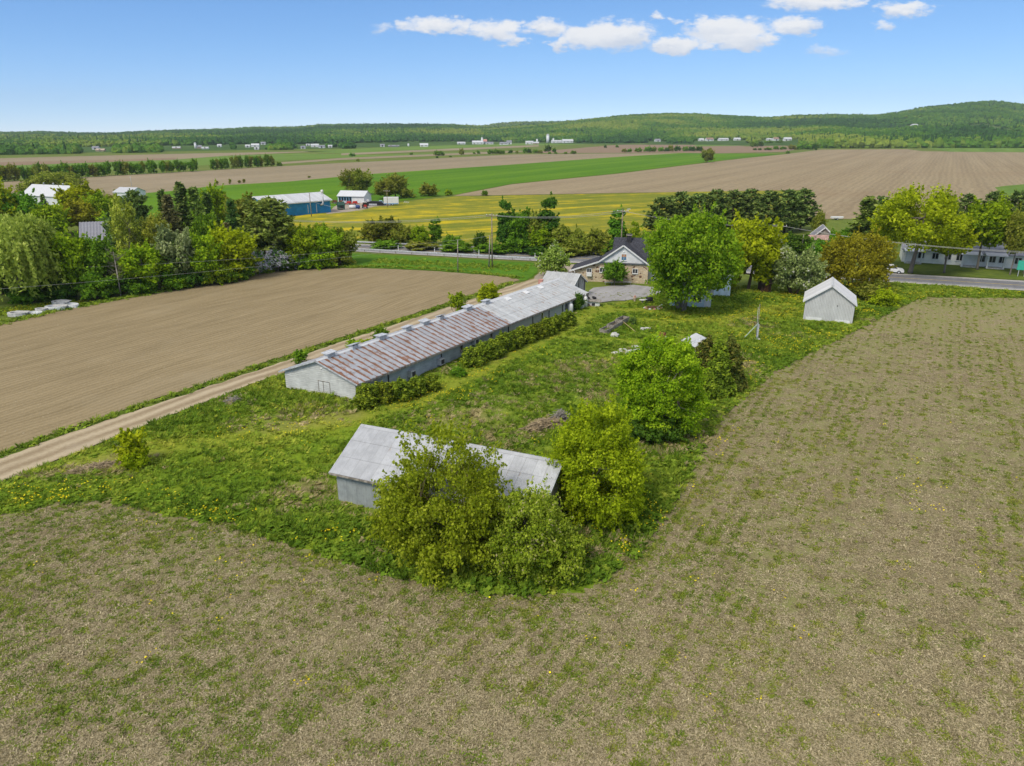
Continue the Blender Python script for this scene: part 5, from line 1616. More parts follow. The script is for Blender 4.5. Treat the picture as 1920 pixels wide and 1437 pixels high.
class House:
    """gable building: A to B is the near eave wall, w runs to the left of it, ridge along A-B"""
    def __init__(s, name, label, cat, A, B, w, he, hr, wall_mat, roof_mat, over=.3, verge=.3, group=None, z=0.0, shear=0.0, simple=False, thick=.10, sink=.25, walls=True):
        A, B = Vector((A[0], A[1], 0)), Vector((B[0], B[1], 0))
        s.L, s.w, s.he, s.hr = (B - A).length, w, he, hr
        s.rz = math.atan2(B.y - A.y, B.x - A.x)
        s.t = thing(name, label, cat, (A.x, A.y, z), s.rz, group)
        s.tan = (hr - he) / (w / 2)
        s.th = math.atan(s.tan)
        s.over, s.verge = over, verge
        L, z0 = s.L, -sink
        if walls:
            if simple:
                mb = MB()
                mb.add([(0, 0, z0), (0, w, z0), (0, w, he), (0, w / 2, hr - .03), (0, 0, he), (L, 0, z0), (L, w, z0), (L, w, he), (L, w / 2, hr - .03), (L, 0, he)],
                       [(0, 4, 3, 2, 1), (5, 6, 7, 8, 9), (0, 5, 9, 4), (1, 2, 7, 6)])
                mb.build('wall', wall_mat, s.t)
            else:
                MB().bb(.1, L - .1, 0, .1, z0, he).build('wall', wall_mat, s.t)
                MB().bb(.1, L - .1, w - .1, w, z0, he).build('wall', wall_mat, s.t)
                for x in (0, L - .1):
                    mb = MB()
                    pl = [(0, z0), (w, z0), (w, he), (w / 2, hr - .03), (0, he)]
                    v = [(x, a, b) for a, b in pl] + [(x + .1, a, b) for a, b in pl]
                    mb.add(v, [(0, 4, 3, 2, 1), (5, 6, 7, 8, 9)] + [(i, i + 5, (i + 1) % 5 + 5, (i + 1) % 5) for i in range(5)])
                    mb.build('wall', wall_mat, s.t)
        if roof_mat:
            tk = thick
            for sd_ in (0, 1):
                mb = MB()
                ye, ze = -over, he - over * s.tan
                pts = [(ye, ze + .02), (w / 2, hr + .02), (w / 2, hr + .02 - tk), (ye, ze + .02 - tk)]
                if sd_:
                    pts = [(w - a, b) for a, b in pts]
                v = [(-verge, a, b) for a, b in pts] + [(L + verge, a, b) for a, b in pts]
                f = [(0, 1, 2, 3), (7, 6, 5, 4), (0, 4, 5, 1), (3, 2, 6, 7), (0, 3, 7, 4)]
                if sd_:
                    f = [tuple(reversed(q)) for q in f]
                mb.add(v, f)
                mb.build('roof_slope', roof_mat, s.t)

    def panels(s, pw, ribs, rows, mats, depth=.02, both=True, lift=.03):
        """separate roof sheets; mats(k) picks the material of sheet k"""
        n = max(1, round((s.L + 2 * s.verge) / pw))
        pw = (s.L + 2 * s.verge) / n
        sl = (s.w / 2 + s.over) / math.cos(s.th)
        me = panel_mesh(pw, sl, ribs, rows, depth)
        me.materials.append(mats(0, 0))
        ze = s.he - s.over * s.tan + lift
        r_ = random.Random(5)
        for sd_ in range(2 if both else 1):
            for k in range(n):
                j = r_.uniform(0, .012)
                if sd_ == 0:
                    put('roof_panel', me, s.t, (-s.verge + k * pw, -s.over, ze + j), (s.th, 0, 0), mat=mats(k * pw, 0))
                else:
                    put('roof_panel', me, s.t, (-s.verge + (k + 1) * pw, s.w + s.over, ze + j), (s.th, 0, PI), mat=mats(k * pw, 1))
        return n, pw

    def ridge_cap(s, mat, wd=.28, lift=.075):
        mb = MB()
        z = s.hr + lift
        x0, x1 = -s.verge - .02, s.L + s.verge + .02
        mb.add([(x0, s.w / 2 - wd, z - wd * s.tan), (x0, s.w / 2, z + .02), (x0, s.w / 2 + wd, z - wd * s.tan), (x1, s.w / 2 - wd, z - wd * s.tan), (x1, s.w / 2, z + .02), (x1, s.w / 2 + wd, z - wd * s.tan)],
               [(0, 3, 4, 1), (1, 4, 5, 2)])
        return mb.build('ridge_cap', mat, s.t)

    def bargeboards(s, mat, wd=.16, ends=(0, 1)):
        for e in ends:
            x = -s.verge - .03 if e == 0 else s.L + s.verge + .03
            for sd_ in (-1, 1):
                ye, ze = (-s.over, s.he - s.over * s.tan) if sd_ < 0 else (s.w + s.over, s.he - s.over * s.tan)
                MB().bar((x, ye, ze - .03), (x, s.w / 2, s.hr - .03), .05, wd).build('bargeboard', mat, s.t)

    def fascia(s, mat, wd=.15, back=False):
        for y in ([-s.over - .03] + ([s.w + s.over + .03] if back else [])):
            MB().bb(-s.verge, s.L + s.verge, y - .02, y + .02, s.he - s.over * s.tan - wd, s.he - s.over * s.tan + .0).build('fascia', mat, s.t)

    def gable_z(s, y):
        return s.he + (s.hr - s.he) * (1 - abs(y - s.w / 2) / (s.w / 2))


# --- long poultry barn
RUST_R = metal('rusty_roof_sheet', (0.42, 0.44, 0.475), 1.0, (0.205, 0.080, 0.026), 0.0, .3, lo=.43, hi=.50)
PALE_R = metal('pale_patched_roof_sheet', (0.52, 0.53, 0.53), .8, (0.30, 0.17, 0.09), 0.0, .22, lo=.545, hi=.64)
SID_W = siding_mat('peeling_white_siding', (0.60, 0.61, 0.585), .42)  # grime stripes, deepened to paint in the shadow lines of the barn's laps
SID_B = siding_mat('blue_grey_siding', (0.37, 0.43, 0.48), .42)
SID_G = siding_mat('green_grey_siding', (0.42, 0.45, 0.44), .25)
eR0, eR1 = G(669.5, 722.6, 1.95), G(1103.3, 549.8, 1.95)
BD = (eR1 - eR0).normalized()
BW = 9.62
bA = eR0 + BD * .3 + Vector((-BD.y, BD.x, 0)) * .45
bB = eR1 - BD * .3 + Vector((-BD.y, BD.x, 0)) * .45
barn = House('long_barn', 'very long low poultry barn with rusty metal roof and ridge vents', 'barn', bA, bB, BW - .9, 2.15, 3.75, SID_B, GREYW, .5, .3, thick=.06)
RS = 27.5
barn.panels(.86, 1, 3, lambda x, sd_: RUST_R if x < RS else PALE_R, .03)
barn.ridge_cap(PALER)
barn.fascia(GREYW, .2)
barn.bargeboards(GALV, .14, (0, 1))
mb = MB()
w_, he_ = barn.w, barn.he
lap_rows(mb, 'y', 0.0, -1, lambda z: 0 if z < he_ else (z - he_) / barn.tan, lambda z: w_ if z < he_ else w_ - (z - he_) / barn.tan, -.2, barn.hr - .12, .2, .05)
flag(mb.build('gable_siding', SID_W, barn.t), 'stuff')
for (x0, x1, mt) in ((0.0, 27.2, SID_B), (27.4, barn.L, SID_G)):
    mb = MB()
    lap_rows(mb, 'x', 0.0, -1, lambda z: x0, lambda z: x1, -.2, he_ - .05, .17 if mt is SID_G else .34, .03)
    flag(mb.build('wall_siding', mt, barn.t), 'stuff')
for x in (4.6, 13.4, 27.3, 33.3, 37.7, 41.6):
    MB().bb(x - .06, x + .06, -.10, -.035, -.2, he_ - .1).build('batten', DARKW, barn.t)
for x, z, w, h in ((17.2, 1.25, .5, .75), (23.4, 1.35, .45, .7), (35.8, 1.0, .7, 1.3), (42.6, 1.1, .75, 1.3), (44.8, 1.2, .5, .8)):
    window(barn.t, (x, -.04, z), 0, w, h, TRIM if x > 30 else GREYW, split=False)
for x, z in ((8.0, .75), (13.0, .75), (19.7, 1.45)):
    f = MB().bb(x - .38, x + .38, -.5, -.035, z - .36, z + .36).build('fan_housing', GALV, barn.t)
    MB().bb(x - .27, x + .27, -.53, -.503, z - .25, z + .25).build('fan_grille', DARKW, f)
MB().lathe([(.0, 0), (.12, .02), (.14, .1), (.05, .16)], (-.08, w_ / 2 - .4, 2.95), 10, 'X').build('yard_lamp', TRIM, barn.t)
dm = MB()
for y in (3.1, 3.9, 4.5):
    dm.bb(-.07, -.04, y - .02, y + .02, .1, 1.6)
dm.bb(-.07, -.04, 3.1, 4.5, 1.6, 1.66)
dm.build('door_outline', GREYW, barn.t)
for k, (px, py) in enumerate([(620, 661), (664, 646), (716, 629), (763, 613), (796, 602), (827, 592.6), (879.5, 576), (915.6, 565)]):
    q = G(px, py, 3.9)
    u = (q - Vector((bA.x, bA.y, 3.9))).dot(Vector((BD.x, BD.y, 0)))
    zr = barn.hr
    vr = [1, .85, 1.1, .9, 1.05, .8, 1.15, .95][k]
    v = MB().bb(u - .5 * vr, u + .5 * vr, w_ / 2 - .26, w_ / 2 + .26, zr - .12, zr + .32).build('roof_vent', GALV, barn.t)
    MB().box((u, w_ / 2, zr + .42), (1.3 * vr, .8, .08), .04 * (k % 3 - 1), .05 * (k % 3 - 1), [.12, -.25, .05, -.1, .2, -.3, .1, -.05][k]).build('vent_cap', GALV, v)
for k, (px, py) in enumerate([(951, 558), (982, 546), (1011, 537)]):
    q = G(px, py, 3.6)
    u = (q - Vector((bA.x, bA.y, 3.6))).dot(Vector((BD.x, BD.y, 0)))
    MB().box((u, w_ / 2 - .6, barn.hr - .6 * barn.tan + .10), (1.0, .7, .08), 0, 0, barn.th).build('skylight', TRIM, barn.t)

eL0 = G(522.5, 697, 1.95) - eR0               # the near gable is not square to the long walls
bs_ = eL0.dot(BD) / eL0.dot(Vector((-BD.y, BD.x, 0)))
for o in barn.t.children:
    o.matrix_parent_inverse = Matrix(((1, bs_, 0, bs_ * .5), (0, 1, 0, 0), (0, 0, 1, 0), (0, 0, 0, 1)))

# --- metal annex between the long barn and the stone house
r0, r1 = G(1027, 508.5, 3.9), G(1087.5, 513.5, 3.9)
ud = (r1 - r0).normalized()
nv = Vector((-ud.y, ud.x, 0))
AX = metal('annex_roof_sheet', (0.46, 0.465, 0.46), .7, (0.28, 0.19, 0.12), 0.0, .3, lo=.60, hi=.72)
annex = House('metal_annex', 'small shed with ribbed grey metal roof between the long barn and the stone house', 'shed', r0 - nv * 3.4 + ud * .2, r1 - nv * 3.4 - ud * .2, 6.8, 2.1, 3.85, siding_mat('weathered_boards', (0.46, 0.46, 0.45), .4), GREYW, .3, .25, thick=.06)
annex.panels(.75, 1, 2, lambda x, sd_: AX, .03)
annex.bargeboards(TRIM, .16)
for k in range(7):
    y = .6 + k * .93
    MB().bar((annex.L + .05, y, 0), (annex.L + .05, y + .1, min(annex.gable_z(y) - .15, 3.6)), .05, .12).build('board', DARKW if k % 3 == 0 else WHITE, annex.t)
ch = MB().bb(-.75, -.05, .8, 1.6, 0, 2.9).build('brick_pier', BRICKR, annex.t)
MB().bar((-1.2, .9, .0), (-.4, .9, 2.4), .08, .12).build('prop', TIMBER, annex.t)

# --- stone house: a stone gable end towards the camera with a lean-to, black roof behind
a0, a1 = G(1128, 528.5), G(1200, 531.5)
hd = (a1 - a0).normalized()
hn = Vector((-hd.y, hd.x, 0))
hW = 8.8
gp = G(1170.5, 457.8, 6.5)
apex_u = (gp - a0).dot(hd)
hA = a0 + hd * (apex_u + hW / 2)           # ridge runs away from the camera: A-B is the right eave wall
stone_house = House('stone_house', 'fieldstone house with white gable and black shingle roof by the highway', 'house', hA, hA + hn * 5.5, hW, 3.4, 6.5, STONE, SHING, .25, .35, thick=.18)
sh = stone_house
mb = MB()
lap_rows(mb, 'y', -.02, -1, lambda z: (z - sh.he) / sh.tan, lambda z: sh.w - (z - sh.he) / sh.tan, sh.he, sh.hr - .15, .22, .03)
flag(mb.build('gable_siding', WHITE, sh.t), 'stuff')
MB().bb(-.08, -.025, -.1, sh.w + .1, sh.he - .18, sh.he - .02).build('belt_board', TRIM, sh.t)
MB().bb(-.34, -.02, -.2, sh.w + .2, sh.he - .02, sh.he + .05).build('belt_roof', SHING, sh.t)
sh.bargeboards(TRIM, .24, (0,))
m_, nt_g, out_g = new_mat('coloured_pane')
pz = nd(nt_g, 'ShaderNodeSeparateXYZ', {0: objco(nt_g)}).outputs[2]
pbsdf(nt_g, out_g, mixc(nt_g, math_n(nt_g, 'GREATER_THAN', pz, 0.05), (0.05, 0.16, 0.30), (0.42, 0.20, 0.10)), .2, .5)
window(sh.t, (-.05, sh.w / 2 - .15, 4.45), -PI / 2, .95, 1.2, TRIM, m_)
MB().lathe([(0, 0), (.1, .02), (.12, .1), (.04, .15)], (-.12, sh.w / 2 - .1, 5.35), 8, 'X').build('gable_lamp', TRIM, sh.t)
window(sh.t, (-.05, sh.w - .9, 2.1), -PI / 2, 1.0, .9)
window(sh.t, (-.05, 2.2, 2.1), -PI / 2, 1.0, .9)
# lean-to on the left (local +y side)
mb = MB()
yl = sh.w
mb.add([(-.0, yl, -.25), (0, yl + 4.4, -.25), (0, yl + 4.4, 1.85), (0, yl, 3.38), (5.5, yl, -.25), (5.5, yl + 4.4, -.25), (5.5, yl + 4.4, 1.85), (5.5, yl, 3.38)], [(0, 3, 2, 1), (4, 5, 6, 7), (1, 2, 6, 5), (2, 3, 7, 6)])
lt = mb.build('lean_to', STONE, sh.t)
sl_ = math.atan2(1.53, 4.4)
MB().box((2.6, yl + 2.3, 2.68), (6.2, 5.1, .14), 0, 0, -sl_).build('lean_to_roof', SHING, lt)
MB().bar((-.53, yl - .2, 3.55), (-.53, yl + 4.85, 1.78), .06, .24).build('bargeboard', TRIM, lt)
window(lt, (-.05, yl + 1.4, 1.9), -PI / 2, .9, .8)
MB().bb(-.45, -.06, yl + .9, yl + 1.8, .95, 1.55).build('white_panel', TRIM, lt)
dn = MB()
dn.tube([(-.5, yl + 4.75, 2.0), (-.6, yl + 3.9, 1.85), (-.6, yl + 3.9, .0)], .06, 6)
dn.build('downpipe', TRIM, lt)
# main block behind, ridge left to right
mA = hA + hn * 2.2 - hd * (hW - 2.6)
main = House('stone_house_main', 'x', 'house', mA, mA + hd * 12.0, 8.4, 3.6, 6.95, WHITE, SHING, .35, .35, thick=.18)
def merge(a, b):
    """a wing built apart becomes part of its house"""
    for o in list(b.t.children):
        m4 = a.t.matrix_basis.inverted() @ b.t.matrix_basis @ o.matrix_basis
        o.parent = a.t
        o.matrix_basis = m4
    bpy.data.objects.remove(b.t)


merge(sh, main)
cp = sh.t.matrix_basis.inverted() @ (mA + hd * 2.4 + hn * 3.6)
ch = MB().bb(cp.x - .4, cp.x + .4, cp.y - .4, cp.y + .4, 5.8, 7.7).build('chimney', DARKW, sh.t)
MB().bb(cp.x - .52, cp.x + .52, cp.y - .52, cp.y + .52, 7.4, 7.6).build('chimney_band', GREYW, ch)

# --- pale blue cottage half hidden behind the big maple
c1, c0 = G(1332, 578), G(1256, 575)
cot = House('blue_cottage', 'pale blue cottage hidden behind the very large maple', 'house', c0, c1, 5.0, 2.4, 3.8, PALEB, PALER, .25, .25)
window(cot.t, (3.9, -.04, 1.35), 0, 1.4, 1.1)
window(cot.t, (1.5, -.04, 1.45), 0, 1.0, 1.1)
wing = House('cottage_wing', 'x', 'house', G(1286, 557), G(1368, 559), 6.0, 3.7, 5.6, PALEB, PALER, .25, .25)
merge(cot, wing)
dr = MB().bb(5.0, 5.9, -.06, -.005, .05, 2.05).build('door', TRIM, cot.t)
MB().box((5.8, -.09, 1.0), (.06, .05, .06)).build('handle', DARKW, dr)

# --- small white board shed
s0, s1 = G(1505, 600.5), G(1597, 609)
s_dir = (s1 - s0).normalized()
gd = Vector((-s_dir.y, s_dir.x, 0))
SHW = siding_mat('white_shed_boards', (0.60, 0.605, 0.60), .22, (5, 5, .35))
SHR = metal('white_shed_roof', (0.60, 0.60, 0.60), 0, grime=.10)
shed = House('white_shed', 'small white board shed with pale gable roof at the stubble field edge', 'shed', s1, s1 + gd * 6.2, (s1 - s0).length, 2.9, 5.15, GREYW, GREYW, .28, .3, thick=.06)
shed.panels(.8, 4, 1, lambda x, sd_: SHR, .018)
shed.ridge_cap(SHR, .2)
shed.bargeboards(TRIM, .12)
bo = random.Random(3)
mb = MB()
y = .0
while y < shed.w - .02:
    bw = .19
    zt = shed.gable_z(min(max(y + bw / 2, 0.1), shed.w - .1)) - .16
    mb.bb(-.03 - bo.uniform(0, .03), .0, y + .012, min(y + bw, shed.w) - .012, .0 + bo.uniform(0, .12), zt)
    y += bw
flag(mb.build('board_cladding', SHW, shed.t), 'stuff')
mb = MB()
x = 0
while x < shed.L - .02:
    mb.bb(x + .012, min(x + .19, shed.L) - .012, -.03 - bo.uniform(0, .03), 0, .05, shed.he - .1)
    x += .19
flag(mb.build('board_cladding', SHW, shed.t), 'stuff')
MB().bb(-.085, -.05, .3, 2.2, .05, .5).build('patch_sheet', TRIM, shed.t)
MB().bb(-.085, -.05, 3.9, 5.9, .15, .55).build('patch_sheet', TRIM, shed.t)
MB().bb(-.07, -.045, 2.05, 2.2, 2.35, 2.5).build('vent_hole', DARKW, shed.t)

# --- near metal barn
n0, n1 = G(618, 887, 2.45), G(1012, 973, 2.45)
nd_ = (n1 - n0).normalized()
nn_ = Vector((-nd_.y, nd_.x, 0))
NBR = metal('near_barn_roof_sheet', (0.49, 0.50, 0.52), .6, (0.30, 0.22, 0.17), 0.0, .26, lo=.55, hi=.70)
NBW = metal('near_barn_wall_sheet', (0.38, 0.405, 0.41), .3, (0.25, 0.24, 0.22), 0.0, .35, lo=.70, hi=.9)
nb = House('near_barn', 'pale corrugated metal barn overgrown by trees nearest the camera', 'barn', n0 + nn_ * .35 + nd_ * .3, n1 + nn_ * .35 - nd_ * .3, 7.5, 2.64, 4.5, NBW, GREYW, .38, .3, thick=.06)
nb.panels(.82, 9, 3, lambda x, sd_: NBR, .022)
nb.ridge_cap(NBR, .22)
nb.fascia(GREYW, .10)
nb.bargeboards(GALV, .12)
wm = MB()
pw = .8
for i in range(9):
    wm.add([(pw * i / 9, -.012, 0), (pw * (i + .5) / 9, -.034, 0), (pw * (i + 1) / 9, -.012, 0), (pw * i / 9, -.012, 2.4), (pw * (i + .5) / 9, -.034, 2.4), (pw * (i + 1) / 9, -.012, 2.4)], [(0, 1, 4, 3), (1, 2, 5, 4)])
wme = wm.mesh('wall_panel', NBW)
for k in range(int(nb.L / pw)):
    put('wall_panel', wme, nb.t, (k * pw, -.006 * (k % 2), -.1))
for k in range(9):
    x = k * .8
    zt = nb.gable_z(min(max(x + .4, .1), nb.w - .1)) - .1
    MB().bb(nb.L + .004, nb.L + .03 + .008 * (k % 2), x + .01, min(x + .79, nb.w), 0, zt).build('gable_board', GREYW, nb.t)

# --- motel beyond the highway on the right
MOTW = plain('motel_white', (0.84, 0.83, 0.79), .7, .05, 1)
q0, q1 = G(1690, 491), G(1990, 510)
motel = House('motel', 'long low white motel with dark windows and porches beyond the highway', 'building', q0, q1, 8.0, 2.7, 4.3, MOTW, plain('motel_roof', (0.26, 0.265, 0.30), .8, .12, 1), .4, .3)
md_ = (q1 - q0).normalized()
for px in (1726, 1753, 1777, 1799, 1841, 1861, 1880, 1910, 1940):
    q = G(px, 485, 1.5)
    u = (Vector((q.x, q.y, 0)) - q0)
    t_ = q0.length
    # meet the wall line
    den_ = q.x * md_.y - q.y * md_.x
    k_ = (q0.x * md_.y - q0.y * md_.x) / den_
    x = (Vector((q.x * k_, q.y * k_, 0)) - q0).dot(md_)
    window(motel.t, (x, -.04, 1.55), 0, 1.25, 1.35, TRIM)
for x0 in (0.4, 10.2, 14.4):
    pr = MB().box((x0 + 1.5, -1.1, 2.62), (3.6, 2.4, .1), 0, 0, .12).build('porch_roof', PALER, motel.t)
    for dx in (.15, 2.85):
        MB().bb(x0 + dx - .14, x0 + dx + .14, -2.0, -1.72, 0, 2.45).build('porch_post', TRIM, pr)
    MB().bb(x0, x0 + 3, -2.1, -.02, .0, .18).build('porch_step', CONC, pr)
mb = MB()
lap_rows(mb, 'x', 0, -1, lambda z: 0.02, lambda z: motel.L, -.1, 2.5, .25, .025)
flag(mb.build('wall_siding', MOTW, motel.t), 'stuff')

# --- blue workshop
b1 = G(620.5, 398.5)
b0 = G(503, 409.5)
bl = House('blue_workshop', 'blue workshop with pale metal roof and a tall white flue', 'workshop', b0, b1, 12.5, 4.1, 6.1, BLUEP, None, .5, .5)
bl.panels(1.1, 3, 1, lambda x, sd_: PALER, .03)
bl.bargeboards(TRIM, .35)
bl.fascia(TRIM, .2)
ud_ = (b1 - b0).normalized()
for f in (.62, .76):
    MB().bb(bl.L * f, bl.L * f + .25, -.06, -.005, .4, 3.0).build('wall_pipe', GALV, bl.t)
fl = MB()
fl.tube([(bl.L * .83, -.05, 2.6), (bl.L * .855, -.5, 2.9), (bl.L * .865, -.5, 3.2), (bl.L * .865, -.5, 6.4)], .32, 10)
fo = fl.build('flue', GALV, bl.t)
MB().lathe([(.34, 6.4), (.42, 6.45), (.42, 7.2), (.3, 7.35)], (bl.L * .865, -.5, 0), 10).build('flue_top', TRIM, fo)
dr = MB()
pts = [(math.cos(a) * 3.4 + 6.2, math.sin(a) * 3.5 + .0) for a in np.linspace(0, PI, 13)]
dr.add([(-.06, y, z) for y, z in pts], [tuple(range(13))])
dr.build('arched_door', TRIM, bl.t)

# --- small office by the workshop yard
o0, o1 = G(634, 380.5), G(683, 381.5)
of = House('yard_office', 'small white office with blue wall panels behind the machinery yard', 'building', o0, o1, 7, 2.6, 4.2, WHITE, PALER, .4, .3, simple=True)
for k in range(5):
    window(of.t, (.8 + k * 1.05, -.04, 1.4), 0, .9, 1.5, BLUEP, split=False)

# --- houses among the trees on the left
h0, h1 = G(44, 382), G(116, 386)
fh = House('white_farmhouse', 'white farmhouse with long white metal roof at far left', 'house', h0, h1, 10, 3.3, 6.6, WHITE, PALER, .4, .4, simple=True)
for k in range(3):
    MB().lathe([(.2, 6.4), (.2, 7.0), (.35, 7.1), (.05, 7.35)], (fh.L * (.3 + .25 * k), 5, 0), 8).build('roof_vent', GALV, fh.t)
window(fh.t, (fh.L * .5, -.04, 1.7), 0, 1.2, 1.3)
h0, h1 = G(214, 373), G(246, 374)
th_ = House('small_white_house', 'tiny white roofed house with antenna left of the spruces', 'house', h0, h1, 8, 2.6, 4.2, WHITE, PALER, .3, .3, simple=True)
MB().tube([(th_.L * .7, 4, 4), (th_.L * .7, 4, 8.5)], .06, 5).build('antenna', GALV, th_.t)
h0 = G(158, 474)
h1 = h0 + Vector((math.cos(.40), math.sin(.40), 0)) * 9.5
gh = House('grey_roofed_house', 'house with grey standing seam metal roof among the left trees', 'house', h0, h1, 9.0, 2.9, 6.0, GREYW, None, .6, .5)
gh.panels(.62, 1, 1, lambda x, sd_: GREYR, .05)
gh.bargeboards(DARKW, .3)
h0, h1 = G(213, 424), G(236, 424)
wh = House('white_outbuilding', 'white outbuilding seen through the budding trees', 'shed', h0, h1, 6, 3.4, 5.0, WHITE, PALER, .3, .3, simple=True)
h0, h1 = G(424, 420), G(437, 420)
w2 = House('white_garage', 'narrow white garage wall between the spruces and the blue workshop', 'garage', h0, h1, 6, 4.2, 5.2, WHITE, PALER, .2, .2, simple=True)
h0, h1 = G(1517, 462), G(1566, 463)
pk = House('red_roofed_shed', 'low shed with faded red roof beyond the highway', 'shed', h0, h1, 4.4, 1.6, 2.3, WHITE, plain('faded_pink_roof', (0.42, 0.27, 0.23), .85, .15, 1), .3, .3, simple=True)
h0 = G(1563, 456)
pk = House('gabled_cabin', 'dark cabin with white gable trim beyond the highway', 'cabin', h0, h0 + Vector((1.5, 5, 0)), 4.6, 1.5, 3.6, GREYW, GREYR, .3, .3)
pk.bargeboards(TRIM, .25)

# --- far farms
FMAT = {'w': WHITE, 'g': GREYR, 'tan': TANW, 'r': BRICKR, 'br': BROWNR}
for f, p in zip(FARMS, FARM_AT):
    kd, px, py, w, h, wm_, rm_, lab = f
    mp = m_per_px(p)
    W_, H_ = w * mp, h * mp
    if kd == 'silo':
        t = thing('silo', lab, 'silo', p, 0, 'far farm silos')
        MB().lathe([(W_ / 2, -2), (W_ / 2, H_ * .84)], n=14).build('barrel', FMAT[wm_], t)
        MB().lathe([(W_ * .52, H_ * .84), (W_ * .46, H_ * .92), (W_ * .28, H_ * .98), (W_ * .02, H_)], n=14).build('dome', GALV, t)
    else:
        o = House('farmhouse' if kd == 'house' else 'far_barn', lab, 'house' if kd == 'house' else 'barn', (p.x - W_ / 2, p.y, 0), (p.x + W_ / 2, p.y + W_ * .12, 0), W_ * (.9 if kd == 'house' else .55), H_ * .55, H_, FMAT[wm_], PALER if rm_ == 'w' else FMAT[rm_], .4, .4, 'far farm buildings', p.z, simple=True, sink=6)
        nw = max(1, int(o.L / 7))
        for k in range(nw):
            MB().bb(o.L * (k + .5) / nw - 1.1, o.L * (k + .5) / nw + 1.1, -.06, -.01, .3 if k == 0 else 1.4, 2.9).build('door' if k == 0 else 'window', DARKW if kd == 'house' or 'open' in lab else GREYW, o.t)

# ------------------------------------------------------------------ poles, wires, rails
def pole(px, top_py, h, label, arm=True, r=.14, lean=0.0, transformer=False, mat=TIMBER, brace=False):
    p = G(px, top_py, h)
    t = thing('utility_pole', label, 'pole', (p.x, p.y, 0), .0, 'utility poles')
    MB().tube([(0, 0, -.3), (lean, 0, h)], [r, r * .72], 8).build('shaft', mat, t)
    if arm:
        c = MB().box((0, -.12, h - .5), (2.3, .1, .12), -.35).build('crossarm', mat, t)
        for x in (-1.05, -.35, .35, 1.05):
            MB().lathe([(.05, 0), (.07, .1), (.05, .2)], (x * math.cos(.35), -.12 - x * math.sin(.35), h - .44), 6).build('insulator', TRIM, c)
    if brace:
        MB().tube([(0, 0, h - 1.3), (.6, 0, h - .6), (1.0, 0, h - .1)], .05, 5).build('lamp_bracket', GALV, t)
        MB().box((1.2, 0, h - .05), (.6, .25, .12)).build('street_lamp_head', GALV, t)
    if transformer:
        MB().lathe([(.3, h - 3.3), (.34, h - 3.25), (.34, h - 2.3), (.2, h - 2.2)], (.55, -.1, 0), 12).build('transformer', plain('pale_blue_steel', (.55, .62, .68), .5), t)
    return Vector((p.x + lean, p.y, h))


P2 = pole(922, 400, 10.4, 'tall brown utility pole beside a shorter leaning one at the verge')
pB = pole(916, 442, 6.2, 'short grey leaning pole beside the tall brown utility pole', False, .13, .25, mat=GREYW)
pC = pole(857, 450, 6.0, 'single short grey pole on the grass verge of the ploughed field', False, .11, .1, mat=GREYW)
P3 = pole(1168, 392, 10.4, 'utility pole with curved lamp bracket rising behind the stone house', brace=True)
P4 = pole(1463, 419, 9.6, 'utility pole with a pale transformer behind the apple tree', transformer=True, mat=GREYW)
P5 = G(2080, 472, 9.6)
pD = pole(580, 362, 7.2, 'grey pole in front of the blue workshop wall', False, .16, mat=GREYW)
pE = pole(725, 356, 6.0, 'pole with small crossarm left of the white box trailer', True, .10)
pF = pole(1507, 440, 5.0, 'thin pale post in the greenery beyond the highway', False, .07, mat=GREYW)
pG = pole(1532, 433, 4.6, 'second thin pale post near the red roofed shed', False, .07, mat=GREYW)
pH = pole(1214, 447, 4.2, 'thin pole beside the stone house roof left of the pines', False, .06, mat=GREYW)
P1 = G(508, 408, 8.6)
t = thing('utility_pole', 'utility pole mostly hidden among the left hedgerow trees', 'pole', (P1.x, P1.y, 0), 0, 'utility poles')
MB().tube([(0, 0, -.3), (0, 0, 8.8)], [.14, .1], 8).build('shaft', TIMBER, t)
t = thing('utility_pole', 'utility pole past the right side of the motel lawn', 'pole', (P5.x, P5.y, 0), 0, 'utility poles')
MB().tube([(0, 0, -.3), (0, 0, 9.6)], [.14, .1], 8).build('shaft', TIMBER, t)
WIRE = plain('wire', (0.42, 0.42, 0.40), .5, .05)
WIRED = plain('dark_wire', (0.10, 0.10, 0.10), .6, .05)


def wire(a, b, sag, label, r=.028, mat=WIRE):
    pts = [a.lerp(b, i / 14) - Vector((0, 0, 4 * sag * (i / 14) * (1 - i / 14))) for i in range(15)]
    o = MB().tube(pts, r, 4, False).build('power_line', mat)
    tag(o, label, 'wire', 'overhead wires')


for dz, dx, nm in ((-.3, -.5, 'upper'), (-.5, .6, 'lower')):
    d = Vector((dx, 0, dz))
    wire(P1 + d, P2 + d, .9, f'{nm} wire from the hedgerow trees to the tall brown pole')
    wire(P2 + d, P3 + d, .8, f'{nm} wire from the tall brown pole to the pole behind the stone house')
    wire(P3 + d, P4 + d, .9, f'{nm} wire from the stone house pole across the pines to the transformer pole', .022)
    wire(P4 + d, P5 + d, 1.1, f'{nm} wire from the transformer pole across the yellow trees past the motel', .022)
wl1, wl2 = G(-260, 512, 6.0), G(-260, 560, 4.6)
wire(pC, wl1, 1.2, 'upper thin wire crossing the left hedgerow to the short grey pole', .010)
wire(pC - Vector((0, 0, .6)), wl2, .8, 'lower thin wire crossing the left hedgerow to the short grey pole', .010)
wire(pC, pB, .15, 'short wire between the two grey poles on the verge', .02)
t = thing('utility_pole', 'pole left of the picture carrying the hedgerow wires', 'pole', (wl1.x, wl1.y, 0), 0, 'utility poles')
MB().tube([(0, 0, -.3), (0, 0, 6.2)], [.12, .09], 8).build('shaft', GREYW, t)
pw0 = pD - Vector((0, 0, .2))
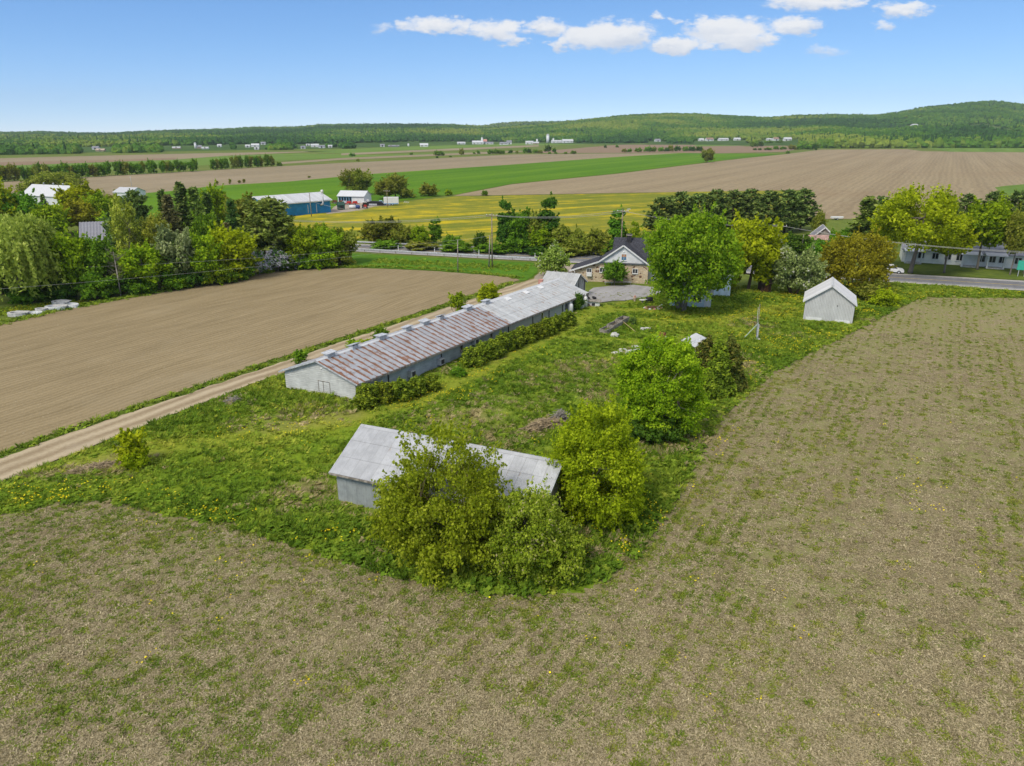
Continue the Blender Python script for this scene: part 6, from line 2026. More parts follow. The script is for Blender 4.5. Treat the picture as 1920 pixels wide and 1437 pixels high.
wire(G(470, 380, 7.2), pw0 - Vector((0, 0, 2.2)), .2, 'upper pale wire in front of the blue workshop', .03)
wire(pw0 - Vector((0, 0, 2.2)), G(680, 396, 4.0), .5, 'lower pale wire leading right from the blue workshop pole', .03)


def guardrail(pts, label):
    W = [G(*p) for p in pts]
    base = W[0]
    t = thing('guardrail', label, 'guardrail', base, 0, 'highway guardrails')
    prof = [(0, .43), (.07, .50), (0, .57), (.07, .64), (0, .72)]
    mb = MB()
    v = []
    for p in W:
        for o, z in prof:
            v.append((p.x - base.x, p.y - base.y - o, z))
    n = len(prof)
    mb.add(v, [(i * n + k, (i + 1) * n + k, (i + 1) * n + k + 1, i * n + k + 1) for i in range(len(W) - 1) for k in range(n - 1)])
    mb.build('rail', GALV, t)
    pm = MB().bb(-.08, .08, .02, .18, -.2, .78).mesh('post', GREYW)
    d = 0
    for a, b in zip(W[:-1], W[1:]):
        L = (b - a).length
        while d < L:
            q = a.lerp(b, d / L) - base
            put('post', pm, t, q)
            d += 3.8
        d -= L


guardrail([(560, 461.5), (665, 471.5), (900, 484.6), (1004, 489.8)], 'galvanised guardrail along the near side of the highway')
guardrail([(560, 450.5), (665, 458), (900, 469), (1130, 480), (1200, 484)], 'galvanised guardrail along the far side of the highway')
for px, py, lab in ((747, 470.5, 'first from the left'), (798, 461.5, 'on the far side of the road'), (815, 475, 'second from the left on the near side'), (898, 480, 'just left of the poles'), (1003, 486.5, 'beside the blossom tree')):
    p = G(px, py)
    t = thing('delineator_post', 'thin white roadside marker post, ' + lab, 'post', p, 0, 'roadside marker posts')
    MB().bb(-.07, .07, -.03, .03, 0, 1.25).build('stake', TRIM, t)
    MB().bb(-.05, .05, -.036, -.031, .95, 1.15).build('reflector', DARKW, t)

# green road sign
p = G(1914, 519)
t = thing('road_sign', 'green road sign at the right edge beside the highway', 'sign', p, -.35)
MB().bb(-.9, .9, -.03, .03, 1.2, 2.9).build('panel', SIGNG, t)
for x in (-.5, .5):
    MB().bb(x - .05, x + .05, .03, .11, 0, 2.8).build('post', GALV, t)
# mast with brace in the garden
p = G(1419, 637)
t = thing('garden_mast', 'thin grey mast with a slanting brace left of the white shed', 'mast', p, 0)
MB().bb(-.75, .35, -.45, .35, -.1, .16).build('footing', CONC, t)
MB().bb(-.09, .09, -.09, .09, .1, 2.0).build('lower_post', GALV, t)
MB().tube([(.02, 0, .3), (-.12, .05, 4.6)], [.055, .035], 6).build('shaft', GREYW, t)
MB().tube([(-.12, 0, .2), (-.28, .05, 4.2)], [.03, .02], 5).build('cable', GALV, t)
MB().bar((-1.9, -.1, 0), (-.02, 0, 2.2), .07, .07).build('brace', plain('green_grey_paint', (.45, .55, .48), .7), t)

# ------------------------------------------------------------------ yard things
jr = random.Random(8)


def tank(px, py, r, h, label):
    p = G(px, py)
    t = thing('gas_tank', label, 'tank', p, 0, 'white tanks at the barn end')
    MB().lathe([(r * .8, 0), (r, .06), (r, h * .78), (r * .8, h * .9), (r * .3, h * .97)], n=16).build('shell', TRIM, t)
    MB().lathe([(r * .33, h * .95), (r * .36, h * 1.0), (r * .36, h * 1.1), (r * .2, h * 1.14)], n=10).build('valve_collar', GALV, t)
    MB().lathe([(r * .85, -.05), (r * .85, .0)], n=12).build('foot_ring', GALV, t)


tank(1069, 588, .42, 1.55, 'plump white gas tank at the barn wall, left of the dark bush')
tank(1091, 580, .34, 1.7, 'white gas tank by the barn corner, left one of the pair')
tank(1097, 577, .34, 1.8, 'taller white gas tank by the barn corner, right one of the pair')
for k, (px, py, w, h) in enumerate([(1112, 574, 1.5, .8)]):
    p = G(px, py)
    t = thing('dog_house', 'low white kennel box with a flat weathered lid by the barn corner', 'box', p, -.15)
    MB().bb(-1.0, 1.0, -.5, .6, 0, .75).build('body', WHITE, t)
    MB().box((0, .05, .82), (2.5, 1.5, .08), 0, .06).build('lid', GREYW, t)
    MB().bb(-.2, .3, -.52, -.503, .15, .55).build('opening', DARKW, t)
p = G(1108, 562)
t = thing('scrap_heap', 'black scrap heap behind the kennel box at the barn corner', 'heap', p, 0)
mb = MB()
for k in range(7):
    mb.rock((jr.uniform(-.9, .9), jr.uniform(-.4, .4), jr.uniform(.1, .5)), jr.uniform(.25, .5), jr)
mb.build('pile', BLACKM, t)
for k in range(7):
    a = G(1103 + k * 1.2, 573 + k * .6)
    t = tag(MB().bar((a.x, a.y, .05), (a.x - .9 - .15 * k, a.y + 1.6, 1.9 - .08 * k), .14, .05).build('plank', plain('bare_plank', (0.40, 0.25, 0.13), .9, .2) if k == 0 else bpy.data.materials['bare_plank']), f'bare plank leaning on the barn corner, {nth(k + 1)} from the left', 'plank', 'planks leaning on the barn corner')
# timber planter row
pa, pb_ = G(1137, 628), G(1180, 607)
d = (pb_ - pa)
for k, (f0, f1, lab) in enumerate(((0, .30, 'nearest'), (.31, .66, 'middle'), (.67, 1.0, 'farthest'))):
    a, b = pa + d * f0, pa + d * f1
    t = thing('timber_planter', f'weathered timber planter box in the lawn row, {lab} of three', 'planter', a, math.atan2(d.y, d.x), 'timber planters on the lawn')
    L = (b - a).length
    hh = .62 + .18 * k
    for (x0, x1, y0, y1) in ((0, L, 0, .08), (0, L, 1.0, 1.08), (0, .08, .085, .995), (L - .08, L, .085, .995)):
        for r in range(3):
            MB().bb(x0, x1, y0, y1, hh * r / 3 + .005, hh * (r + 1) / 3 - .012).build('plank', GREYW, t)
    MB().bb(.08, L - .08, .08, 1.0, .0, hh * .55).build('soil', plain('planter_soil', (.14, .11, .08), .95, .2) if k == 0 else bpy.data.materials['planter_soil'], t)
p = G(1152, 632)
tag(MB().rock((p.x, p.y, .22), .55, jr, (1.1, .8, .75)).build('boulder', plain('pale_stone', (.55, .54, .51), .9, .15)), 'pale boulder at the near end of the timber planters', 'boulder')
a, b = G(1166, 612), G(1192, 624)
tag(MB().bar((a.x, a.y, .75), (b.x, b.y, .1), .06, .05).build('wooden_pole', plain('yellow_wood', (.50, .40, .18), .8)), 'thin yellow pole slanting off the timber planters', 'pole')
p = G(1186, 612)
t = thing('potted_shrub', 'small dark potted shrub right of the timber planters', 'plant', p, 0)
MB().lathe([(.22, 0), (.3, .4), (.27, .4)], n=10).build('pot', BLACKM, t)
put('foliage', PROTO['farbush'][0], t, (0, 0, .35), scl=(.17, .17, .2), mat=LF['deep'])
for k, (px, py, r) in enumerate([(1205, 619, .55), (1214, 618, .4), (1222, 616, .35)]):
    p = G(px, py)
    tag(MB().rock((p.x, p.y, .08), r, jr, (1.3, .8, .5)).build('stone', bpy.data.materials['pale_stone' if k else 'concrete']), ['largest stone of the little heap right of the planters', 'middle stone of the little heap right of the planters', 'smallest stone of the little heap right of the planters'][k], 'stone', 'stones right of the planters')
# rubble line left of the bright green garden tree
for k, px in enumerate([1155, 1162, 1168, 1176, 1184, 1192, 1198, 1206, 1216]):
    p = G(px, 666 - (k % 3) * 3 - (6 if px > 1190 else 0))
    tag(MB().rock((p.x, p.y, .18), jr.uniform(.35, .65), jr, (1.3, .9, .5)).build('rubble_stone', bpy.data.materials['pale_stone']), f'pale rubble stone left of the bright green tree, {nth(k + 1)} from the left', 'stone', 'rubble left of the bright green tree')
# white sheet roof left of the cedars
a, b = G(1281, 635, .8), G(1310, 650, .8)
t = thing('cold_frame', 'low lean-to with peeling white sheet roof left of the dark cedars', 'shed', (a.x, a.y, 0), math.atan2(b.y - a.y, b.x - a.x))
for k in range(4):
    MB().box((.45 + k * .82, .7, 1.0 + .01 * (k % 2)), (.8, 2.2, .05), 0, 0, .35).build('roof_sheet', PALER if k != 2 else GALV, t)
for x in (.1, 3.3):
    for y, h in ((-.2, .6), (1.6, 1.25)):
        MB().bb(x - .05, x + .05, y - .05, y + .05, 0, h).build('post', GREYW, t)
# broken chair
p = G(1239, 641)
t = thing('garden_chair', 'small brown wooden seat with white arms behind the bright green tree', 'seat', p, -.5)
MB().bb(-.5, .5, -.3, .3, .40, .46).build('seat', RUSTY, t)
MB().box((0, .32, .8), (1.0, .05, .75), 0, 0, -.15).build('backrest', RUSTY, t)
for x in (-.5, .5):
    MB().bb(x - .06, x + .06, -.35, .35, .62, .68).build('arm', TRIM, t)
    for y in (-.28, .28):
        MB().bb(x - .05, x + .05, y - .05, y + .05, 0, .615).build('leg', TRIM, t)
# fire pit with logs
p = G(1225, 579)
t = thing('fire_pit', 'ring of reddish stones with sticks left of the big maple', 'fire pit', p, 0)
mb = MB()
for k in range(26):
    mb.bar((jr.uniform(-1, 1), jr.uniform(-.7, .7), jr.uniform(.05, .3)), (jr.uniform(-1, 1), jr.uniform(-.7, .7), jr.uniform(.1, .4)), .09, .09)
mb.build('sticks', plain('red_brown_sticks', (.20, .11, .07), .95, .3), t)
for k in range(12):
    MB().rock((1.35 * math.cos(k * .5236), .9 * math.sin(k * .5236), .08), .26, jr, (1, 1, .7)).build('stone', BRICKR if k % 2 else bpy.data.materials['pale_stone'], t)
a, b = G(1231, 581), G(1241, 574)
tag(MB().tube([(a.x, a.y, .15), (b.x, b.y, .18)], [.16, .13], 8).build('white_log', TRIM), 'pale peeled log lying beside the fire pit', 'log')
p = G(1204, 571)
t = thing('garden_table', 'small pale pedestal table left of the fire pit', 'table', p, 0)
MB().lathe([(.5, .68), (.5, .74)], n=14).build('table_top', CONC, t)
MB().lathe([(.2, 0), (.12, .1), (.12, .68)], n=8).build('pedestal', TANW, t)
p = G(1217, 571)
t = thing('barbecue', 'black barbecue with grey lid near the big maple', 'barbecue', p, .3)
MB().bb(-.45, .45, -.3, .3, .55, .85).build('firebox', BLACKM, t)
MB().lathe([(.3, -.45), (.3, .45)], (0, 0, .85), 12, 'X').build('lid', BLACKM, t)
MB().bb(-.75, -.46, -.25, .25, .8, .84).build('side_shelf', GALV, t)
for x in (-.4, .4):
    for y in (-.25, .25):
        MB().bb(x - .03, x + .03, y - .03, y + .03, 0, .55).build('leg', BLACKM, t)
p = G(1190, 566)
t = thing('garden_urn', 'small pale pink urn standing alone on the lawn', 'urn', p, 0)
MB().lathe([(.16, 0), (.22, .05), (.12, .15), (.3, .5), (.34, .7), (.26, .72)], n=12).build('bowl', TANW, t)
MB().lathe([(.2, .66), (.15, .9), (.02, 1.0)], n=8).build('plant', BRICKR, t)
# benches in front of the stone house
for px, py, lab in ((1141, 534, 'left'), (1176, 533.5, 'right')):
    p = G(px, py)
    t = thing('bench', f'small pale bench along the stone house wall, {lab} one', 'bench', p, -.2, 'benches by the stone house')
    MB().bb(-.7, .7, -.2, .2, .40, .46).build('seat', TRIM, t)
    for x in (-.55, .55):
        MB().bb(x - .05, x + .05, -.18, .18, 0, .40).build('leg', GREYW, t)
# dark board outhouse
p0, p1 = G(1427, 549), G(1445, 549)
oh = House('outhouse', 'dark brown pointed board hut between the yellow maple and the apple tree', 'hut', p0, p1, 1.9, 1.7, 2.9, plain('dark_brown_boards', (.075, .042, .03), .9, .2, 6), BROWNR, .15, .12)
MB().bb(oh.L * .3, oh.L * .7, -.05, -.003, .05, 1.5).build('door', RUSTY, oh.t)
# brush piles
def brush(px, py, L, W, H, n, label, m, rz=0.0):
    p = G(px, py)
    mb = MB()
    for k in range(n):
        u, v = jr.gauss(0, .38), jr.gauss(0, .38)
        z = max(.03, H * (1 - min(1, u * u + v * v)) * jr.random())
        a = rz + jr.gauss(0, .6)
        l = jr.uniform(.4, 1.3)
        c = Vector((u * L * math.cos(rz) - v * W * math.sin(rz), u * L * math.sin(rz) + v * W * math.cos(rz), z + .1))
        dv = Vector((math.cos(a) * l / 2, math.sin(a) * l / 2, jr.gauss(0, .12)))
        mb.bar(c - dv, c + dv, jr.uniform(.02, .07), .03)
    t = thing('brush_pile', label, 'brush pile', p, 0, 'dead brush heaps')
    o = mb.build('branches', m, t)
    o['kind'] = 'stuff'


brush(1022, 806, 2.6, 1.2, .9, 520, 'heap of dry straw and dead brush left of the rounded yellow tree', STRAWM, .5)
brush(1050, 792, 1.2, .8, 1.1, 200, 'taller grey twig heap touching the rounded yellow tree', GREYW, .9)
brush(182, 880, 2.4, .7, .3, 220, 'flat dead brush in the ditch by the dirt track', STRAWM, .5)
brush(437, 757, .9, .5, .4, 120, 'small dark brush heap at the ditch end near the long barn', GREYW, .3)
# concrete pieces by the willow
for k, (px, py, rx, ry, h, lab) in enumerate([(34, 592, 1.4, .8, .5, 'nearest the camera at the left'), (66, 589, 1.1, .6, .3, 'second from the left, low and flat'), (78, 584, .9, .5, .45, 'small one behind the second'), (105, 580, 1.5, .9, .5, 'round and dish shaped'), (115, 573, 1.4, .9, .7, 'largest, standing farthest back'), (132, 576, 1.5, .7, .5, 'rightmost, long and low')]):
    p = G(px, py)
    t = thing('concrete_ring', 'pale concrete ring by the willow, ' + lab, 'concrete ring', p, jr.uniform(-.4, .4), 'concrete rings by the willow')
    n = 18
    mb = MB()
    for r0_, r1_, z0_, z1_ in ((1, 1, 0, h),):
        v = []
        for z_, s_ in ((0, 1), (h, 1), (h, .72), (.12, .72)):
            v += [(rx * s_ * math.cos(2 * PI * i / n), ry * 1.2 * s_ * math.sin(2 * PI * i / n), z_) for i in range(n)]
        mb.add(v, [(q * n + i, q * n + (i + 1) % n, (q + 1) * n + (i + 1) % n, (q + 1) * n + i) for q in range(3) for i in range(n)])
        mb.add(v[3 * n:], [tuple(range(n))])
    mb.build('ring', bpy.data.materials['white_paint'] if k % 2 else CONC, t)
    if k in (0, 3, 4):
        MB().box((rx * .5, 0, h + .07), (rx * 1.2, ry * 1.3, .1), .3, .08).build('lid', CONC, t)

# ------------------------------------------------------------------ vehicles
def wheels(t, xs, ys, r, w):
    for x in xs:
        for y in ys:
            o = MB().lathe([(r * .55, -w / 2), (r, -w / 2 + .03), (r, w / 2 - .03), (r * .55, w / 2)], (0, 0, 0), 16, 'Y').build('wheel', BLACKM, t, (x, y, r))
            MB().lathe([(r * .5, -w / 2 - .012), (r * .52, w / 2 + .012)], (0, 0, 0), 12, 'Y').build('rim', GALV, o)


p = G(1668, 512)
t = thing('parked_car', 'white estate car partly hidden by the bronze tree on the highway', 'car', p, math.atan2(B_[6].y - B_[5].y, B_[6].x - B_[5].x))
mb = MB()
mb.prism([(-2.2, .35), (2.2, .35), (2.25, .6), (2.15, .85), (1.2, .98), (-2.15, 1.02), (-2.25, .7)], -.88, .88)
mb.build('body', TRIM, t)
cb = MB()
cb.add([(-2.05, -.82, 1.0), (1.15, -.82, .97), (.45, -.66, 1.5), (-1.75, -.66, 1.52), (-2.05, .82, 1.0), (1.15, .82, .97), (.45, .66, 1.5), (-1.75, .66, 1.52)], [(0, 1, 2, 3), (7, 6, 5, 4), (1, 5, 6, 2), (4, 0, 3, 7)])
cb.build('glasshouse', GLASS, t)
MB().bb(-1.8, .5, -.68, .68, 1.5, 1.56).build('roof', TRIM, t)
for x in (-1.0, -.1):
    for s_ in (-1, 1):
        MB().bar((x, s_ * .835, 1.0), (x + .02, s_ * .67, 1.52), .05, .09).build('pillar', TRIM, t)
for s_ in (-.6, .6):
    MB().bb(2.16, 2.24, s_ - .2, s_ + .2, .62, .78).build('headlight', GLASS, t)
    MB().bb(-2.25, -2.17, s_ - .2, s_ + .2, .75, .95).build('tail_light', REDP, t)
wheels(t, (-1.4, 1.4), (-.8, .8), .33, .22)

# machinery yard by the blue workshop
sheet('machinery_yard', [(612, 402), (630, 386), (660, 381), (700, 379), (722, 381), (735, 386), (700, 388), (690, 392), (660, 397), (630, 400)], 0.075, M['lot'], .3, 9)
p = G(734, 385.5)
t = thing('box_trailer', 'white box trailer with blue skirt at the edge of the yellow field', 'trailer', p, .1)
MB().bb(-2.6, 2.6, -1.1, 1.1, .55, 2.9).build('box', TRIM, t)
MB().bb(-2.5, 2.5, -1.13, -1.105, .55, .8).build('skirt', BLUEP, t)
wheels(t, (-.5, .5), (-1.0, 1.0), .38, .22)
MB().bar((-2.6, 0, .55), (-3.9, 0, .5), .1, .1).build('drawbar', GALV, t)
p = G(716, 385)
t = thing('pickup_truck', 'pale blue pickup cab beside the white box trailer', 'truck', p, .1)
MB().prism([(-1.7, .4), (1.6, .4), (1.65, .85), (.7, .98), (.2, 1.6), (-.9, 1.6), (-1.0, .95), (-1.7, .95)], -.85, .85).build('body', plain('pale_blue_paint', (.35, .55, .68), .4), t)
MB().bb(-.8, .2, -.87, -.851, 1.02, 1.5).build('side_window', GLASS, t)
MB().bar((.74, 0, 1.0), (.25, 0, 1.58), 1.5, .03).build('windscreen', GLASS, t)
wheels(t, (-1.1, 1.05), (-.78, .78), .36, .22)
p = G(703, 386)
t = thing('tarped_load', 'long dark tarp covered load left of the pickup', 'load', p, .1)
tp2 = MB()
tp2.prism([(-3.2, .1), (3.0, .1), (3.0, .9), (1.8, 1.5), (-1.0, 1.6), (-2.6, 1.3), (-3.2, .7)], -1.1, 1.1)
tp2.build('tarp', BLACKM, t)
MB().bb(-2.0, .8, -1.13, -1.105, .2, .8).build('grey_panel', GALV, t)
p = G(684.5, 391)
t = thing('red_tractor', 'small red tractor with pale cab in the machinery yard', 'tractor', p, -1.2)
MB().bb(.1, 1.5, -.35, .35, .6, 1.2).build('bonnet', REDP, t)
MB().bb(-1.0, .1, -.5, .5, .6, 1.0).build('chassis', REDP, t)
cbn = MB().bb(-.95, .1, -.55, .55, 1.0, 2.0).build('cab', GLASS, t)
MB().bb(-1.05, .2, -.62, .62, 2.0, 2.12).build('cab_roof', TRIM, cbn)
wheels(t, (-.6,), (-.75, .75), .65, .35)
wheels(t, (1.1,), (-.6, .6), .4, .25)
p = G(663, 392.5)
t = thing('fuel_tank', 'white horizontal tank with dark blue end in the machinery yard', 'tank', p, .1)
MB().lathe([(.3, -1.5), (.6, -1.35), (.6, .8)], (0, 0, .75), 14, 'X').build('shell', TRIM, t)
MB().lathe([(.62, .8), (.62, 2.0), (.4, 2.2)], (0, 0, .75), 14, 'X').build('end_cap', BLUED, t)
for x in (-.9, 1.2):
    MB().bb(x - .12, x + .12, -.45, .45, 0, .3).build('saddle', CONC, t)
g0, g1 = G(635, 394.5), G(647, 394)
gs = House('green_shed', 'tiny dark green shed in the machinery yard', 'shed', g0, g1, 2.6, 1.7, 2.6, GREEND, GREEND, .15, .15)
MB().bb(gs.L * .3, gs.L * .7, -.05, -.004, .05, 1.5).build('door', DARKW, gs.t)
for k, (px, py, m2, lab) in enumerate([(628, 382.5, RUSTY, 'rusty red implement at the workshop end of the yard'), (640, 383, RUSTY, 'dark red implement beside the yard office'), (655, 384.5, REDP, 'red harrow in the row before the yard office'), (666, 384.5, REDP, 'red seeder frame in the row before the yard office, right one'), (647, 384, GALV, 'grey sprayer in the row before the yard office'), (688, 381, TRIM, 'white tank cart right of the yard office')]):
    p = G(px, py)
    t = thing('farm_implement', lab, 'implement', p, jr.uniform(-.3, .3), 'implements in the machinery yard')
    MB().bb(-1.5, 1.5, -.3, .3, .45, .62).build('frame', m2, t)
    MB().prism([(-.9, .62), (.9, .62), (.7, 1.35), (-.7, 1.3)], -.35, .35).build('hopper', m2, t)
    for x in (-1.2, -.4, .4, 1.2):
        MB().bar((x, -.2, .45), (x + .12, -.3, .05), .07, .07).build('tine', GALV, t)
    wheels(t, (0,), (-.5, .5), .32, .16)
p = G(762, 381)
t = thing('scrap_pile', 'pale metal frame lying in the grass right of the box trailer', 'scrap', p, .2)
for k in range(4):
    MB().bar((-1 + k * .5, -.3, .05), (-.4 + k * .5, .3, .7 - .1 * k), .08, .08).build('bar', TRIM, t)
p = G(1568, 412.5)
t = thing('white_boat_trailer', 'small white object on the grass strip below the bare field', 'trailer', p, 0)
MB().prism([(-1.6, .5), (1.5, .5), (2.0, .95), (-1.6, .95)], -.6, .6).build('hull', TRIM, t)
wheels(t, (0,), (-.65, .65), .3, .18)

# ------------------------------------------------------------------ grass, weeds, straw and flowers
gr = np.random.RandomState(12)
BUILD_FOOT = []
for hh_ in (barn, nb, shed, annex, sh, cot):
    mw = hh_.t.matrix_basis
    BUILD_FOOT.append(np.array([(mw @ Vector((x, y, 0)))[:2] for x, y in ((-.2, -.2), (hh_.L + .2, -.2), (hh_.L + .2, hh_.w + .2), (-.2, hh_.w + .2))]))


def off_buildings(P):
    k = np.ones(len(P), bool)
    for f in BUILD_FOOT:
        k &= ~inside(P, f)
    return k


x0, y0 = MEADOW_W.min(0)
x1, y1 = MEADOW_W.max(0)
N = 150000
P = np.stack([gr.uniform(x0, min(x1, 95), N), gr.uniform(y0, y1, N)], 1)
P = P[inside(P, MEADOW_W) & off_buildings(P)]
path, dry, dand, lush = meadow_fields(P)
dist = P[:, 1]
tall = np.clip(vnoise(P, 5.5, 91) * 1.6 - .35, 0, 1)
ed = np.exp(-(dline(P, EDGE_W) / 2.2) ** 2)
near_barn = blobs(P, [(640, 1000, 4, 1.4, .7), (780, 1070, 5, 1.6, 1), (900, 1105, 6, 1.6, 1), (1060, 1090, 5, 2, 1), (1200, 990, 2, 5, 1), (1270, 880, 2, 5, 1), (780, 690, 4, 3, .7), (590, 755, 7, 2, .9), (680, 770, 3, 1.5, .8)])
nbd = np.full(len(P), 9.0)
for f_ in BUILD_FOOT:
    nbd = np.minimum(nbd, dline(P, np.vstack([f_, f_[:1]])))
keep = gr.rand(len(P)) < (0.30 + .35 * lush + .35 * np.maximum(ed, near_barn)) * (1 - .70 * np.clip(path * 1.3, 0, 1)) * np.clip(1.25 - dist / 220, .3, 1)
P, path, dry, dand, lush, tall, ed, near_barn, nbd = [a[keep] for a in (P, path, dry, dand, lush, tall, ed, near_barn, nbd)]
print('grass tufts', len(P))
n = len(P)
hgt = (.36 + .42 * lush + .7 * near_barn + .30 * tall) * gr.uniform(.6, 1.25, n) * (.45 + .55 * np.clip(nbd / 1.6, 0, 1)) * (1 - .65 * np.clip(path, 0, 1))
wd = gr.uniform(.8, 1.35, n)
big = vnoise(P, 8, 101)
tint = np.clip(.29 + .80 * (big - .5) + .18 * gr.normal(size=n) + .28 * path + .1 * (tall - .5) - .15 * near_barn, 0, .74)
tint = np.where(gr.rand(n) < dry * .8, gr.uniform(.85, 1.0, n), tint)
var = gr.randint(0, 3, n)
broadleaf = (gr.rand(n) < .12 + .35 * ed + .2 * near_barn)
var = np.where(broadleaf, 3 + gr.randint(0, 2, n), var)
GRASS = stuff_mat('grass_blades', [(0.0, (0.122, 0.215, 0.020)), (0.25, (0.205, 0.305, 0.030)), (0.5, (0.30, 0.385, 0.042)), (0.78, (0.41, 0.42, 0.060)), (0.84, (0.34, 0.30, 0.13)), (1.0, (0.46, 0.38, 0.20))], .3)


def leafy(rs, nlf, R, H, size):
    d = rs.normal(size=(nlf, 3))
    d[:, 2] = np.abs(d[:, 2])
    d /= np.linalg.norm(d, axis=1)[:, None]
    p = d * np.array([R, R, H]) * rs.rand(nlf)[:, None] ** .4
    nn = d * .5 + np.array([0, 0, .8]) + rs.normal(size=(nlf, 3)) * .4
    nn /= np.linalg.norm(nn, axis=1)[:, None]
    return leaf_quads(rs, p, nn, size, 1.5), rs.rand(nlf)


protos = [blades(gr, 26, .34, .42, .055, .7), blades(gr, 22, .28, .5, .05, .5), blades(gr, 30, .42, .34, .06, 1.0), leafy(gr, 22, .34, .34, .17), leafy(gr, 18, .4, .5, .2)]
zz = meadow_z(P, path)
scatter('meadow_grass', protos, GRASS, np.column_stack([P, zz]), np.stack([gr.normal(size=n) * .08, gr.normal(size=n) * .08, gr.rand(n) * 6.28], 1), np.stack([wd, wd, hgt], 1), var, tint)

# verges: along the track, the road and the ploughed field
VERGE_LINES = [([(-100, 884), (0, 853), (200, 784), (525, 675), (700, 617), (835, 574), (960, 530)], .55, 9), ([(-60, 622), (60, 594), (140, 576), (270, 553), (400, 529), (520, 507), (620, 501), (690, 501)], 1.1, 9), ([(-60, 600), (30, 580), (140, 568)], 2.5, 8), ([(690, 500), (800, 504), (900, 512), (980, 523)], 1.0, 6), ([(700, 490), (850, 497), (990, 505)], 3.2, 4), ([(1690, 536), (1800, 545), (1920, 551)], 1.4, 5), ([(1690, 556), (1800, 555), (1920, 558)], 1.0, 5)]
vp, vt = [], []
for l, w, den_ in VERGE_LINES:
    W_ = wpoly(l)
    for a, b in zip(W_[:-1], W_[1:]):
        L = np.hypot(*(b - a))
        k = int(L * w * den_)
        f = gr.rand(k)[:, None]
        nrm = np.array([-(b - a)[1], (b - a)[0]]) / L
        vp.append(a + (b - a) * f + nrm * (gr.normal(size=(k, 1)) * w * .5))
        vt.append(np.full(k, .32))
vp, vt = np.concatenate(vp), np.concatenate(vt)
k = len(vp)
vt = np.clip(vt + .14 * gr.normal(size=k) + .3 * (vnoise(vp, 5, 111) - .5), 0, .74)
s = gr.uniform(.7, 1.2, k)
scatter('verge_grass', protos, GRASS, np.column_stack([vp, np.full(k, .02)]), np.stack([np.zeros(k), np.zeros(k), gr.rand(k) * 6.28], 1), np.stack([s, s, s * gr.uniform(.6, 1.0, k)], 1), gr.randint(0, 5, k), vt)

# stubble: weeds, in patches that follow the old rows
TRK = wpoly([(-700, 1190), (0, 905), (530, 699), (900, 582), (1100, 540), (1700, 535), (1920, 552), (1920, 300), (-700, 300)])


def on_stubble(P):
    wob = (np.stack([vnoise(P, 1.6, 71), vnoise(P, 1.6, 81)], 1) - .5) * 2.2
    return ~inside(P + wob, MEADOW_W) & ~inside(P, TRK)


def rowspace(P):
    c, s_ = math.cos(ROW), math.sin(ROW)
    return np.stack([P[:, 0] * c - P[:, 1] * s_, (P[:, 0] * s_ + P[:, 1] * c) * .25], 1)


GREENER = [(60, 1040, 9, 4, 1), (250, 1060, 8, 4, .8), (-20, 1200, 7, 5, .7), (400, 1350, 5, 3, .5), (120, 990, 9, 2.5, .9), (1560, 640, 10, 6, .7), (1480, 660, 8, 5, .6), (1350, 1130, 2.5, 2.5, 1), (1330, 1240, 2, 2, .6), (1800, 700, 9, 9, .4)]
N = 80000
yy = 20 + 95 * gr.rand(N) ** 1.15
P = np.stack([gr.uniform(-1, 1, N) * (yy * .82 + 6), yy], 1)
P = P[on_stubble(P)]
rowd = vnoise(rowspace(P), 1.1, 141, 2)
dens = vnoise(P, 7, 131, 3) * .5 + rowd * .5
gn_ = blobs(P, GREENER)
edge = np.exp(-dline(P, EDGE_W) / 2.2)
k = gr.rand(len(P)) < np.clip((dens - .36) * 2.6, .08, .9) + .3 * gn_ + .6 * edge
C = P[k]
gn_, edge = gn_[k], edge[k]
rc = rowspace(C)[:, 0]
snap = np.round(rc / 1.0) * 1.0 + gr.normal(size=len(C)) * .12 - rc
snap = np.where(gr.rand(len(C)) < np.where(C[:, 0] > -3, .8, .35), snap, 0)
C = C + snap[:, None] * np.array([math.cos(ROW), -math.sin(ROW)])
size = gr.gamma(1.3, .36, len(C)).clip(.15, 2.2) * np.clip(1.15 - C[:, 1] / 160, .55, 1) * (1 + .3 * edge)
cnt = (2 + 8 * size * gr.uniform(.5, 1.3, len(C))).astype(int)
idx = np.repeat(np.arange(len(C)), cnt)
n = len(idx)
P = C[idx] + gr.normal(size=(n, 2)) * (.13 * size[idx])[:, None] * np.array([1.15, .9])
print('weed patches', len(C), 'weeds', n)
ct = np.clip(.42 + .16 * gr.normal(size=len(C)) + .10 * (C[:, 0] > 3) - .12 * gn_ + .5 * (vnoise(C, 6, 151) - .5), 0, 1)
tn = np.clip(ct[idx] + .12 * gr.normal(size=n), 0, 1)
sc = gr.uniform(.30, .62, n) * (.75 + .22 * size[idx].clip(0, 2))
WEED = stuff_mat('stubble_weeds', [(0.0, (0.125, 0.205, 0.022)), (0.35, (0.20, 0.265, 0.033)), (0.65, (0.275, 0.295, 0.050)), (1.0, (0.37, 0.35, 0.10))], .35)
wp = [leafy(gr, 10, .30, .13, .17), leafy(gr, 12, .34, .20, .15), blades(gr, 12, .22, .32, .06, 1.0), leafy(gr, 7, .22, .10, .19)]
scatter('stubble_weeds', wp, WEED, np.column_stack([P, np.full(n, .01)]), np.stack([np.zeros(n), np.zeros(n), gr.rand(n) * 6.28], 1), np.stack([sc, sc, sc], 1), gr.randint(0, 4, n), tn)

# straw and clods lying on the stubble
N = 30000
yy = 20 + 70 * gr.rand(N) ** 1.5
xx = gr.uniform(-1, 1, N) * (yy * .80 + 5)
P = np.stack([xx, yy], 1)
P = P[on_stubble(P)]


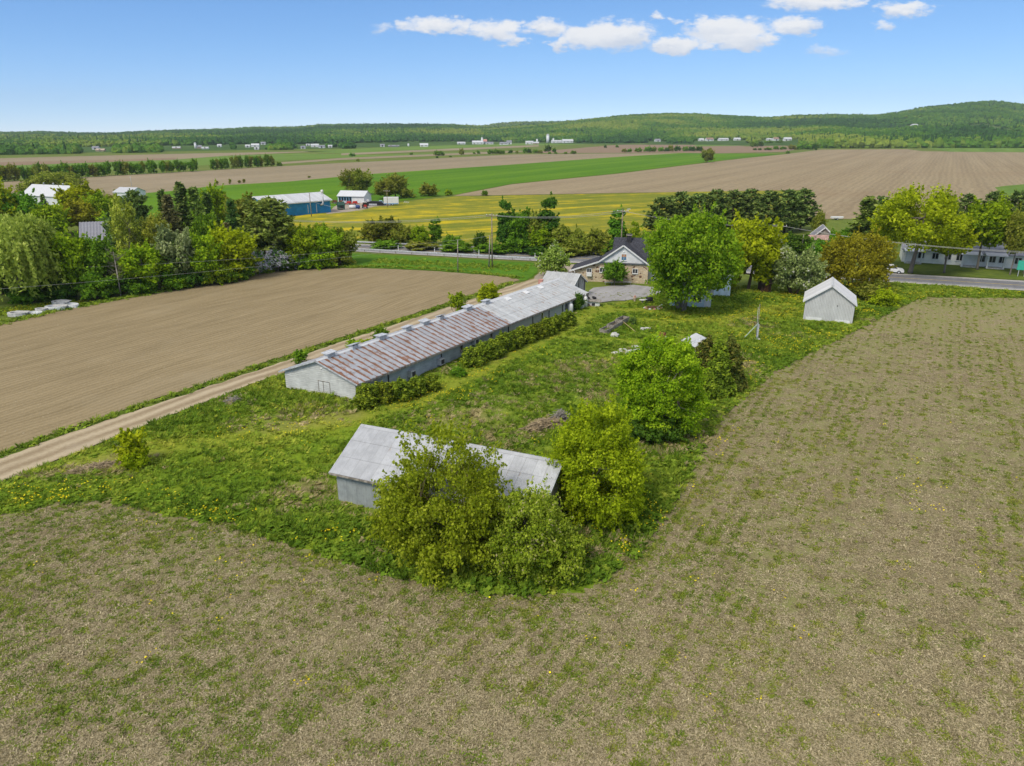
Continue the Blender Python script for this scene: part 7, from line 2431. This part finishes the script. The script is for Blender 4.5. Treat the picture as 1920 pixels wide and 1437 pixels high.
def straws(rs, k, R):
    p = np.stack([rs.uniform(-R, R, k), rs.uniform(-R, R, k), rs.uniform(.015, .06, k)], 1)
    nn = rs.normal(size=(k, 3)) * .35 + np.array([0, 0, 1.0])
    nn /= np.linalg.norm(nn, axis=1)[:, None]
    return leaf_quads(rs, p, nn, .034, 4.0), rs.rand(k)


n = len(P)
STRAW = stuff_mat('straw_litter', [(0.0, (0.18, 0.145, 0.078)), (0.5, (0.32, 0.265, 0.155)), (1.0, (0.44, 0.375, 0.235))], 0.0)
s = gr.uniform(.8, 1.2, n)
scatter('straw_litter', [straws(gr, 40, .5) for _ in range(4)], STRAW, np.column_stack([P, np.full(n, .006)]), np.stack([np.zeros(n), np.zeros(n), gr.rand(n) * 6.28], 1), np.stack([s, s, s], 1), gr.randint(0, 4, n), np.clip(.55 + .28 * gr.normal(size=n), 0, 1))

# dandelions
N = 60000
P = np.stack([gr.uniform(x0, min(x1, 95), N), gr.uniform(y0, y1, N)], 1)
P = P[inside(P, MEADOW_W) & off_buildings(P)]
dd = meadow_fields(P)[2]
P = P[gr.rand(len(P)) < dd ** 1.2 * .85 + .006]
Q = np.stack([gr.uniform(-30, 40, 1500), gr.uniform(22, 60, 1500)], 1)
Q = Q[~inside(Q, MEADOW_W) & ~inside(Q, TRK)]
Q = Q[gr.rand(len(Q)) < np.clip((vnoise(Q, 3, 161) - .55) * 3, 0, .4) + .45 * np.exp(-dline(Q, EDGE_W) / 1.5)]
wl = wpoly([(0, 588), (40, 582), (100, 572), (150, 566)])
k = 260
f = gr.rand(k)[:, None]
W3 = wl[0] + (wl[-1] - wl[0]) * f + gr.normal(size=(k, 2)) * np.array([1.5, 1.6])
zq = np.concatenate([meadow_z(P) + .36, np.full(len(Q), .12), np.full(k, .2)])
P = np.concatenate([P, Q, W3])
n = len(P)
print('dandelion patches', n)


def heads(rs, k, R):
    p = np.stack([rs.uniform(-R, R, k), rs.uniform(-R, R, k), rs.uniform(-.08, .1, k)], 1)
    nn = rs.normal(size=(k, 3)) * .3 + np.array([0, -.3, 1.0])
    nn /= np.linalg.norm(nn, axis=1)[:, None]
    return leaf_quads(rs, p, nn, .11, 1.0, fold=.1), rs.rand(k)


YEL = stuff_mat('dandelion_heads', [(0.0, (0.60, 0.46, 0.010)), (1.0, (0.82, 0.70, 0.03))], .1)
s = gr.uniform(.8, 1.25, n)
scatter('dandelion_flowers', [heads(gr, 6, .4), heads(gr, 3, .3), heads(gr, 1, .2)], YEL, np.column_stack([P, zq]), np.stack([np.zeros(n), np.zeros(n), gr.rand(n) * 6.28], 1), np.stack([s, s, s], 1), gr.randint(0, 3, n), gr.rand(n))

# ------------------------------------------------------------------ the air over the plain
m_, nt_h, out_h = new_mat('haze_air')
vol = nd(nt_h, 'ShaderNodeVolumePrincipled', {'Color': (0.80, 0.88, 1.0, 1), 'Density': 0.00007, 'Anisotropy': 0.1})
nt_h.links.new(vol.outputs[0], out_h.inputs['Volume'])
flag(MB().bb(-6300, 6300, -1800, 5900, -3.5, 300).build('haze', m_), 'stuff')
